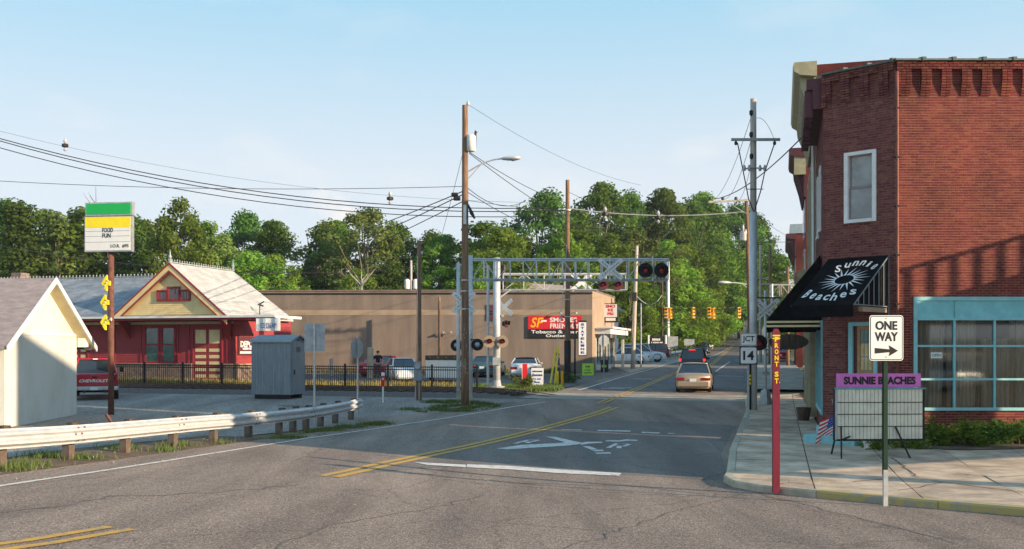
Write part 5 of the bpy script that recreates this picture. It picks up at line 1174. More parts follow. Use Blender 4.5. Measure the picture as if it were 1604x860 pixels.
# the tall pole in the middle
P1, h1 = pole('lamp_pole', 'tall brown wooden utility pole with a street lamp and white transformer left of the road', 728.5, 40.6, 165, .17, r1=.12)
u = 40.6/F; zg = lambda py: ZZ(py, 40.6)-T(W(728, 40.6), 40.6)
MB().lathe([(.12, 0), (.19, .03), (.19, .62), (.15, .68), (.06, .7)], (.25, -.05, zg(238)), 12).build('transformer', 'white_paint', P1, smooth=True)
MB().tube([(.42, -.05, zg(232)), (.45, -.05, zg(206))], .035, 6).build('cutout_fuse', 'dark_metal', P1)
mb = MB(); mb.tube([(.38, -.05, zg(214)), (.42, -.05, zg(205)), (.5, -.05, zg(208))], .03, 5); mb.build('bracket', 'dark_metal', P1)
MB().lathe([(.05, 0), (.08, .05), (.06, .15), (.03, .2)], (.12, 0, h1-.02), 8).build('insulator', 'porcelain', P1)
cobra(P1, zg(272), R(-12), 1.5, .55)
for dx, py in ((-.42, 305), (-.33, 311)): MB().lathe([(.07, -.14), (.09, -.1), (.09, .1), (.07, .14)], (dx, 0, zg(py)), 8, 'x').build('splice_can', 'dark_metal', P1)
mb = MB(); mb.tube([(.12, 0, zg(320)), (.28, -.1, zg(335)), (.4, -.1, zg(343))], [.03, .08, .04], 6); mb.build('cable_end', 'dark_metal', P1)
for py in (440, 457, 485): MB().lathe([(.165, 0), (.165, .05)], (0, 0, zg(py)), 10).build('steel_band', 'galvanised', P1)
MB().box(-.06, .06, -.22, -.15, zg(352), zg(322)).build('riser', 'silver_paint', P1)
for i in range(14): MB().lathe([(.012, 0), (.02, -.02)], (random.uniform(-.1, .1), -.155, 1.1+random.random()*2), 5, 'y').build('staple', 'galvanised', P1)
# dark pole with meter box
P2, h2 = pole('meter_pole', 'dark wooden pole with grey meter boxes and conduit beside the iron fence', 656.5, 43.5, 377, .12, 'wood_pole', r1=.09)
g2 = T(W(656, 43.5), 43.5); B('meter_box', 'cabinet_metal', P2, -.2, .12, -.3, -.13, ZZ(596, 43.5)-g2, ZZ(581, 43.5)-g2); mb = MB(); mb.lathe([(.14, 0), (.14, .12), (.08, .16)], (0, 0, 0), 10, 'y'); mb.build('meter', 'grey_lens', P2, (-.05, -.3, ZZ(573, 43.5)-g2)); B('meter_base', 'cabinet_metal', P2, -.18, .1, -.2, -.12, ZZ(581, 43.5)-g2+.005, ZZ(566, 43.5)-g2)
for dx in (-.14, .02): MB().tube([(dx, -.2, -.2), (dx, -.2, ZZ(597, 43.5)-g2)], .025, 6).build('conduit', 'galvanised', P2)
MB().tube([(-.05, -.14, ZZ(565, 43.5)-g2), (-.05, -.14, h2*.9)], .022, 6).build('conduit', 'galvanised', P2)
MB().lathe([(.05, 0), (.07, .1), (.02, .16)], (.12, 0, h2-.6), 8).build('insulator', 'porcelain', P2)
# wall side pole, pole by the sandwich board, street poles
pole('short_wall_pole', 'slim brown pole standing against the long brown wall', 688, 70, 465, .10, 'wood_pole', r1=.09)
P3, h3 = pole('guyed_pole', 'dark utility pole beside the red wall sign, with pale upper half', 889, 60, 282, .19, 'wood_pole', r1=.12)
g3 = T(W(889, 60), 60)
for py in (330, 470, 497): MB().lathe([(.2, 0), (.2, .06)], (0, 0, ZZ(py, 60)-g3), 10).build('steel_band', 'galvanised', P3)
MB().lathe([(.20, -.3), (.205, 2.3)], (0, 0, .2), 12).build('dark_wrap', 'dark_metal', P3)
P4, h4 = pole('leaning_pole', 'pale utility pole leaning slightly left of the signal wire, by the white parked cars', 991, 80, 385, .19, 'wood_pale', (.035, 0), r1=.12)
MB().box(-.1, .3, -.25, -.1, h4*.55, h4*.62).build('junction_box', 'dark_metal', P4)
pole('thin_lamp_pole', 'thin grey pole just right of the leaning pale pole', 1004, 83, 475, .06, 'galv_dull', cat='post', r1=.05)
P5, h5 = pole('signal_pole', 'dark wooden pole at the left end of the signal wire', 1037, 112, 435, .16, 'wood_dark', r1=.12)
P6, h6 = pole('steel_signal_pole', 'silver steel pole carrying the yellow traffic signal wire', 1046, 114, 410, .26, 'silver_paint', cat='pole', r1=.2)
# the silver sleeved pole on the right
Y7 = 37.0; P7, h7 = pole('sleeved_pole', 'tall utility pole with silver steel sleeve and one crossarm, at the right kerb', 1180, Y7, 155, .135, 'wood_pale', r1=.11)
g7 = T(W(1180, Y7), Y7); z7 = lambda py: ZZ(py, Y7)-g7; u7 = Y7/F
MB().tube([(0, 0, -.1), (0, 0, z7(333))], .145, 12).build('steel_sleeve', 'silver_paint', P7, smooth=True)
mb = MB(); mb.box(-.85, .95, -.2, -.11, z7(222), z7(218)); mb.build('crossarm', 'galv_dull', P7)
for dx in (-.68, .75): MB().lathe([(.02, 0), (.06, -.05), (.06, -.13), (.02, -.16)], (dx, -.15, z7(222)), 8).build('insulator', 'dark_metal', P7)
for py, dx in ((178, -.1), (212, -.1), (246, -.09)): MB().lathe([(.03, -.1), (.07, -.05), (.07, .08), (.02, .12)], (dx, -.08, z7(py)), 8).build('insulator', 'dark_metal', P7)
for s in (-1, 1):
    mb = MB(); mb.tube([(0, -.14, z7(264)), (s*.42, -.2, z7(266))], .03, 5); mb.build('fuse_bracket', 'galv_dull', P7)
    for k in (.2, .38): MB().lathe([(.05, -.1), (.07, 0), (.03, .12)], (s*k, -.2, z7(265)), 8).build('fuse', 'porcelain', P7)
mb = MB(); mb.tube([(0, -.1, z7(333)), (-.2, -.1, z7(312)), (-.27, -.1, z7(296)), (-.62, -.15, z7(225))], .022, 5); mb.tube([(0, -.1, z7(333)), (.25, -.1, z7(300)), (.4, -.1, z7(270)), (.75, -.15, z7(226))], .022, 5); mb.tube([(-.3, -.12, z7(297)), (.35, -.12, z7(297))], .015, 4); mb.build('riser_cables', 'wire', P7, kind='stuff')
mb = MB()
for s, a, b in ((-1, (-.05, z7(180)), (-1.5, z7(312))), (1, (.08, z7(186)), (.72, z7(223)))): pass
MB().tube([(-.16, -.1, 0), (-.16, -.1, z7(560))], .06, 8).build('conduit', 'black_matte', P7)
mb = MB(); 
for k, c in enumerate('2-4'): B('yellow_tag', 'yellow_sign', P7, -.2, -.12, -.172, -.168, 1.35-k*.14, 1.44-k*.14)
# pole with the long arm behind it
Y8 = 60; P8, h8 = pole('transformer_pole', 'leaning brown pole with a long crossarm to the left, behind the silver sleeved pole', 1177, Y8, 312, .15, 'wood_pole', (-.028, 0), r1=.11)
g8 = T(W(1177, Y8), Y8); z8 = lambda py: ZZ(py, Y8)-g8
xa8 = -.028*h8
mb = MB(); mb.bar((xa8+.1, -.15, z8(314)), (xa8-2.3, -.15, z8(317)), .09, .11); mb.build('crossarm', 'wood_pale', P8); mb = MB(); mb.bar((xa8, -.12, z8(335)), (xa8-1.2, -.15, z8(317)), .035); mb.build('arm_brace', 'galv_dull', P8)
for dx in (-2.2, -1.45, -.65): MB().lathe([(.04, 0), (.10, .03), (.10, .16), (.03, .2)], (xa8+dx, -.15, z8(314)), 8).build('insulator', 'dark_metal', P8)
for dx, py in ((-.25, 372), (-.15, 365), (-.3, 358)): MB().lathe([(.05, -.2), (.08, 0), (.04, .2)], (xa8*.8+dx, -.2, z8(py)), 8).build('insulator', 'porcelain', P8)
MB().lathe([(.17, 0), (.2, .05), (.2, .55), (.1, .62)], (xa8*.8-.28, -.1, z8(378)), 10).build('transformer', 'galvanised', P8)
cobra(P8, z8(447), R(-170), 1.3, .15)
for nm, lb, px, Y, tp, arms in (('far_pole', 'pale pole with one crossarm down the street, left of the pair', 1191, 92, 384, (437,)), ('far_pole', 'brown pole with crossarm down the street, right of the pair', 1206, 88, 384, (446,)), ('far_pole', 'short brown pole beyond the far brick building', 1234, 84, 418, ())):
    o, hh = pole(nm, lb, px, Y, tp, .15, 'wood_pale' if px < 1200 else 'wood_pole', r1=.11); g_ = T(W(px, Y), Y)
    for a in arms: MB().box(-.75, .75, -.2, -.1, ZZ(a, Y)-g_, ZZ(a-2, Y)-g_).build('crossarm', 'wood_pale', o)
o, hh = pole('transformer_bank', 'pale pole with white transformer cans behind the brown store', 644, 88, 408, .12, 'wood_pale', r1=.1); g_ = T(W(644, 88), 88)
for dx in (-.35, .4): MB().lathe([(.2, 0), (.24, .05), (.24, .8), (.1, .9)], (dx, 0, ZZ(453, 88)-g_), 10).build('transformer', 'white_paint', o)

# ---------------------------------------------------------------- railroad crossing gear
def crossbuck(par, loc, s=1.22, m='white_sign', letters=True, ang=R(40), rz=0.0, back=False):
    w_ = .2
    def blade(t, y):
        mb = MB(); u_ = Vector((cos(t), sin(t))); v_ = Vector((-sin(t), cos(t))); P = [u_*(-s/2)-v_*w_/2, u_*(s/2)-v_*w_/2, u_*(s/2)+v_*w_/2, u_*(-s/2)+v_*w_/2]
        mb.prism([(p.x, p.y) for p in P], y-.01, y, 'y'); return mb
    c = blade(-ang, -.02).build('crossbuck', m, par, loc, rz); d = blade(ang, -.035).build('blade', m, c)
    if letters:
        for st, f, wd in (('RAIL', -.30, .42), ('ROAD', .32, .46)):
            text(st, wd*.86, .085, 'black_print', c, (f*cos(-ang), -.031, f*sin(-ang)), 0, -.004, depth=.001, ry=ang)
        text('CROSSING', .94, .085, 'black_print', c, (0, -.046, 0), 0, -.004, depth=.001, ry=-ang)
    return c
def flasher(par, loc, r=.30, lit=False, rz=0.0, lens='red_lens', hood=True, bg='black_matte'):
    b = MB(); b.lathe([(.02, 0), (r, 0), (r, .02), (.02, .02)], (0, 0, 0), 28, 'y'); o = b.build('signal_target', bg, par, loc, rz)
    MB().lathe([(.13, .02), (.13, .18), (.04, .22)], (0, 0, 0), 14, 'y').build('lamp_housing', 'black_matte', o)
    MB().lathe([(.02, -.05), (.08, -.045), (.11, -.02), (.12, -.003)], (0, 0, 0), 18, 'y').build('lens', lens, o, smooth=True)
    if hood:
        mb = MB(); vs = []; n = 14
        for y in (-.003, -.26):
            for i in range(n+1): t = R(-25)+R(230)*i/n; rr_ = .14; vs.append((rr_*cos(t), y*(1-.45*abs(cos(t)) if y < -.1 else 1), rr_*sin(t)))
        mb.add(vs, [(i, i+1, i+n+2, i+n+1) for i in range(n)]); q = mb.build('hood', 'black_matte', o); q.modifiers.new('s', 'SOLIDIFY').thickness = .008
    return o
def truss(par, x0, x1, za, zb, dep, bays, m='silver_paint', r=.035, post_every=1):
    for y in (0, dep):
        for z in (za, zb): mb = MB(); mb.tube([(x0, y, z), (x1, y, z)], r*1.3 if y == 0 else r, 6); mb.build('chord', m if z == zb or y else 'galv_dull', par)
    for i in range(bays+1):
        x = x0+(x1-x0)*i/bays
        for y in (0, dep): mb = MB(); mb.tube([(x, y, za), (x, y, zb)], r*.7, 5); mb.build('web_post', m, par)
        for z in (za, zb): mb = MB(); mb.tube([(x, 0, z), (x, dep, z)], r*.6, 5); mb.build('cross_strut', m, par)
        if i < bays and i % 2 == 0:
            xn = x+(x1-x0)/bays*1; mb = MB(); mb.tube([(x, dep, za), (xn, dep, zb)], r*.6, 5); mb.build('diagonal', m, par)
        if i < bays and i % 3 == 1:
            xn = x+(x1-x0)/bays*1; mb = MB(); mb.tube([(x, 0, zb), (xn, 0, za)], r*.6, 5); mb.build('diagonal', m, par)
# near cantilever
YA = 43.0; xA, yA, gA = ground_at(726, YA); A_ = thing('near_signal_cantilever', 'silver cantilever truss with railroad crossing signals reaching over the road from behind the tall pole', 'crossing signal', (xA, yA, gA))
zA = lambda py: ZZ(py, YA)-gA; XA = lambda px: W(px, YA)-xA
for px in (718, 737): mb = MB(); mb.tube([(XA(px), 0, -.1), (XA(px), 0, zA(400 if px > 730 else 412))], .10 if px > 730 else .085, 10); mb.build('mast', 'silver_paint', A_, smooth=True)
for k in range(13): mb = MB(); z = .8+k*.45; mb.tube([(XA(718), -.02, z), (XA(737), -.02, z)], .015, 4); mb.build('rung', 'galvanised', A_)
mb = MB(); mb.prism([(XA(714), -.1), (XA(742), -.1), (XA(739), .45), (XA(716), .45)], -.3, .3, 'y'); mb.build('base', 'concrete', A_)
truss(A_, XA(737), XA(1047), zA(438), zA(406), .75, 15)
mb = MB(); mb.tube([(XA(711), -.05, zA(422)), (XA(737), -.05, zA(406))], .03, 5); mb.build('brace', 'silver_paint', A_)
crossbuck(A_, (XA(727), -.22, zA(474)), 1.25)
crossbuck(A_, (XA(956), -.16, zA(422)), 1.3)
for px in (955, 1022, 712): 
    if px > 900: mb = MB(); mb.tube([(XA(px), -.06, zA(440)), (XA(px), -.06, zA(402))], .04, 6); mb.build('hanger', 'silver_paint', A_)
for px in (1010, 1035): flasher(A_, (XA(px), -.22, zA(424)), .32)
mb = MB(); mb.tube([(XA(1010), -.12, zA(424)), (XA(1035), -.12, zA(424))], .03, 6); mb.build('light_bar', 'silver_paint', A_)
mb = MB(); mb.tube([(XA(737), -.1, zA(532)), (XA(752), -.1, zA(532))], .03, 6); mb.build('light_bar', 'dark_metal', A_)
flasher(A_, (XA(748), -.16, zA(540)), .26, lens='grey_lens', hood=False); flasher(A_, (XA(714.5), .25, zA(541)), .26, lens='grey_lens', hood=False)
MB().box(XA(707), XA(741), -.35, .35, -.05, .10).build('base_plate', 'concrete', A_)
# far cantilever
YB = 51.0; xB, yB, gB = ground_at(778, YB); B_ = thing('far_signal_cantilever', 'farther silver cantilever with a round mast and crossing lights, beyond the track', 'crossing signal', (xB, yB, gB))
zB = lambda py: ZZ(py, YB)-gB; XB = lambda px: W(px, YB)-xB
mb = MB(); mb.tube([(0, 0, .15), (0, 0, zB(404))], .19, 14); mb.build('mast', 'silver_paint', B_, smooth=True)
mb = MB(); mb.tube([(-.45, .1, .0), (-.45, .1, zB(415))], .07, 8); mb.build('ladder_rail', 'silver_paint', B_)
for k in range(14): mb = MB(); z = .6+k*.38; mb.tube([(-.45, .1, z), (-.15, .1, z)], .014, 4); mb.build('rung', 'galvanised', B_)
mb = MB(); mb.prism([(-.55, -.2), (.55, -.2), (.5, .2), (-.5, .2)], -.5, .5, 'y'); mb.build('footing', 'wood_dark', B_); MB().lathe([(.42, 0), (.42, .05), (.25, .07), (.2, .35)], (0, 0, .2), 12).build('flange', 'galv_dull', B_)
truss(B_, XB(788), XB(982), zB(454), zB(429), .7, 6)
mb = MB(); mb.tube([(0, -.1, zB(470)), (XB(800), -.1, zB(454))], .04, 6); mb.build('brace', 'silver_paint', B_)
for px in (945, 968): flasher(B_, (XB(px), -.1, zB(446)), .27, bg='dark_trim')
crossbuck(B_, (XB(912), .5, zB(441)), 1.3, letters=False); crossbuck(B_, (XB(790), .25, zB(481)), 1.2, letters=False, rz=R(-30))
for px in (767, 787): flasher(B_, (XB(px), -.34, zB(535)), .31, bg='tan_band')
mb = MB(); mb.tube([(XB(765), -.25, zB(530)), (XB(790), -.25, zB(530))], .035, 6); mb.build('light_bar', 'silver_paint', B_)
flasher(B_, (XB(793), .2, zB(507)), .2, lens='red_lens', rz=R(60)); MB().lathe([(.02, 0), (.14, .02), (.16, .1), (.05, .16)], (XB(785), 0, zB(497)), 12).build('bell', 'galvanised', B_)
MB().box(-.2, .2, -.26, -.15, zB(572), zB(560)).build('mast_clamp', 'galv_dull', B_)
# right hand crossing mast
YC = 39.5; xC, yC, gC = ground_at(1199, YC); gC = gC+SH; C_ = thing('right_crossing_signal', 'railroad crossbuck with two flashing lights on a silver mast at the right sidewalk', 'crossing signal', (xC, yC, gC))
zC = lambda py: ZZ(py, YC)-gC; XC = lambda px: W(px, YC)-xC
mb = MB(); mb.tube([(0, 0, 0), (0, 0, zC(455))], .055, 10); mb.build('mast', 'silver_paint', C_, smooth=True)
crossbuck(C_, (0, -.09, zC(486)), 1.25); crossbuck(C_, (0.1, .12, zC(484)), 1.2, letters=False)
for px in (1188, 1217): flasher(C_, (XC(px), -.18, zC(537)), .31)
mb = MB(); mb.tube([(XC(1188), -.1, zC(531)), (XC(1217), -.1, zC(531))], .03, 6); mb.build('light_bar', 'silver_paint', C_)
mb = MB(); mb.tube([(XC(1177), -.05, zC(466.5)), (XC(1222), -.05, zC(466.5))], .03, 6); mb.build('cross_rod', 'dark_metal', C_)
B('small_plate', 'galv_dull', C_, -.14, .14, -.08, -.065, zC(587), zC(582)); MB().lathe([(.26, 0), (.26, .1), (.17, .55), (.08, .6)], (.0, 0, 0), 4).build('footing', 'galv_dull', C_, smooth=False)
# gantry far right, beyond the crossing
o = thing('sidewalk_gantry', 'thin silver pipe gantry seen above the crossbuck on the right side of the street', 'gantry', (W(1209, 56), 56, T(W(1209, 56), 56))); g_ = T(W(1209, 56), 56)
mb = MB(); mb.tube([(0, 0, 0), (0, 0, ZZ(445, 56)-g_)], .07, 8); mb.build('mast', 'silver_paint', o)
truss(o, 0, 1.6, ZZ(465, 56)-g_, ZZ(446, 56)-g_, .4, 3, r=.025)
# ---------------------------------------------------------------- signs on posts
def post_sign(name, label, px, py, dz, build, cat='sign', post=('galvanised', .03), h=2.5, rz=0.0, Y=None):
    if Y: x, y = W(px, Y), Y
    else: x, y = gp(px, py, dz)
    o = thing(name, label, cat, (x, y, T(x, y)+dz), rz); MB().box(-post[1], post[1], -post[1]*.8, post[1]*.8, -.2, h).build('post', post[0], o); build(o, h); return o
def rsign(par, w_, z0, z1, m, r=.04, border=None, y=-.035, fm=None, bw=.018, bi=.014):
    def rr(w2, a, b, r2):
        P = []
        for cx_, cy_, t0 in ((w2/2-r2, a+r2, -90), (w2/2-r2, b-r2, 0), (-w2/2+r2, b-r2, 90), (-w2/2+r2, a+r2, 180)):
            for k in range(5): t = R(t0+90*k/4); P.append((cx_+r2*cos(t), cy_+r2*sin(t)))
        return P
    MB().prism(rr(w_, z0, z1, r), y-.004, y, 'y').build('sign_plate', fm or m, par)
    if border:
        MB().prism(rr(w_-2*bi, z0+bi, z1-bi, r-.008), y-.0055, y-.0042, 'y').build('border', border, par)
        MB().prism(rr(w_-2*bi-2*bw, z0+bi+bw, z1-bi-bw, max(.005, r-.02)), y-.007, y-.0057, 'y').build('face', m, par)
# ONE WAY
xo, yo = gp(1387, 780, SH); k_ = yo/F; o = thing('one_way_sign', 'white ONE WAY sign with black arrow on a green post at the kerb', 'road sign', (xo, yo, T(xo, yo)+SH))
z0w, z1w = ZZ(565, yo)-T(xo, yo)-SH, ZZ(494, yo)-T(xo, yo)-SH
mb = MB(); mb.box(-.032, .032, -.012, -.006, .36, z1w-.03); mb.box(-.032, -.026, -.006, .022, .36, z1w-.03); mb.box(.026, .032, -.006, .022, .36, z1w-.03); mb.box(-.045, -.032, .016, .022, .36, z1w-.03); mb.box(.032, .045, .016, .022, .36, z1w-.03); mb.build('post', 'green_post', o)
mb = MB(); mb.box(-.036, .036, -.018, .024, -.2, .45); mb.build('post_stub', 'galv_dull', o)
for k in range(42): MB().box(-.006, .006, -.0128, -.0122, .5+k*.05, .512+k*.05).build('punched_hole', 'black_matte', o) if k % 2 == 0 else None
rsign(o, 53*k_, z0w, z1w, 'white_sign', .045, 'black_print', bw=.012, bi=.012); sh_ = z1w-z0w
text('ONE', 34*k_, .145, 'black_print', o, (0, -.043, z1w-.21*sh_-.01), 0, .03); text('WAY', 36*k_, .145, 'black_print', o, (0, -.043, z1w-.47*sh_), 0, .03)
mb = MB(); c_ = z0w+.22*sh_; hw = 18*k_; mb.prism([(-hw, c_-.045), (-hw, c_+.045), (hw*.3, c_+.022), (hw*.22, c_+.085), (hw, c_), (hw*.22, c_-.085), (hw*.3, c_-.022)], -.047, -.043, 'y'); mb.build('arrow', 'black_print', o)
for z in (z0w+.06, z1w-.05): MB().lathe([(.001, -.05), (.01, -.049), (.01, -.043)], (0, 0, z), 8, 'y').build('bolt', 'galvanised', o)
# JCT 14
xj, yj = gp(1172, 671, SH); kj = yj/F; o = thing('junction_sign', 'white JCT plate above a route 14 marker on a thin post by the silver pole', 'road sign', (xj, yj, T(xj, yj)+SH)); gj_ = T(xj, yj)+SH
zj = lambda py: ZZ(py, yj)-gj_
MB().box(-.03, .03, -.02, .02, -.2, zj(525)).build('post', 'galv_dull', o)
rsign(o, 25.5*kj, zj(541.5), zj(522), 'white_sign', .03, 'black_print', bw=.014, bi=.01); text('JCT', 19*kj, 11*kj, 'black_print', o, (0, -.043, zj(531.7)), 0, .02)
MB().prism([(-14*kj, zj(571)), (14*kj, zj(571)), (14*kj, zj(542.5)), (-14*kj, zj(542.5))], -.04, -.036, 'y').build('marker_back', 'black_print', o); rsign(o, 24.5*kj, zj(569.2), zj(544.3), 'white_sign', .04, y=-.041); text('14', 17*kj, 14.5*kj, 'black_print', o, (0, -.046, zj(556.8)), 0, .03)
MB().tube([(.42, .4, -.1), (.42, .4, .55)], .025, 6).build('stub_pipe', 'galv_dull', o) if False else None
# red FRONT ST. post
xr_, yr = gp(1215.5, 763, SH); kr = yr/F; o = thing('street_name_post', 'square red wooden post lettered FRONT ST. in yellow at the corner kerb', 'street post', (xr_, yr, T(xr_, yr)+SH), R(-6)); hr_ = ZZ(515, yr)-T(xr_, yr)-SH
mb = MB(); r_ = 5.3*kr; mb.prism([(-r_, -r_), (r_, -r_), (r_, r_), (-r_, r_)], -.1, hr_-.06, 'z'); mb.add([(-r_, -r_, hr_-.06), (r_, -r_, hr_-.06), (r_, r_, hr_-.06), (-r_, r_, hr_-.06), (-r_*.5, -r_*.5, hr_), (r_*.5, -r_*.5, hr_), (r_*.5, r_*.5, hr_), (-r_*.5, r_*.5, hr_)], [(0, 1, 5, 4), (1, 2, 6, 5), (2, 3, 7, 6), (3, 0, 4, 7), (4, 5, 6, 7)]); mb.build('shaft', 'post_red', o)
for z in (hr_-.12, hr_-.17): mb = MB(); mb.box(-r_-.003, r_+.003, -r_-.003, r_+.003, z-.012, z+.012); mb.build('yellow_band', 'yellow_paint', o)
gz_ = T(xr_, yr)+SH; zc = lambda py: ZZ(py, yr)-gz_
for i, c in enumerate('FRONT'): text(c, 6.0*kr, 7.6*kr, 'yellow_paint', o, (0, -r_-.002, zc(531.5+9.7*i)), 0, .045, name='letter')
for i, c in enumerate('ST'): text(c, 6.2*kr, 8*kr, 'yellow_paint', o, (0, -r_-.002, zc(586+10.5*i)), 0, .045, name='letter')
B('full_stop', 'yellow_paint', o, .045, .058, -r_-.005, -r_-.0005, zc(600), zc(598))
# FOOD FUN sign
Yf = 36.5; xf, yf, gf = ground_at(174, Yf); kf = Yf/F; o = thing('food_sign', 'tall shop sign with green and yellow bands reading FOOD FUN on a brown pole', 'shop sign', (xf, yf, gf), R(-9)); zf_ = lambda py: ZZ(py, Yf)-gf
MB().tube([(0, 0, -.2), (0, 0, zf_(394))], .105, 12).build('pole', 'rust', o, smooth=True); MB().tube([(-.07, -.05, zf_(404)), (-.07, -.05, zf_(394))], .03, 6).build('pipe_stub', 'white_paint', o)
fw2 = 39.5*kf
for (za, zb, x0, x1) in ((zf_(339), zf_(318), -38.5*kf, 40.5*kf), (zf_(395), zf_(340), -40*kf, 39.5*kf)):
    B('cabinet', 'galvanised', o, x0, x1, -.2, -.02, za, zb)
B('green_face', 'green_sign', o, -36.5*kf, 38*kf, -.215, -.201, zf_(336.5), zf_(320)); B('yellow_face', 'yellow_sign', o, -38.5*kf, 37.5*kf, -.215, -.201, zf_(357.5), zf_(341)); B('letter_board', 'white_sign', o, -38.5*kf, 37.5*kf, -.213, -.201, zf_(393), zf_(357.7))
for py in (363, 371, 380): B('letter_track', 'grey_lens', o, -38*kf, 37*kf, -.2155, -.2132, zf_(py)-.008, zf_(py)+.008)
text('FOOD', 18*kf, 7*kf, 'black_print', o, (0*kf, -.217, zf_(361.5)), 0, .015); text('FUN', 14*kf, 7*kf, 'black_print', o, (-2*kf, -.217, zf_(370)), 0, .015); text('I.O.R.  #95', 30*kf, 5.5*kf, 'black_print', o, (20*kf, -.217, zf_(386.5)), 0, .01)
for i, (dx, py) in enumerate(((-9, 444), (-11.5, 474), (-11, 505))):
    mb = MB(); c = zf_(py); q = [(-11, 0), (-1, 12), (1, 12), (1, 4), (8, 3.5), (8, -3.5), (1, -4), (1, -12), (-1, -12)]; q = [((dx+5+x_*.75)*kf, c+y_*kf) for x_, y_ in q]; mb.prism(q, -.16, -.08, 'y'); a = mb.build('arrow', 'yellow_sign', o)
    for k in range(3): MB().lathe([(.001, -.2), (.035, -.18), (.03, -.16)], ((dx+3+k*2.5)*kf, 0, c+(k-1)*4*kf), 8, 'y').build('bulb', 'cream_paint', a)
mb = MB(); mb.tube([(.05, -.1, zf_(505)), (.12, -.25, zf_(500)), (.05, -.15, zf_(485))], .012, 4); mb.build('cable', 'dark_metal', o)
MB().lathe([(.03, 0), (.06, .05), (.02, .12)], (.06, -.12, zf_(503)), 6).build('lamp_socket', 'white_paint', o)
# backs of signs on the left
o = post_sign('back_of_sign', 'blank grey back of a tall square road sign behind the guardrail', 492.5, 0, 0, lambda o, h: B('sign_plate', 'galv_dull', o, -16*32.5/F, 16*32.5/F, .03, .036, ZZ(550, 32.5)-T(-6.4, 32.5), ZZ(507, 32.5)-T(-6.4, 32.5)), 'road sign', h=ZZ(508, 32.5)-T(-6.4, 32.5), Y=32.5)
def octo(o, h):
    P = [(.39*cos(R(22.5+45*k)), h-.42+.39*sin(R(22.5+45*k))) for k in range(8)]; MB().prism(P, .035, .041, 'y').build('sign_plate', 'galv_dull', o)
post_sign('stop_sign_back', 'grey back of a turned stop sign at the end of the guardrail', 560.5, 0, 0, octo, 'road sign', h=ZZ(527, 35.5)-T(-5.5, 35.5), rz=R(62), Y=35.5)
post_sign('stop_sign_back', 'grey back of a stop sign in front of the brown store canopy', 946, 0, 0, octo, 'road sign', h=ZZ(524, 66)-T(6, 66), rz=R(8), Y=66)
x, y = gp(600, 630); o = thing('marker_post', 'short white and red marker post beside the track', 'marker', (x, y, T(x, y))); kq = y/F; MB().tube([(0, 0, -.1), (0, 0, 1.1)], .035, 8).build('post', 'white_paint', o); B('red_panel', 'red_sign', o, -.075, .075, -.05, -.036, .66, 1.12); B('white_cap', 'white_sign', o, -.07, .07, -.048, .04, 1.121, 1.25); B('arrow', 'white_sign', o, -.03, .03, -.054, -.051, .95, 1.02)
# small signs in the lot behind the fence
x, y, g_ = ground_at(461.5, 66); o = thing('lot_sign', 'small grey parking sign on a post behind the fence, left of the turned stop sign', 'sign', (x, y, g_)); MB().tube([(0, 0, 0), (0, 0, 1.9)], .03, 6).build('post', 'galvanised', o); B('sign_plate', 'galv_dull', o, -.17, .17, -.04, -.03, 1.4, 1.95)
for px, Y, h, lb, m in ((519, 68, 1.2, 'short yellowish wooden post against the brown wall, leftmost', 'wood_pale'), (580, 64.5, 2.0, 'thick pale concrete bollard post beside the man in black', 'kerb_concrete')):
    x, y, g_ = ground_at(px, Y); o = MB().lathe([(.12 if px < 550 else .2, 0), (.12 if px < 550 else .2, h-.05), (.08, h)], (0, 0, 0), 10).build('bollard', m, None, (x, y, g_)); tag(o, lb, 'bollard')
# white container
x, y, g_ = ground_at(667, 59.5); o = thing('white_trailer', 'white open topped trailer box with a dark rim behind the fence', 'trailer', (x, y, g_), R(-8)); B('box', 'white_sign', o, 0, 2.05, 0, 3.2, .3, 1.35); B('rim', 'wood_dark', o, -.03, 2.08, -.03, 3.23, 1.352, 1.62)
for k in range(4): B('rib', 'white_sign', o, .1+k*.6, .16+k*.6, -.04, -.002, .3, 1.34); MB().lathe([(.03, -.05), (.05, -.035)], (.25+k*.5, 0, 1.5), 6, 'y').build('marker_lamp', 'amber_lens', o)
for xx in (.0, 2.0): MB().lathe([(.28, -.1), (.32, -.08), (.32, .08), (.28, .1)], (xx, 1.6, .3), 14, 'x').build('wheel', 'rubber', o)
# boards and guards by the brown store
def sandwich(name, label, px, py, w_, h_, m, rows, rz=0.0, fr=None):
    x, y = gp(px, py); o = thing(name, label, 'sandwich board', (x, y, T(x, y)), rz)
    for s in (1, -1):
        mb = MB(); mb.add([(-w_/2, -s*.28, 0), (w_/2, -s*.28, 0), (w_/2, -s*.04, h_), (-w_/2, -s*.04, h_), (-w_/2, -s*.25, 0), (w_/2, -s*.25, 0), (w_/2, -s*.01, h_), (-w_/2, -s*.01, h_)], [(0, 1, 2, 3), (7, 6, 5, 4), (0, 4, 5, 1), (1, 5, 6, 2), (2, 6, 7, 3), (3, 7, 4, 0)]); b_ = mb.build('panel', m, o)
    tl = math.atan2(.24, h_)
    for st, f, hh, mm, wd in rows: printline(w_*wd, h_*hh*.7, mm, o, (0, -.28+.24*f-.006, h_*f), rx=-tl, seed=int(f*100))
    return o
x, y = gp(842, 606)
sandwich('white_sandwich_board', 'white sandwich board with a blue band beside the yellow guy guards', 842, 606, .68, 1.05, 'white_sign', [('', .82, .1, 'black_print', .8), ('', .62, .14, 'blue_print', .85), ('', .42, .1, 'blue_print', .6), ('', .25, .1, 'blue_print', .5)], R(-8))
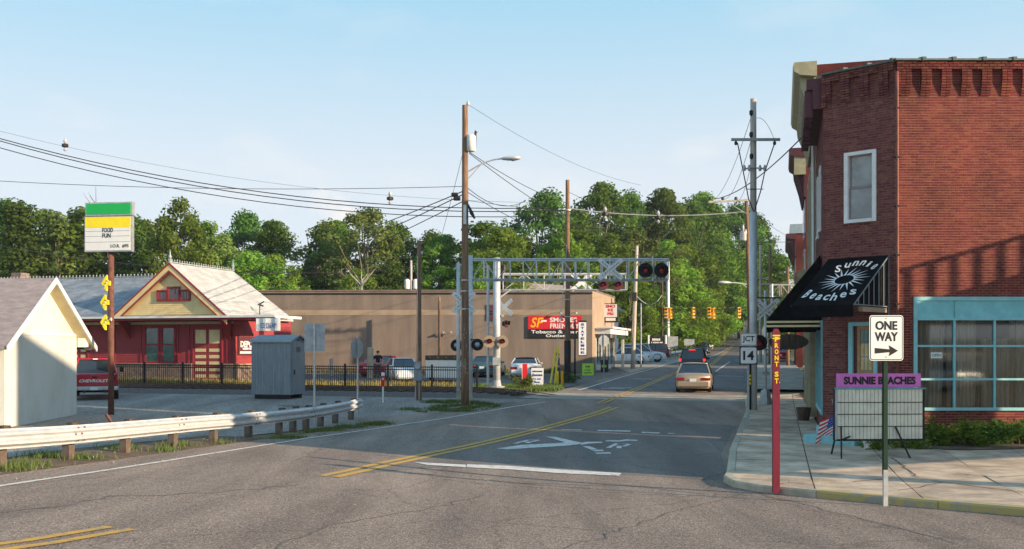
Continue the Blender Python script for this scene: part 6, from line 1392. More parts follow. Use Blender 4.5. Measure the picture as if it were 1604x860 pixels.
sandwich('lime_sandwich_board', 'lime green sandwich board at the corner of the brown store', 921, 588, .78, .82, 'lime', [('', .74, .2, 'dark_trim', .45), ('', .45, .12, 'green_post', .6), ('', .22, .12, 'green_post', .7)], R(-8))
sandwich('black_sandwich_board', 'small black sandwich board with yellow lettering by the store door', 947, 583, .55, .9, 'black_print', [('', .5, .3, 'lime', .7)], R(-8))
x, y, g_ = ground_at(822, 52.6); o = thing('small_red_sign', 'narrow red and white sign on a thin stake in front of the white coupe', 'sign', (x, y, g_)); MB().tube([(0, 0, 0), (0, 0, .7)], .018, 5).build('stake', 'dark_metal', o); q = B('panel', 'red_sign', o, -.13, .13, -.02, 0, .55, 1.35); B('white_edge', 'white_sign', o, -.15, -.131, -.025, 0, .5, 1.38)
for i, (pa, pb) in enumerate((((862, 605), (871, 545)), ((869, 606), (875, 543)))):
    x, y = W(pa[0], 57.5), 57.5; g_ = T(x, y); top_ = (W(pb[0], 58.5)-x, 1.0, ZZ(pb[1], 58.5)-g_); o = thing('guy_guard', ['yellow plastic guy wire guard, leftmost of the leaning pair', 'yellow plastic guy wire guard, right one of the leaning pair'][i], 'guy guard', (x, y, g_)); mb = MB(); mb.tube([(0, 0, 0), top_], .06, 8); mb.build('sleeve', 'yellow_paint', o)
    p3 = (W(889, 60)-x, 60-y, ZZ(400-i*30, 60)-g_); mb = MB(); mb.tube([top_, p3], .012, 4); mb.build('guy_wire', 'wire_pale', o)
for px, m, lb in ((873.5, 'yellow_paint', 'short yellow post just left of the brown wooden post'), (880.5, 'orange_sign', 'orange post between the yellow post and the dark utility pole')):
    x, y, g_ = ground_at(px, 56.6); o = MB().lathe([(.075, 0), (.075, .78), (.04, .82)], (0, 0, 0), 10).build('bollard', m, None, (x, y, g_)); tag(o, lb, 'bollard')
# STATE LINE sign
x, y, g_ = ground_at(904, 66); o = thing('vertical_sign', 'tall narrow white sign reading STATELINE downwards on a black post', 'sign', (x, y, g_)); k6 = 66/F
MB().tube([(-.14, .05, 0), (-.14, .05, ZZ(500, 66)-g_)], .06, 8).build('post', 'black_matte', o); MB().tube([(-.5, .3, 0), (-.45, .3, ZZ(505, 66)-g_)], .05, 8).build('post', 'black_matte', o)
zt_, zb_ = ZZ(502, 66)-g_, ZZ(557, 66)-g_; B('cabinet', 'dark_metal', o, .08, .62, -.1, .1, zb_, zt_); B('face', 'white_sign', o, .1, .6, -.115, -.101, zb_+.04, zt_-.12)
for i, c in enumerate('STATELINE'): text(c, .24, .16, 'blue_print', o, (.35, -.118, zt_-.27-i*.232), 0, .05, name='letter')
# far street signs
x, y, g_ = ground_at(1028, 108); o = thing('business_sign', 'black business sign between two white posts by the parked cars', 'sign', (x, y, g_)); k1 = 108/F
for dx in (-12.5, 14.5): MB().tube([(dx*k1, 0, 0), (dx*k1, 0, 37*k1)], .13, 8).build('post', 'white_paint', o)
B('board', 'black_print', o, -11*k1, 13*k1, -.05, .05, 22*k1, 35*k1); printline(15*k1, 3.6*k1, 'white_sign', o, (1*k1, -.055, 30*k1), seed=5); printline(18*k1, 2.0*k1, 'white_sign', o, (1*k1, -.055, 25.5*k1), seed=6); B('lower_board', 'tan_band', o, 0, 7*k1, -.05, .05, 2*k1, 19*k1)
for px, Y, w_, lb in ((1054, 108, 1.1, 'grey back of a tall route sign by the silver signal pole'), (1079.5, 120, 1.25, 'wide pair of small grey sign backs at the far kerb'), (1106, 140, .45, 'narrow grey sign back farthest along the left kerb')):
    x, y, g_ = ground_at(px, Y); o = thing('far_road_sign', lb, 'road sign', (x, y, g_)); hh = (35 if px < 1060 else 26)*Y/F
    for dx in (-w_*.25, w_*.25): MB().tube([(dx, 0, 0), (dx, 0, hh)], .04, 6).build('post', 'galvanised', o)
    B('sign_plate', 'galv_dull', o, -w_/2, w_/2, -.06, -.045, hh-1.3 if px < 1060 else hh-.75, hh)
# far guard rail
o = thing('far_guardrail', 'pale low guardrail curving along the left side of the far street', 'guardrail', (0, 0, 0)); pts = [(W(p, Y), Y) for p, Y in ((1050, 112), (1072, 121), (1095, 133), (1116, 146), (1128, 160))]
mb = MB(); mb.tube([(x, y, T(x, y)+.5) for x, y in pts], .17, 4); mb.build('rail_beam', 'white_paint', o)
for p in resample(pts, 4): MB().box(p[0]-.08, p[0]+.08, p[1]-.08, p[1]+.08, T(*p)-.8, T(*p)+.45).build('post', 'kerb_concrete', o)
# ---------------------------------------------------------------- traffic signals on the span wire
sp0 = Vector((W(1046, 114), 114, ZZ(487, 114))); sp1 = Vector((W(1172, 106), 106, ZZ(492, 106)))
for i, (px, n_, fc, lb) in enumerate(((1046.5, 2, 0, 'cluster of yellow traffic signals on the silver pole'), (1085.5, 1, 35, 'single yellow traffic signal second from the left on the wire'), (1114, 2, 0, 'widest yellow traffic signal pair in the middle of the wire'), (1157, 1, 20, 'rightmost yellow traffic signal on the wire'))):
    Y = 112; o = thing('traffic_signal', lb, 'traffic light', (W(px, Y), Y, ZZ(490, Y))); 
    for j in range(n_):
        q = MB().bevbox(-.2, .2, -.16, .16, -.62, .62, .03).build('signal_head', 'signal_yellow', o, ((j-.5*(n_-1))*.52, j*.15, -.05*j), R(fc+j*50))
        for k in range(3): MB().lathe([(.02, -.02), (.13, -.01), (.14, .0)], (0, -.17, .38-.38*k), 12, 'y').build('lens', 'grey_lens' if k else 'tail_lens', q); mb = MB(); mb.lathe([(.16, -.2), (.16, 0)], (0, 0, 0), 12, 'y'); v = MB(); n = 8; vs = [(.16*cos(R(180*a/n)), y_, .16*sin(R(180*a/n))) for y_ in (-.165, -.38) for a in range(n+1)]; v.add(vs, [(a, a+1, a+n+2, a+n+1) for a in range(n)]); vo_ = v.build('visor', 'signal_yellow', q, (0, 0, .38-.38*k))
    MB().tube([(0, 0, .6), (0, 0, .85)], .04, 6).build('hanger', 'dark_metal', o)
# ---------------------------------------------------------------- relay cabinet
x, y = gp(432, 631); y = 44.6; x = W(394, y); g_ = T(x, y); kc = y/F; o = thing('relay_cabinet', 'large grey metal railroad equipment cabinet with a small gabled roof beside the track', 'equipment cabinet', (x, y, g_), R(-13)); cw_, cd_ = 66*kc, 1.5; ch_ = 90*kc
B('body', 'cabinet_metal', o, 0, cw_, 0, cd_, .18, ch_); mb = MB(); mb.prism([(-.07, ch_-.02), (cd_/2, ch_+.22), (cd_+.07, ch_-.02), (cd_+.07, ch_+.04), (cd_/2, ch_+.28), (-.07, ch_+.04)], -.06, cw_+.12, 'x'); mb.build('roof', 'cabinet_metal', o)
mb = MB(); mb.prism([(0, ch_), (cd_, ch_), (cd_/2, ch_+.22)], .01, cw_-.01, 'x'); mb.build('gable', 'cabinet_metal', o)
B('fascia', 'copper_grey', o, -.05, cw_+.1, -.09, -.065, ch_-.06, ch_+.05)
for k in range(1, 7): B('panel_seam', 'galv_dull', o, cw_*k/7-.012, cw_*k/7+.012, -.014, -.001, .2, ch_-.03)
B('door', 'cabinet_metal', o, cw_+.001, cw_+.025, .12, cd_-.12, .3, ch_-.08); 
for k in range(5): B('vent_slot', 'dark_metal', o, cw_+.026, cw_+.034, .55, .95, ch_-.3-k*.05, ch_-.275-k*.05)
B('handle', 'dark_metal', o, cw_+.026, cw_+.06, .3, .36, ch_*.42, ch_*.5); B('skid', 'dark_metal', o, .1, cw_-.1, .1, .35, -.1, .18); B('skid', 'dark_metal', o, .1, cw_-.1, cd_-.35, cd_-.1, -.1, .18); B('lifting_lug', 'dark_metal', o, cw_+.026, cw_+.05, .68, .82, ch_+.02, ch_+.08)
# ---------------------------------------------------------------- sign trailer "Sunnie Beaches"
ys = 22.6; kx = ys/F; x = W(1377, ys); g_ = T(x, ys)+SH; o = thing('message_board', 'portable message board with a pink SUNNIE BEACHES header and empty letter panels', 'message board', (x, ys, g_), R(3)); zs = lambda py: ZZ(py, ys)-g_; hw = 71.5*kx
B('header', 'pink', o, -68*kx, 66*kx, -.03, .03, zs(607), zs(585)); text('SUNNIE BEACHES', 115*kx, 12.5*kx, 'black_print', o, (0, -.033, zs(596)), 0, .05)
B('cabinet', 'black_matte', o, -hw+.06, hw, -.05, .24, zs(689)-.02, zs(608)); B('top_rail', 'teal_frame', o, -hw, hw+.0, -.1, .0, zs(609.5), zs(607.3))
for k in range(23):
    a = -hw+.04+k*(2*hw-.1)/23; B('letter_panel', 'bill_board', o, a+.005, a+(2*hw-.1)/23-.005, -.075, -.052, zs(687), zs(609.8))
for py in (630, 648.5, 667.5): B('letter_track', 'dark_metal', o, -hw+.04, hw-.06, -.086, -.076, zs(py)-.009, zs(py)+.009)
B('edge_frame', 'galv_dull', o, -hw+.0, -hw+.035, -.09, -.05, zs(688), zs(610)); B('edge_frame', 'teal_frame', o, hw-.055, hw+.0, -.09, .24, zs(690)-.02, zs(610)) if False else None
for s, dx in ((-1, -hw+.1), (1, hw-.7)):
    mb = MB(); mb.bar((dx+.02, -.1, zs(668)), (dx-.03*(-s) if s > 0 else dx-.06, -.32, 0), .035, .03) if s < 0 else mb.bar((dx, -.1, zs(668)), (dx+.24, -.32, 0), .035, .03); mb.build('leg', 'black_matte', o)
    mb = MB(); mb.bar((dx, .15, zs(680)), (dx+.1, .7, 0), .035); mb.build('leg', 'black_matte', o)
mb = MB(); mb.bar((-hw+.12, -.2, .42), (-hw+.6, .1, .55), .03); mb.build('brace', 'black_matte', o)
# flag, urn, bushes
p = C0; pf_ = (W(1288, 25.6), 25.6); g_ = T(*pf_)+SH; o = thing('small_flag', 'small American flag leaning over the turquoise step', 'flag', (pf_[0], pf_[1], g_)); mb = MB(); mb.tube([(.45, 0, .2), (.25, 0, 1.15)], .01, 5); mb.build('stick', 'wood_pale', o)
def flagpt(a, b): return (.34-a*.46+.06*b-.10*(1-b), .04*sin(a*5), .22+.52*b-.36*a*(1)+.22*a*b)
for k in range(13):
    b0_, b1_ = k/13, (k+1)/13; mb = MB(); n = 6; mb.add([flagpt(i/n, b) for b in (b0_, b1_) for i in range(n+1)], [(i, i+1, i+n+2, i+n+1) for i in range(n)]); q = mb.build('stripe', 'red_sign' if k % 2 == 0 else 'white_sign', o); q.modifiers.new('s', 'SOLIDIFY').thickness = .004
mb = MB(); n = 4; mb.add([(x_, y_-.008, z_) for x_, y_, z_ in [flagpt(.45*i/n, b) for b in (6/13, 1) for i in range(n+1)]], [(i, i+1, i+n+2, i+n+1) for i in range(n)]); q = mb.build('canton', 'blue_print', o)
for i in range(5):
    for j in range(4): c = flagpt(.05+.085*i, .53+.12*j); MB().lathe([(.001, -.016), (.009, -.014)], (c[0], c[1], c[2]), 5, 'y').build('star', 'white_sign', o)
x, y = W(1361, 24.4), 24.4; o = thing('white_flower_pot', 'white flower pot among the leaves below the message board', 'flower pot', (x, y, T(x, y)+SH)); MB().lathe([(.1, 0), (.14, .16), (.16, .18), (.12, .19)], (0, 0, 0), 12).build('pot', 'white_paint', o)
def bush(name, label, px, Y, w_, h_, n, m, seed, dz=SH, cat='bush', grp=None):
    rg = random.Random(seed); x, y = W(px, Y), Y; g = T(x, y)+dz; o = thing(name, label, cat, (x, y, g), 0, grp); mb = MB(); st = MB()
    cl = [(rg.uniform(-w_/2, w_/2), rg.uniform(-.4, .4), rg.uniform(.1, h_)*.8) for _ in range(max(6, int(w_*9)))]
    for c in cl: st.tube([(c[0]*.5, c[1]*.5, 0), c], [.012, .005], 4, False)
    for k in range(n):
        c = rg.choice(cl); p = Vector((rg.gauss(c[0], .12), rg.gauss(c[1], .12), max(.02, rg.gauss(c[2], .10)))); s = rg.uniform(.035, .075); d = Vector((rg.gauss(0, 1), rg.gauss(0, 1), rg.gauss(.3, .6))).normalized(); e = d.cross(Vector((rg.gauss(0, 1), rg.gauss(0, 1), rg.gauss(0, 1)))).normalized(); mb.cur = rg.random()*.98+.01
        mb.add([p, p+d*s+e*s*.35, p+d*s*2, p+d*s-e*s*.35], [(0, 1, 2, 3)])
    mb.build('leaves', m, o, kind='stuff'); st.build('stems', 'bark', o, kind='stuff'); return o
bush('shrub', 'leafy green shrub under the left end of the shop window', 1490, 25.2, 1.3, .62, 3200, 'leaf_light', 1)
bush('shrub', 'dark low shrub under the middle of the shop window', 1545, 25.5, 1.2, .5, 2600, 'leaf_dark', 2)
bush('shrub', 'dark low shrub under the shop window at the right edge of the photo', 1600, 25.3, 1.4, .55, 2800, 'leaf_dark', 3)
bush('weed_clump', 'low weedy leaves behind the legs of the message board', 1395, 24.6, 1.5, .28, 1500, 'leaf_light', 4, cat='weeds')
bush('weed_clump', 'small weeds at the foot of the brick wall left of the shrubs', 1345, 25.4, .8, .3, 700, 'leaf_mid', 5, cat='weeds')
bush('yellow_shrub', 'yellow green ornamental grass tuft below the small red sign', 818, 52.0, 1.2, .85, 1500, 'blade', 6, 0, 'shrub')
bush('pole_weeds', 'dark weeds around the base of the dark utility pole', 893, 59, 1.6, .6, 1200, 'leaf_mid', 7, 0, 'weeds')
# ================================================================== VEHICLES (local: x across, y forward, z up, origin on the road)
def loft(secs, n=None):
    mb = MB(); m = len(secs[0]); vs = [p for s in secs for p in s]; fs = [(i*m+j, i*m+(j+1) % m, (i+1)*m+(j+1) % m, (i+1)*m+j) for i in range(len(secs)-1) for j in range(m)]
    fs += [tuple(range(m-1, -1, -1)), tuple((len(secs)-1)*m+j for j in range(m))]; return mb.add(vs, fs)
def carbody(o, L, Wd, zs_, col, ground=.2):
    "zs_: list of (y fraction 0 rear..1 front, top z, half-width scale)"
    secs = []
    for f, zt, k in zs_:
        y = -L/2+f*L; h = Wd/2*k; zb = ground; secs.append([(-h*.9, y, zb), (-h*.99, y, zb+.12), (-h, y, zb+(zt-zb)*.5), (-h*.97, y, zt-.09), (-h*.88, y, zt-.015), (-h*.45, y, zt+.012), (h*.45, y, zt+.012), (h*.88, y, zt-.015), (h*.97, y, zt-.09), (h, y, zb+(zt-zb)*.5), (h*.99, y, zb+.12), (h*.9, y, zb)])
    return loft(secs).build('body', col, o, smooth=True)
def wheel(o, x, y, r, wd, s):
    w_ = MB().lathe([(r*.62, -wd/2), (r*.95, -wd/2), (r, -wd/2+.03), (r, wd/2-.03), (r*.95, wd/2), (r*.62, wd/2)], (0, 0, 0), 20, 'x').build('wheel', 'rubber', o, (x, y, r), smooth=False)
    MB().lathe([(.03, s*(wd/2+.012)), (r*.3, s*(wd/2+.004)), (r*.6, s*(wd/2-.01)), (r*.62, s*(wd/2-.04)), (.02, s*(wd/2-.05))], (0, 0, 0), 16, 'x').build('rim', 'galvanised', w_)
def car(name, label, cat, x, y, yaw, L, Wd, col, prof, gh, H, z=None, r=.31, rear=None, front=None, grp=None, lit=False, plate=True, roofcol=None, rack=False):
    """prof: body side profile; gh: greenhouse (y rear base, y rear top, y front top, y front base) as fractions; H: roof height"""
    g = T(x, y) if z is None else z; o = thing(name, label, cat, (x, y, g), yaw, grp); body = carbody(o, L, Wd, prof, col); Y_ = lambda f: -L/2+f*L
    def ztop(f):
        for a, b in zip(prof[:-1], prof[1:]):
            if a[0] <= f <= b[0]: return a[1]+(b[1]-a[1])*(f-a[0])/(b[0]-a[0]+1e-9)
        return prof[-1][1]
    a, b, c, d = gh; hw, tw = Wd/2*.90, Wd/2*.70
    za, zd = ztop(a)-.03, ztop(d)-.03
    base = [(-hw, Y_(a), za), (hw, Y_(a), za), (hw, Y_(d), zd), (-hw, Y_(d), zd)]; zr = H-.045; tp = [(-tw, Y_(b), zr), (tw, Y_(b), zr), (tw, Y_(c), zr), (-tw, Y_(c), zr)]
    MB().add(base+tp, [(0, 1, 5, 4), (1, 2, 6, 5), (2, 3, 7, 6), (3, 0, 4, 7), (4, 5, 6, 7)]).build('windows', 'car_glass', o)
    # roof skin
    rp_ = []; ny, nx_ = 6, 6; e = .03
    for i in range(ny+1):
        for j in range(nx_+1):
            fy = i/ny; fx = j/nx_*2-1; rp_.append((fx*(tw+e), Y_(b)-e+(Y_(c)-Y_(b)+2*e)*fy, zr-.01+.055*(1-fx*fx*.9)*(1-(2*fy-1)**4*.7)))
    rf_ = MB().add(rp_, [(i*(nx_+1)+j, i*(nx_+1)+j+1, (i+1)*(nx_+1)+j+1, (i+1)*(nx_+1)+j) for i in range(ny) for j in range(nx_)]).build('roof', roofcol or col, o, smooth=True); rf_.modifiers.new('s', 'SOLIDIFY').thickness = -.03
    # pillars
    pw = .07
    for s in (-1, 1):
        for (p, q) in ((base[0], tp[0]), (base[3], tp[3])):
            mb = MB(); mb.bar((s*abs(p[0])*1.0, p[1], p[2]), (s*abs(q[0])*1.01, q[1], q[2]), pw, .05); mb.build('pillar', col, o)
        mb = MB(); ym = Y_((b+c)/2+.02); mb.bar((s*hw*1.005, ym+.05, (za+zd)/2), (s*tw*1.015, ym, zr), .06, .04); mb.build('pillar', 'black_matte' if cat != 'x' else col, o)
        MB().bevbox(s*(Wd/2+.02)-.09, s*(Wd/2+.02)+.09, Y_(d)-.25, Y_(d)-.17, zd+.0, zd+.13, .02).build('mirror', col, o)
        for fy in (.17, .82):
            wheel(o, s*(Wd/2-.13), Y_(fy), r, .2, s)
            ar = MB(); n = 12; vs = []
            for rr2 in (r+.015, r+.075):
                for i in range(n+1): t = pi*i/n; vs.append((s*(Wd/2*.995), Y_(fy)+rr2*cos(t), r+rr2*sin(t)))
            ar.add(vs, [(i, i+1, i+n+2, i+n+1) for i in range(n)]); q = ar.build('wheel_arch', 'black_matte' if True else col, o); q.modifiers.new('s', 'SOLIDIFY').thickness = .02
        MB().box(s*Wd/2*1.0-.004, s*Wd/2*1.0+.004, Y_(.45), Y_(.455), .35, za).build('door_seam', 'black_matte', o)
    # bumpers, lights, plate
    k0, k1 = prof[0], prof[-1]
    MB().bevbox(-Wd/2*k0[2]*.98, Wd/2*k0[2]*.98, Y_(0)-.09, Y_(0)+.12, .27, .55, .05).build('bumper', 'chrome' if rear == 'pickup' else col, o); MB().bevbox(-Wd/2*k1[2]*.98, Wd/2*k1[2]*.98, Y_(1)-.12, Y_(1)+.09, .25, .52, .05).build('bumper', col, o)
    zt0 = k0[1]
    for s in (-1, 1):
        x0_, x1_ = sorted((s*Wd/2*.45, s*Wd/2*.93))
        if rear == 'suv': x0_, x1_ = sorted((s*Wd/2*.80, s*Wd/2*.96))
        t_ = MB().bevbox(x0_, x1_, Y_(0)-.025, Y_(0)+.06, zt0-.27 if rear != 'suv' else .88, zt0-.12 if rear != 'suv' else 1.08, .02).build('tail_light', 'brake_lit' if lit else 'tail_lens', o)
        h_ = MB().bevbox(x0_ if rear != 'suv' else min(s*.4, s*.85), x1_ if rear != 'suv' else max(s*.4, s*.85), Y_(1)-.06, Y_(1)+.03, k1[1]-.24, k1[1]-.09, .02).build('headlight', 'head_lens', o)
    B('grille', 'black_matte', o, -Wd*.2, Wd*.2, Y_(1)+.001, Y_(1)+.02, k1[1]-.24, k1[1]-.12)
    if plate: B('number_plate', 'white_sign', o, -.16, .16, Y_(0)-.045 if rear != 'pickup' else Y_(0)-.11, Y_(0)-.026 if rear != 'pickup' else Y_(0)-.092, zt0-.32 if rear != 'pickup' else .36, zt0-.17 if rear != 'pickup' else .5)
    if rack:
        for s in (-1, 1): mb = MB(); mb.tube([(s*tw*.95, Y_(b)+.2, H+.02), (s*tw*.95, Y_(c)-.3, H+.02)], .02, 5); mb.build('roof_rail', 'black_matte', o)
    return o
SED = [(0, .86, .90), (.03, .93, .95), (.10, .96, .98), (.2, .95, 1), (.35, .93, 1), (.62, .92, 1), (.74, .90, 1), (.88, .82, .97), (.97, .70, .92), (1, .60, .84)]
SUV = [(0, 1.0, .93), (.02, 1.06, .97), (.2, 1.07, 1), (.5, 1.06, 1), (.72, 1.04, 1), (.86, .98, .98), (.97, .86, .94), (1, .72, .88)]
SG = (.09, .25, .52, .72); UG = (.015, .06, .52, .72)
RD = R(-14.8)
def atY(px, Y): return W(px, Y), Y
x, y = atY(1089, 51.5); car('tan_sedan', 'tan sedan driving away on the street with a black van ahead of it', 'car', x, y, R(-13), 4.7, 1.80, 'car_tan', SED, SG, 1.45, rear='sedan')
x, y = atY(1087.5, 71); car('black_suv', 'black sport utility vehicle with lit brake lights ahead of the tan sedan', 'car', x, y, R(-14), 4.6, 1.86, 'car_black', SUV, UG, 1.78, r=.36, rear='suv', lit=True, rack=True)
o = bpy.data.objects['black_suv']; MB().box(-.22, .22, -2.25, -2.2, 1.66, 1.71).build('brake_light', 'brake_lit', o)
x, y = atY(1100, 128); car('navy_sedan', 'dark blue car approaching on the far part of the street', 'car', x, y, R(165), 4.6, 1.8, 'car_navy', SED, SG, 1.46)
x, y = atY(1170, 300); car('distant_car', 'small pale car at the top of the far hill', 'car', x, y, R(165), 4.6, 1.8, 'car_white', SED, SG, 1.46)
x, y = atY(603, 66.5); car('red_sedan', 'bright red sedan parked by the man in black', 'car', x, y+1.2, R(-32), 4.5, 1.78, 'car_red', SED, SG, 1.38, rear='sedan')
x, y = atY(631, 61); car('white_hatchback', 'white compact car facing the fence with its hood lit by the sun', 'car', x, y, R(196), 4.2, 1.70, 'car_white', SED, SG, 1.42)
x, y = atY(715, 68.5); car('maroon_sedan', 'maroon sedan mostly hidden behind the white trailer', 'car', x, y, R(-10), 4.4, 1.75, 'car_maroon', SED, SG, 1.38)
x, y = atY(765, 67.5); car('teal_coupe', 'dark teal car parked behind the round signal mast', 'car', x, y, R(-10), 4.4, 1.78, 'car_teal', SED, SG, 1.36)
x, y = atY(825, 65.5); car('white_coupe', 'white coupe with a black soft top parked facing the brown wall', 'car', x, y, R(-6), 4.5, 1.84, 'car_white', SED, SG, 1.32, roofcol='black_matte')
x, y = atY(978, 92); car('white_sedan', 'white car nearest the store in the lot across the street', 'car', x, y, R(80), 4.5, 1.8, 'car_white', SED, SG, 1.5)
x, y = atY(982, 99); car('white_van', 'long white vehicle with a pale roof behind the nearest white car', 'car', x, y, R(80), 4.8, 1.85, 'car_white', SUV, UG, 1.75, r=.35, rear='suv')
x, y = atY(1006, 97); car('white_suv', 'white sport utility vehicle with its wheel showing, rightmost of the white cars', 'car', x, y, R(-96), 4.5, 1.85, 'car_white', SUV, UG, 1.7, r=.37, rear='suv')
x, y = atY(1014, 106); car('maroon_wagon', 'dark maroon car at the back of the lot with the white cars', 'car', x, y, R(84), 4.5, 1.8, 'car_maroon', SUV, UG, 1.65, rear='suv')
for i, (px, Y, c, lb) in enumerate(((1222, 96, 'car_red', 'red car parked on the right side beyond the crossbuck'), (1212, 118, 'car_white', 'white car parked on the right side far down the street'))):
    x, y = atY(px, Y); car('parked_car', lb, 'car', x, y, R(-15), 4.5, 1.8, c, SED, SG, 1.45, z=T(x, y)+.1)
# red pickup
yp = 43.4; xp = W(147.5, yp); g_ = T(xp, yp); pya = R(21.5); o = thing('red_pickup', 'red pickup truck seen from behind beside the white house', 'pickup truck', (xp-2.7*sin(pya), yp+2.7*cos(pya), g_), pya); Lp, Wp = 5.4, 2.0
PK = [(0, 1.12, .96), (.03, 1.14, .99), (.2, 1.14, 1), (.4, 1.14, 1), (.7, 1.14, 1), (.8, 1.12, 1), (.95, 1.05, .97), (1, .9, .92)]
carbody(o, Lp, Wp, PK, 'car_red', .42); hw, tw = .92, .72
MB().add([(-hw, -.65, 1.1), (hw, -.65, 1.1), (hw, 1.1, 1.1), (-hw, 1.1, 1.1), (-tw, -.5, 1.74), (tw, -.5, 1.74), (tw, .5, 1.74), (-tw, .5, 1.74)], [(0, 1, 5, 4), (1, 2, 6, 5), (2, 3, 7, 6), (3, 0, 4, 7), (4, 5, 6, 7)]).build('windows', 'car_glass', o)
MB().bevbox(-tw-.04, tw+.04, -.56, .55, 1.73, 1.80, .02).build('roof', 'car_red', o)
for s in (-1, 1):
    mb = MB(); mb.bar((s*hw, -.65, 1.1), (s*tw, -.52, 1.74), .09, .06); mb.build('pillar', 'car_red', o)
    MB().box(s*.9-.05, s*.9+.05, -2.74, -2.69, .85, 1.12).build('tail_light', 'tail_lens', o); MB().bevbox(s*1.12-.1, s*1.12+.1, .55, .65, 1.15, 1.38, .02).build('mirror', 'black_matte', o)
    for yy in (-1.7, 1.75): wheel(o, s*.86, yy, .37, .25, s)
B('tailgate', 'car_red', o, -.78, .78, -2.735, -2.69, .62, 1.11); B('rear_window_lamp', 'white_sign', o, -.1, .1, -.66, -.58, 1.745, 1.79)
text('CHEVROLET', 1.2, .13, 'white_sign', o, (0, -2.738, .84), 0, .03, shear=.3, name='tailgate_lettering')
MB().bevbox(-.98, .98, -2.86, -2.68, .42, .60, .04).build('bumper', 'galvanised', o); B('number_plate', 'white_sign', o, -.16, .16, -2.875, -2.861, .44, .58); B('tailgate_handle', 'black_matte', o, -.1, .1, -2.745, -2.736, .96, 1.03); B('axle', 'black_matte', o, -.8, .8, -1.8, -1.6, .3, .42)
for s in (-.4, .45): MB().tube([(s, -1.9, .38), (s, -2.6, .34)], .05, 6).build('exhaust_pipe', 'rust', o)
car('side_street_car', 'white car parked on the side street, reflected in the shop window', 'car', 21.0, 5.6, R(222), 4.6, 1.8, 'car_white', SED, SG, 1.45)
o = thing('bridge_railing', 'white steel railing along the side street opposite the brick store', 'railing', (23.5, -1.5, T(23.5, -1.5)), R(-47))
for k in range(31): B('baluster', 'white_paint', o, -7+k*.45, -6.92+k*.45, -.04, .04, 0, 1.15)
B('handrail', 'white_paint', o, -7.1, 6.7, -.06, .06, 1.15, 1.27); B('bottom_rail', 'white_paint', o, -7.1, 6.7, -.045, .045, .12, .2)
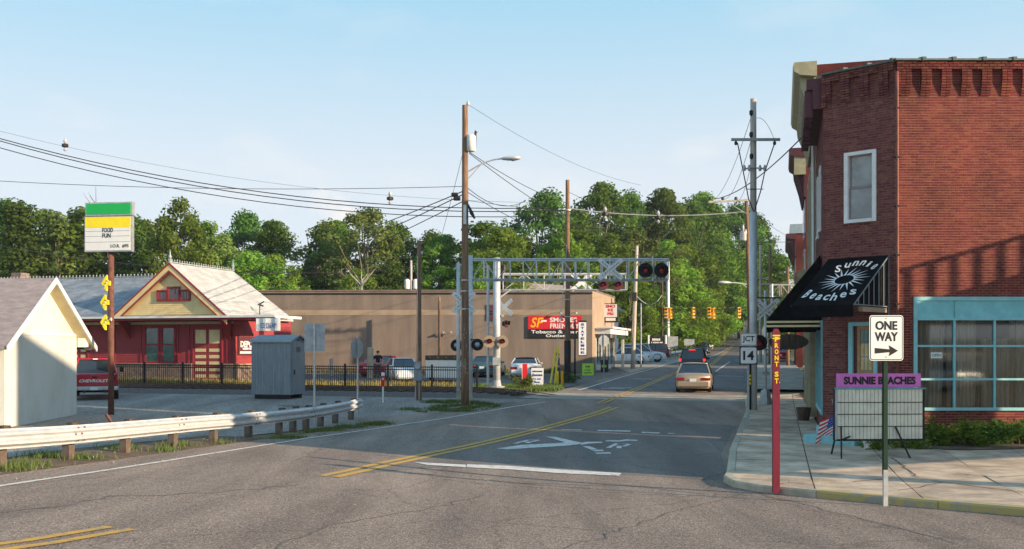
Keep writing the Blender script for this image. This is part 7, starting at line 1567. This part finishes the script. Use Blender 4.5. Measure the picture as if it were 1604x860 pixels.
# ================================================================== PEOPLE
def person(label, px, Y, yaw, top, bot, pose, hair='hair', dz=0):
    x, y, g = ground_at(px, Y); o = thing('person', label, 'person', (x, y, g+dz), yaw)
    def skin(nm, verts, edges, rad, m, parent=o, sub=1):
        me = bpy.data.meshes.new(nm); me.from_pydata(verts, edges, []); q = link(nm, me, parent); md = q.modifiers.new('k', 'SKIN'); md.use_smooth_shade = True
        me.skin_vertices  # layer is made by the modifier below
        lay = me.skin_vertices[0] if me.skin_vertices else None
        if lay:
            for i, r in enumerate(rad): lay.data[i].radius = (r, r) if not isinstance(r, tuple) else r
            lay.data[0].use_root = True
        q.modifiers.new('s', 'SUBSURF').levels = sub; me.materials.append(MATS[m]); return q
    arm_l, arm_r, leg_l, leg_r = pose
    V = [(0, 0, .95), (0, 0, 1.12), (0, .0, 1.35), (0, .0, 1.46), (0, .02, 1.55), (0, .03, 1.64), (0, .02, 1.73)]; Rr = [(.14, .11), (.125, .10), (.16, .11), (.09, .08), (.05, .05), (.085, .1), (.07, .08)]; E = [(i, i+1) for i in range(6)]
    def chain(st, pts, rad):
        p = st
        for q_, r in zip(pts, rad): V.append(q_); Rr.append(r); E.append((p, len(V)-1)); p = len(V)-1
        return p
    for s, a in ((-1, arm_l), (1, arm_r)):
        e = chain(3, [(s*.17, 0, 1.42), (s*.2+a[0][0], a[0][1], a[0][2]), (s*.2+a[1][0], a[1][1], a[1][2])], [(.065, .06), (.045, .045), (.032, .03)])
        hx, hy, hz_ = V[e]; V.append((hx, hy+.01, hz_-.08)); Rr.append((.035, .02)); E.append((e, len(V)-1)); pm_ = len(V)-1
        for f in range(5):
            fx = (f-2)*.017; V.append((hx+fx*1.2, hy+(.035 if f == 0 else .015), hz_-(.12 if f == 0 else .155-abs(f-2.5)*.008))); Rr.append((.009, .009)); E.append((pm_, len(V)-1))
    for s, l_ in ((-1, leg_l), (1, leg_r)):
        e = chain(0, [(s*.09, 0, .86), (s*.1, l_[0], .50), (s*.1, l_[1], .10)], [(.09, .09), (.06, .065), (.042, .045)]); V.append((s*.1, V[e][1]+.15, .045)); Rr.append((.045, .035)); E.append((e, len(V)-1))
    b_ = skin('body', V, E, Rr, 'skin')
    # clothing sleeves over the figure
    sv_ = [(0, 0, .92), (0, 0, 1.12), (0, .0, 1.35), (0, .0, 1.46)]; sr = [(.165, .13), (.145, .12), (.18, .13), (.10, .09)]; se = [(0, 1), (1, 2), (2, 3)]
    for s, a in ((-1, arm_l), (1, arm_r)): sv_ += [(s*.17, 0, 1.42), (s*.195+a[0][0]*.8, a[0][1]*.8, a[0][2]+.05)]; sr += [(.08, .075), (.065, .065)]; k = len(sv_); se += [(3, k-2), (k-2, k-1)]
    skin('shirt', sv_, se, sr, top)
    tv = [(0, 0, .96)]; tr_ = [(.155, .125)]; te = []
    for s, l_ in ((-1, leg_l), (1, leg_r)): tv += [(s*.09, 0, .84), (s*.1, l_[0], .5), (s*.1, l_[1], .12)]; tr_ += [(.105, .105), (.08, .08), (.065, .065)]; k = len(tv); te += [(0, k-3), (k-3, k-2), (k-2, k-1)]
    skin('trousers', tv, te, tr_, bot); MB().lathe([(.06, -.02), (.1, .02), (.105, .08), (.08, .14), (.02, .17)], (0, .0, 1.62), 12).build('hair', hair, o, smooth=True)
    MB().lathe([(.008, 0), (.014, .02), (.006, .04)], (0, .125, 1.625), 6).build('nose', 'skin', o)
    for s in (-1, 1): MB().lathe([(.001, -.0), (.012, .008), (.001, .014)], (s*.035, .115, 1.66), 6, 'y').build('eye', 'black_print', o)
    return o
person('person in a black shirt and dark trousers leaning on the red sedan', 592, 65.0, R(200), 'shirt_black', 'trousers', (((-.12, .1, 1.15), (-.02, .25, 1.0)), ((.12, .1, 1.15), (.25, .15, .98)), (.03, 0), (.0, 0)))
person('person in a blue shirt walking behind the yellow posts', 873.5, 60, R(-75), 'shirt_blue', 'trousers', (((-.03, .12, 1.18), (-.02, .28, 1.0)), ((.03, -.1, 1.18), (.02, -.12, .95)), (.12, .18), (-.05, -.22)))
# ================================================================== TREES
def crown_mesh(name, m, seed, shape, n_clump, per, leaf, irregular=.48):
    """crown of clumps of leaf sized faces; shape(t) gives the radius at height t 0..1 of the unit tall crown (height 1, z from 0)"""
    rg = random.Random(seed); mb = MB(); clumps = []
    lobes = [(rg.uniform(0, 2*pi), rg.uniform(.1, .9), rg.uniform(.12, irregular)) for _ in range(9)]
    for k in range(n_clump):
        t = rg.random()**.85; a = rg.uniform(0, 2*pi); R_ = shape(t)
        for la, lt, ls in lobes: R_ *= 1+ls*max(0, cos(a-la))**3*max(0, 1-abs(t-lt)*3)-.07
        q = R_*(rg.uniform(.55, 1.0) if rg.random() < .8 else rg.uniform(.1, .6)); clumps.append(((q*cos(a), q*sin(a), t), rg.uniform(.055, .10), rg.random()))
    for (c, cr, tone) in clumps:
        for _ in range(per):
            u = rg.gauss(0, 1), rg.gauss(0, 1), rg.gauss(0, 1); l_ = sqrt(u[0]**2+u[1]**2+u[2]**2)+1e-6; rad = cr*rg.random()**.4
            p = (c[0]+u[0]/l_*rad, c[1]+u[1]/l_*rad, c[2]+u[2]/l_*rad*.75)
            nrm = Vector((u[0]/l_+rg.gauss(0, .5), u[1]/l_+rg.gauss(0, .5), u[2]/l_+rg.gauss(0, .5)+.25)).normalized(); a = nrm.orthogonal().normalized(); b = nrm.cross(a); th = rg.uniform(0, 2*pi); a, b = a*cos(th)+b*sin(th), b*cos(th)-a*sin(th); s = leaf*rg.uniform(.6, 1.3); P = Vector(p)
            mb.cur = max(.01, min(.99, tone*.6+rg.random()*.4)); mb.add([P-a*s, P-b*s*.6, P+a*s, P+b*s*.6], [(0, 1, 2, 3)])
    me = mb.mesh(name, m); return me, clumps
def trunk_mesh(name, seed, clumps, h_t=.28, r=.022, bare=0):
    rg = random.Random(seed+50); mb = MB(); mb.tube([(0, 0, -.04), (.004, 0, h_t*.5), (-.004, .004, h_t), (0, 0, .75)], [r*1.3, r, r*.8, r*.25], 7)
    for c, cr, _ in rg.sample(clumps, min(18, len(clumps))):
        z = h_t+(1-h_t)*c[2]; st = h_t*.75+rg.random()*.5*max(0, z-h_t); mb.tube([(0, 0, st), (c[0]*.45, c[1]*.45, st+(z-st)*.55), (c[0], c[1], z)], [r*.45, r*.25, r*.07], 5, False)
    return mb.mesh(name, 'bark')
SH_ = {'round': lambda t: .42*sqrt(max(.02, 1-(2*t-.9)**2*.95)), 'tall': lambda t: .26*(sqrt(max(.03, 1-(2*t-.8)**2*.85))), 'cone': lambda t: .24*(1.02-t)**.8+.01, 'broad': lambda t: .52*sqrt(max(.03, 1-(2*t-.85)**2*.9))}
VAR = []
for i, (sh, m, nc, per, lf) in enumerate((('round', 'leaf_mid', 105, 105, .0135), ('broad', 'leaf_dark', 120, 105, .0130), ('tall', 'leaf_mid', 90, 105, .0130), ('round', 'leaf_light', 95, 100, .0140), ('cone', 'leaf_dark', 85, 100, .0115), ('broad', 'leaf_light', 115, 100, .0135), ('tall', 'leaf_olive', 75, 90, .0125), ('round', 'leaf_olive', 95, 100, .0130))):
    cm, cl = crown_mesh('crown', m, 20+i, SH_[sh], nc, per, lf); VAR.append((cm, cl))
TM = [trunk_mesh('trunk', i, v[1]) for i, v in enumerate(VAR)]
def tree(label, px, Y, top, v, wd=1.0, ht=.86, name='deciduous_tree', rot=None, grp='trees behind the street', base=None):
    "crown top reaches photo row `top`"
    if Y > 118: wd *= 1.22
    x = W(px, Y); g = hills(x, Y)-.1 if base is None else base; h = ZZ(top, Y)-g; o = thing(name, label, 'tree', (x, Y, g), random.uniform(0, 6.28) if rot is None else rot, grp)
    t = link('trunk', TM[v], o); t.scale = (h, h, h)
    c = link('crown', VAR[v][0], o, (0, 0, h*(1-ht)*1.0)); q = random.uniform(.85, 1.2); c.scale = (h*wd*1.08*q, h*wd*1.08/q, h*ht*1.0); c.rotation_euler = (random.uniform(-.07, .07), random.uniform(-.07, .07), 0)
    return o
TL = [ # label, px, Y, top, variant, width
 ('dark conifer at the far left edge of the tree line', 8, 104, 322, 4, 1.2), ('pointed evergreen, second from the left edge', 38, 98, 326, 4, 1.15), ('dark bushy tree low behind the white house', 22, 118, 345, 1, .8),
 ('narrow tree left of the shop sign with a ragged top', 66, 104, 334, 2, 1.0), ('olive narrow tree halfway between left edge and shop sign', 88, 100, 340, 6, 1.1), ('light green tree touching the left side of the shop sign', 116, 102, 330, 2, 1.1),
 ('dark tree low behind the left of the shop sign', 102, 116, 350, 1, .8), ('tree hidden mostly behind the shop sign', 150, 110, 345, 0, 1.0), ('dense dark tree just right of the shop sign', 196, 108, 345, 1, .75),
 ('dark tree between the sign and the depot gable', 226, 112, 350, 0, .95), ('bright leafy tree rising above the depot gable, tallest on the left', 284, 100, 318, 3, .85), ('tall tree just right of the depot gable peak', 318, 108, 350, 2, 1.15),
 ('olive brown tree above the depot roof', 340, 104, 372, 7, .9), ('dark round tree at the top right of the depot', 378, 116, 338, 1, .68), ('dark tree at the right end of the left tree group', 424, 112, 352, 0, .85),
 ('pale willow like tree above the right end of the depot roof', 388, 96, 398, 5, 1.0), ('pale green bush tree over the brown store, leftmost', 432, 98, 402, 5, .9), ('bushy tree low at the left of the gap in the trees', 452, 108, 430, 3, 1.0),
 ('dark tree right of the gap in the tree line', 497, 112, 352, 0, .8), ('low dark tree behind the brown roof near the gap', 482, 118, 400, 1, .7), ('broad leafy tree at the middle of the left sky', 575, 104, 330, 7, .98), ('mid green tree left of the meter pole', 540, 112, 352, 0, .85),
 ('rounded tree behind the meter pole', 618, 112, 356, 1, .72), ('low bushy tree over the brown roof under the broad one', 560, 96, 425, 3, 1.0), ('low dark tree right of the broad one', 606, 98, 420, 1, .8), ('dark tree left of the tall lamp pole', 668, 112, 368, 1, .8), ('dark ragged tree just touching the tall lamp pole', 704, 108, 372, 0, .85),
 ('low green tree behind the tall lamp pole', 690, 98, 420, 5, .9), ('feathery tree right of the tall lamp pole', 760, 106, 352, 2, 1.3), ('light green spreading tree above the truss', 790, 98, 362, 5, 1.0), ('low bushy tree over the brown roof behind the truss', 745, 97, 408, 3, 1.0),
 ('tall dark round tree left of the guyed pole', 845, 124, 306, 1, .72), ('dark tree filling behind the truss at its middle', 820, 110, 372, 0, .95), ('light green tree right below the guyed pole top', 872, 104, 368, 5, .85), ('dark tree behind the right half of the truss', 905, 112, 352, 0, 1.0),
 ('tall tree with a pointed top right of the guyed pole', 937, 138, 290, 0, .62), ('dark shrubby tree left under the pointed one', 905, 140, 338, 1, .62), ('round dark tree above the big flashing lights', 985, 144, 306, 1, .56), ('tall tree right of the round dark one', 1030, 148, 304, 0, .66),
 ('light green tree behind the crossing lights', 958, 118, 372, 3, .95), ('olive tree beside the pale leaning pole', 1000, 122, 368, 7, .9), ('low light green tree behind the leaning pole', 985, 112, 430, 5, .85), ('bushy green tree between the two signal poles', 1032, 128, 382, 3, .9),
 ('dark tall tree over the yellow signals', 1075, 166, 318, 1, .6), ('feathery tree top poking over the right tree group', 1112, 186, 306, 2, .9), ('large dark tree over the middle of the far street', 1122, 172, 322, 0, .74), ('big dark tree beside the silver sleeved pole', 1160, 182, 326, 1, .62), ('dark tree behind the pair of far poles', 1188, 196, 340, 1, .55),
 ('mid green tree above the signal wire', 1068, 142, 386, 5, .8), ('round mid green tree just left of the far road', 1112, 158, 388, 0, .72), ('light green tree by the far road edge', 1132, 168, 400, 3, .72), ('low bushy tree behind the wide sign backs', 1082, 134, 440, 3, 1.0), ('low light bush tree where the far road begins to climb', 1114, 150, 452, 5, .75),
 ('dark tree mass between leaning pole and silver pole', 1015, 152, 352, 1, .62), ('small light tree by the far guardrail', 1058, 128, 455, 5, .95), ('tree right of the far road beside the far brick building', 1222, 150, 402, 0, .8), ('tree far down the right side beyond the pair of poles', 1206, 175, 418, 1, .7),
 ('low green tree left of the business sign', 972, 116, 470, 3, .9), ('dark low tree behind the business sign', 1016, 120, 452, 1, .85)]
for i, t in enumerate(TL): tree(*t, name='conifer' if t[4] == 4 else 'deciduous_tree')
# trees farther up the hill on both sides of the road
k = 0
for (px, Y, top, v, wd, lb) in ((1100, 250, 372, 1, .6, 'distant dark tree left of the top of the far road'), (1140, 260, 385, 0, .7, 'distant tree nearest the top of the far road on its left'), (1128, 215, 378, 1, .6, 'dark tree below the feathery tree top'), (1184, 270, 420, 0, .7, 'distant tree right of the top of the far road'), (1196, 240, 430, 1, .75, 'distant tree low behind the sleeved pole'), (1215, 230, 436, 0, .8, 'distant tree beyond the parked red car')):
    tree(lb, px, Y, top, v, wd)
# bare, dead limbs
for px, Y, top, lb in ((150, 106, 292, 'bare dead tree top sticking out above the shop sign'), (566, 90, 424, 'pale dead branches above the brown roof')):
    x = W(px, Y); g = hills(x, Y); h = ZZ(top, Y)-g; o = thing('dead_tree', lb, 'tree', (x, Y, g)); rg = random.Random(px); mb = MB(); mb.tube([(0, 0, 0), (.1, 0, h*.6), (0, 0, h)], [.16, .1, .02], 5)
    for k in range(16): z = h*rg.uniform(.55, .92); a = rg.uniform(0, 6.28); l_ = rg.uniform(.5, 1.5); mb.tube([(0, 0, z), (l_*.5*cos(a), l_*.5*sin(a), z+l_*.5), (l_*cos(a), l_*sin(a), z+l_*1.1)], [.05, .03, .01], 4, False)
    mb.build('branches', 'wood_pale' if px > 500 else 'bark', o, kind='stuff')
# undergrowth along the back and beside the far road: one mass nobody could count
def thicket(name, label, pts, h, n, m, seed, leaf=.2):
    rg = random.Random(seed); mb = MB()
    for k in range(n//40):
        i = rg.randrange(len(pts)-1); a = Vector(pts[i]).lerp(Vector(pts[i+1]), rg.random()); cx_, cy_ = a.x+rg.gauss(0, 1.0), a.y+rg.gauss(0, 1.0); cz2 = h*rg.random()**.8; tone = rg.random()
        for _ in range(40):
            x = cx_+rg.gauss(0, .45); y = cy_+rg.gauss(0, .45); z = hills(x, y)+max(0, cz2+rg.gauss(0, .35)); P = Vector((x, y, z)); nr = Vector((rg.gauss(0, 1), rg.gauss(-.4, 1), rg.gauss(.5, 1))).normalized(); u_ = nr.orthogonal().normalized(); v_ = nr.cross(u_); s = leaf*rg.uniform(.5, 1.2); mb.cur = max(.01, min(.99, tone*.6+rg.random()*.4)); mb.add([P-u_*s, P-v_*s*.6, P+u_*s, P+v_*s*.6], [(0, 1, 2, 3)])
    o = mb.build(name, m); tag(o, label, 'undergrowth', kind='stuff')
thicket('undergrowth', 'dark undergrowth filling the foot of the left tree line', [(-62, 104), (-36, 100), (-10, 98), (4, 100)], 6.5, 26000, 'leaf_dark', 1)
thicket('roadside_bushes', 'green bushes on the bank left of the far street', [(9, 118), (16, 124), (22, 134), (28, 148), (33, 166), (43, 200), (56, 250)], 3.2, 26000, 'leaf_light', 2, .22)
thicket('lot_bushes', 'bushes behind the parked white cars', [(2, 112), (9, 113), (14, 118)], 5.5, 14000, 'leaf_mid', 3, .2)
thicket('right_bushes', 'bushes along the right side of the far street', [(40, 130), (50, 170), (64, 220), (80, 270)], 5, 14000, 'leaf_mid', 4, .25)
grass('bank_grass', [(13, 119), (18, 117), (30, 150), (34, 172), (46, 215), (40, 215), (28, 172)], 9000, .5, 'blade', 'grassy bank beside the far street', 9, .08)
# ================================================================== WIRES
def wire(label, a, b, sag=.3, r=.013, m='wire', n=18, name='cable', cat='wire'):
    A = Vector((W(a[0], a[2]), a[2], ZZ(a[1], a[2]))); B_ = Vector((W(b[0], b[2]), b[2], ZZ(b[1], b[2]))); D_ = B_-A
    mb = MB(); mb.tube([D_*(i/n)-Vector((0, 0, 4*sag*(i/n)*(1-i/n))) for i in range(n+1)], r*max(.9, (a[2]+b[2])/2/45), 5); o = mb.build(name, m, None, A); tag(o, label, cat); return o
WL = [
 ('topmost cable of the sagging bundle crossing the left sky', (-60, 200, 60), (889, 325, 60), 1.5, .022), ('second cable of the sagging bundle crossing the left sky', (-60, 203, 60), (889, 329, 60), 1.6, .022), ('lowest cable of the sagging bundle crossing the left sky', (-60, 214, 60), (889, 337, 60), 1.6, .020),
 ('faint thin wire high above the cable bundle at left', (-60, 190, 60), (889, 318, 60), 1.2, .006), ('nearly level wire from the left edge to the tall lamp pole', (-60, 280, 44), (724, 292, 40.6), .25, .013),
 ('twisted cable from the guyed pole to the pole with the long arm', (889, 326, 60), (1172, 331, 60), .35, .024), ('lower cable between the guyed pole and the sleeved pole', (889, 337, 60), (1175, 352, 60), .6, .014), ('thin upper wire over the trees to the sleeved pole', (889, 300, 60), (1175, 331, 60), 1.1, .010),
 ('thin wire from the tip of the tall lamp pole slanting right', (731, 162, 40.6), (1004, 290, 62), .5, .007), ('wire from the lamp bracket down to the far poles', (735, 240, 40.6), (996, 388, 80), .7, .012), ('cable slanting from under the lamp arm to the guyed pole', (735, 238, 40.6), (889, 318, 60), .25, .014),
 ('cable from the middle of the tall lamp pole to the right', (731, 300, 40.6), (889, 372, 60), .3, .014), ('slack service cable drooping right of the tall lamp pole', (731, 293, 40.6), (820, 316, 50), .45, .015), ('short wire beneath the slack service cable', (731, 314, 40.6), (1004, 330, 80), .3, .008),
 ('first of the fan of cables running down left from the lamp pole', (724, 300, 40.6), (436, 392, 100), .5, .015), ('second of the fan of cables running down left from the lamp pole', (724, 305, 40.6), (430, 412, 100), .6, .015), ('third of the fan of cables running down left from the lamp pole', (724, 316, 40.6), (420, 430, 100), .7, .013),
 ('thin low wire crossing behind the shop sign to the depot trees', (-60, 375, 70), (644, 420, 88), 1.2, .010), ('wire from the meter pole back to the transformer pole', (656, 385, 43.5), (644, 412, 88), .2, .008),
 ('left guy wire slanting down from the top of the lamp pole', (726, 235, 40.6), (689, 378, 44), .1, .010),
 ('heavy service cable from the cream cornice to the long armed pole', (1262, 209, 33), (1118, 312, 60), .45, .022), ('thin wire from the sleeved pole top to the long arm', (1178, 178, 37), (1120, 312, 60), .5, .010), ('second thin wire from the sleeved pole to the long arm', (1178, 214, 37), (1134, 312, 60), .6, .010), ('third thin wire from the sleeved pole to the long arm', (1178, 250, 37), (1152, 312, 60), .6, .009),
 ('looping jumper wire right of the sleeved pole top', (1181, 187, 37), (1214, 222, 37), -.35, .009), ('level wire from the sleeved pole to the dark cornice', (1180, 380, 37), (1240, 379, 48), .0, .012), ('wire from the sleeved pole slanting down past the far brick building', (1182, 335, 37), (1240, 372, 70), .1, .008),
 ('span wire carrying the yellow traffic signals', (1046, 483, 112), (1172, 481, 112), .25, .02), ('lower tie wire through the yellow traffic signals', (1046, 487, 112), (1172, 486, 112), .1, .012),
 ('pale loop of cable between the leaning pole and the signal pole', (996, 462, 80), (1037, 462, 112), .9, .016), ('wire from the leaning pole toward the right pole group', (996, 400, 80), (1172, 380, 60), .5, .010), ('faint wire over the far trees', (1004, 430, 83), (1190, 432, 92), .8, .010),
 ('cable from the long arm down the street to the far pair of poles', (1140, 318, 60), (1191, 392, 92), .5, .012), ('wire between the far pair of poles', (1191, 400, 92), (1206, 396, 88), .1, .010), ('cable falling left from the long arm to the guyed pole', (1108, 316, 60), (889, 352, 60), .8, .013)]
for t in WL:
    wire(*t, m='wire_pale' if 'twisted' in t[0] or 'pale loop' in t[0] else 'wire')
for px, py, lb in ((102, 228, 'white and dark insulator spacer on the cable bundle at the far left'), (611, 311, 'small insulator spacer on the cable bundle near the middle'), (1031, 341, 'insulator spacer hanging on the twisted cable over the trees'), (948, 335, 'insulator spacer on the twisted cable just right of the guyed pole')):
    o = thing('cable_spacer', lb, 'insulator', (W(px, 60), 60, ZZ(py, 60))); MB().lathe([(.03, -.35), (.11, -.25), (.04, -.12), (.04, .12), (.11, .25), (.05, .42)], (0, 0, 0), 8).build('insulator', 'porcelain', o); MB().lathe([(.02, -.14), (.2, -.08), (.2, .08), (.02, .14)], (0, 0, 0), 8).build('clamp', 'dark_metal', o)

# ================================================================== AIR
hb = MB(); hb.box(-1600, 1600, -320, 1300, -60, 68); hzb = hb.build('haze', None); hm = bpy.data.materials.new('haze_air'); hm.use_nodes = True; hn = hm.node_tree; hn.nodes.clear()
ho = hn.nodes.new('ShaderNodeOutputMaterial'); pv = hn.nodes.new('ShaderNodeVolumePrincipled'); pv.inputs['Color'].default_value = (.90, .94, 1, 1); pv.inputs['Density'].default_value = .00024; pv.inputs['Anisotropy'].default_value = .2
hn.links.new(pv.outputs[0], ho.inputs['Volume']); hzb.data.materials.append(hm); hzb['kind'] = 'stuff'
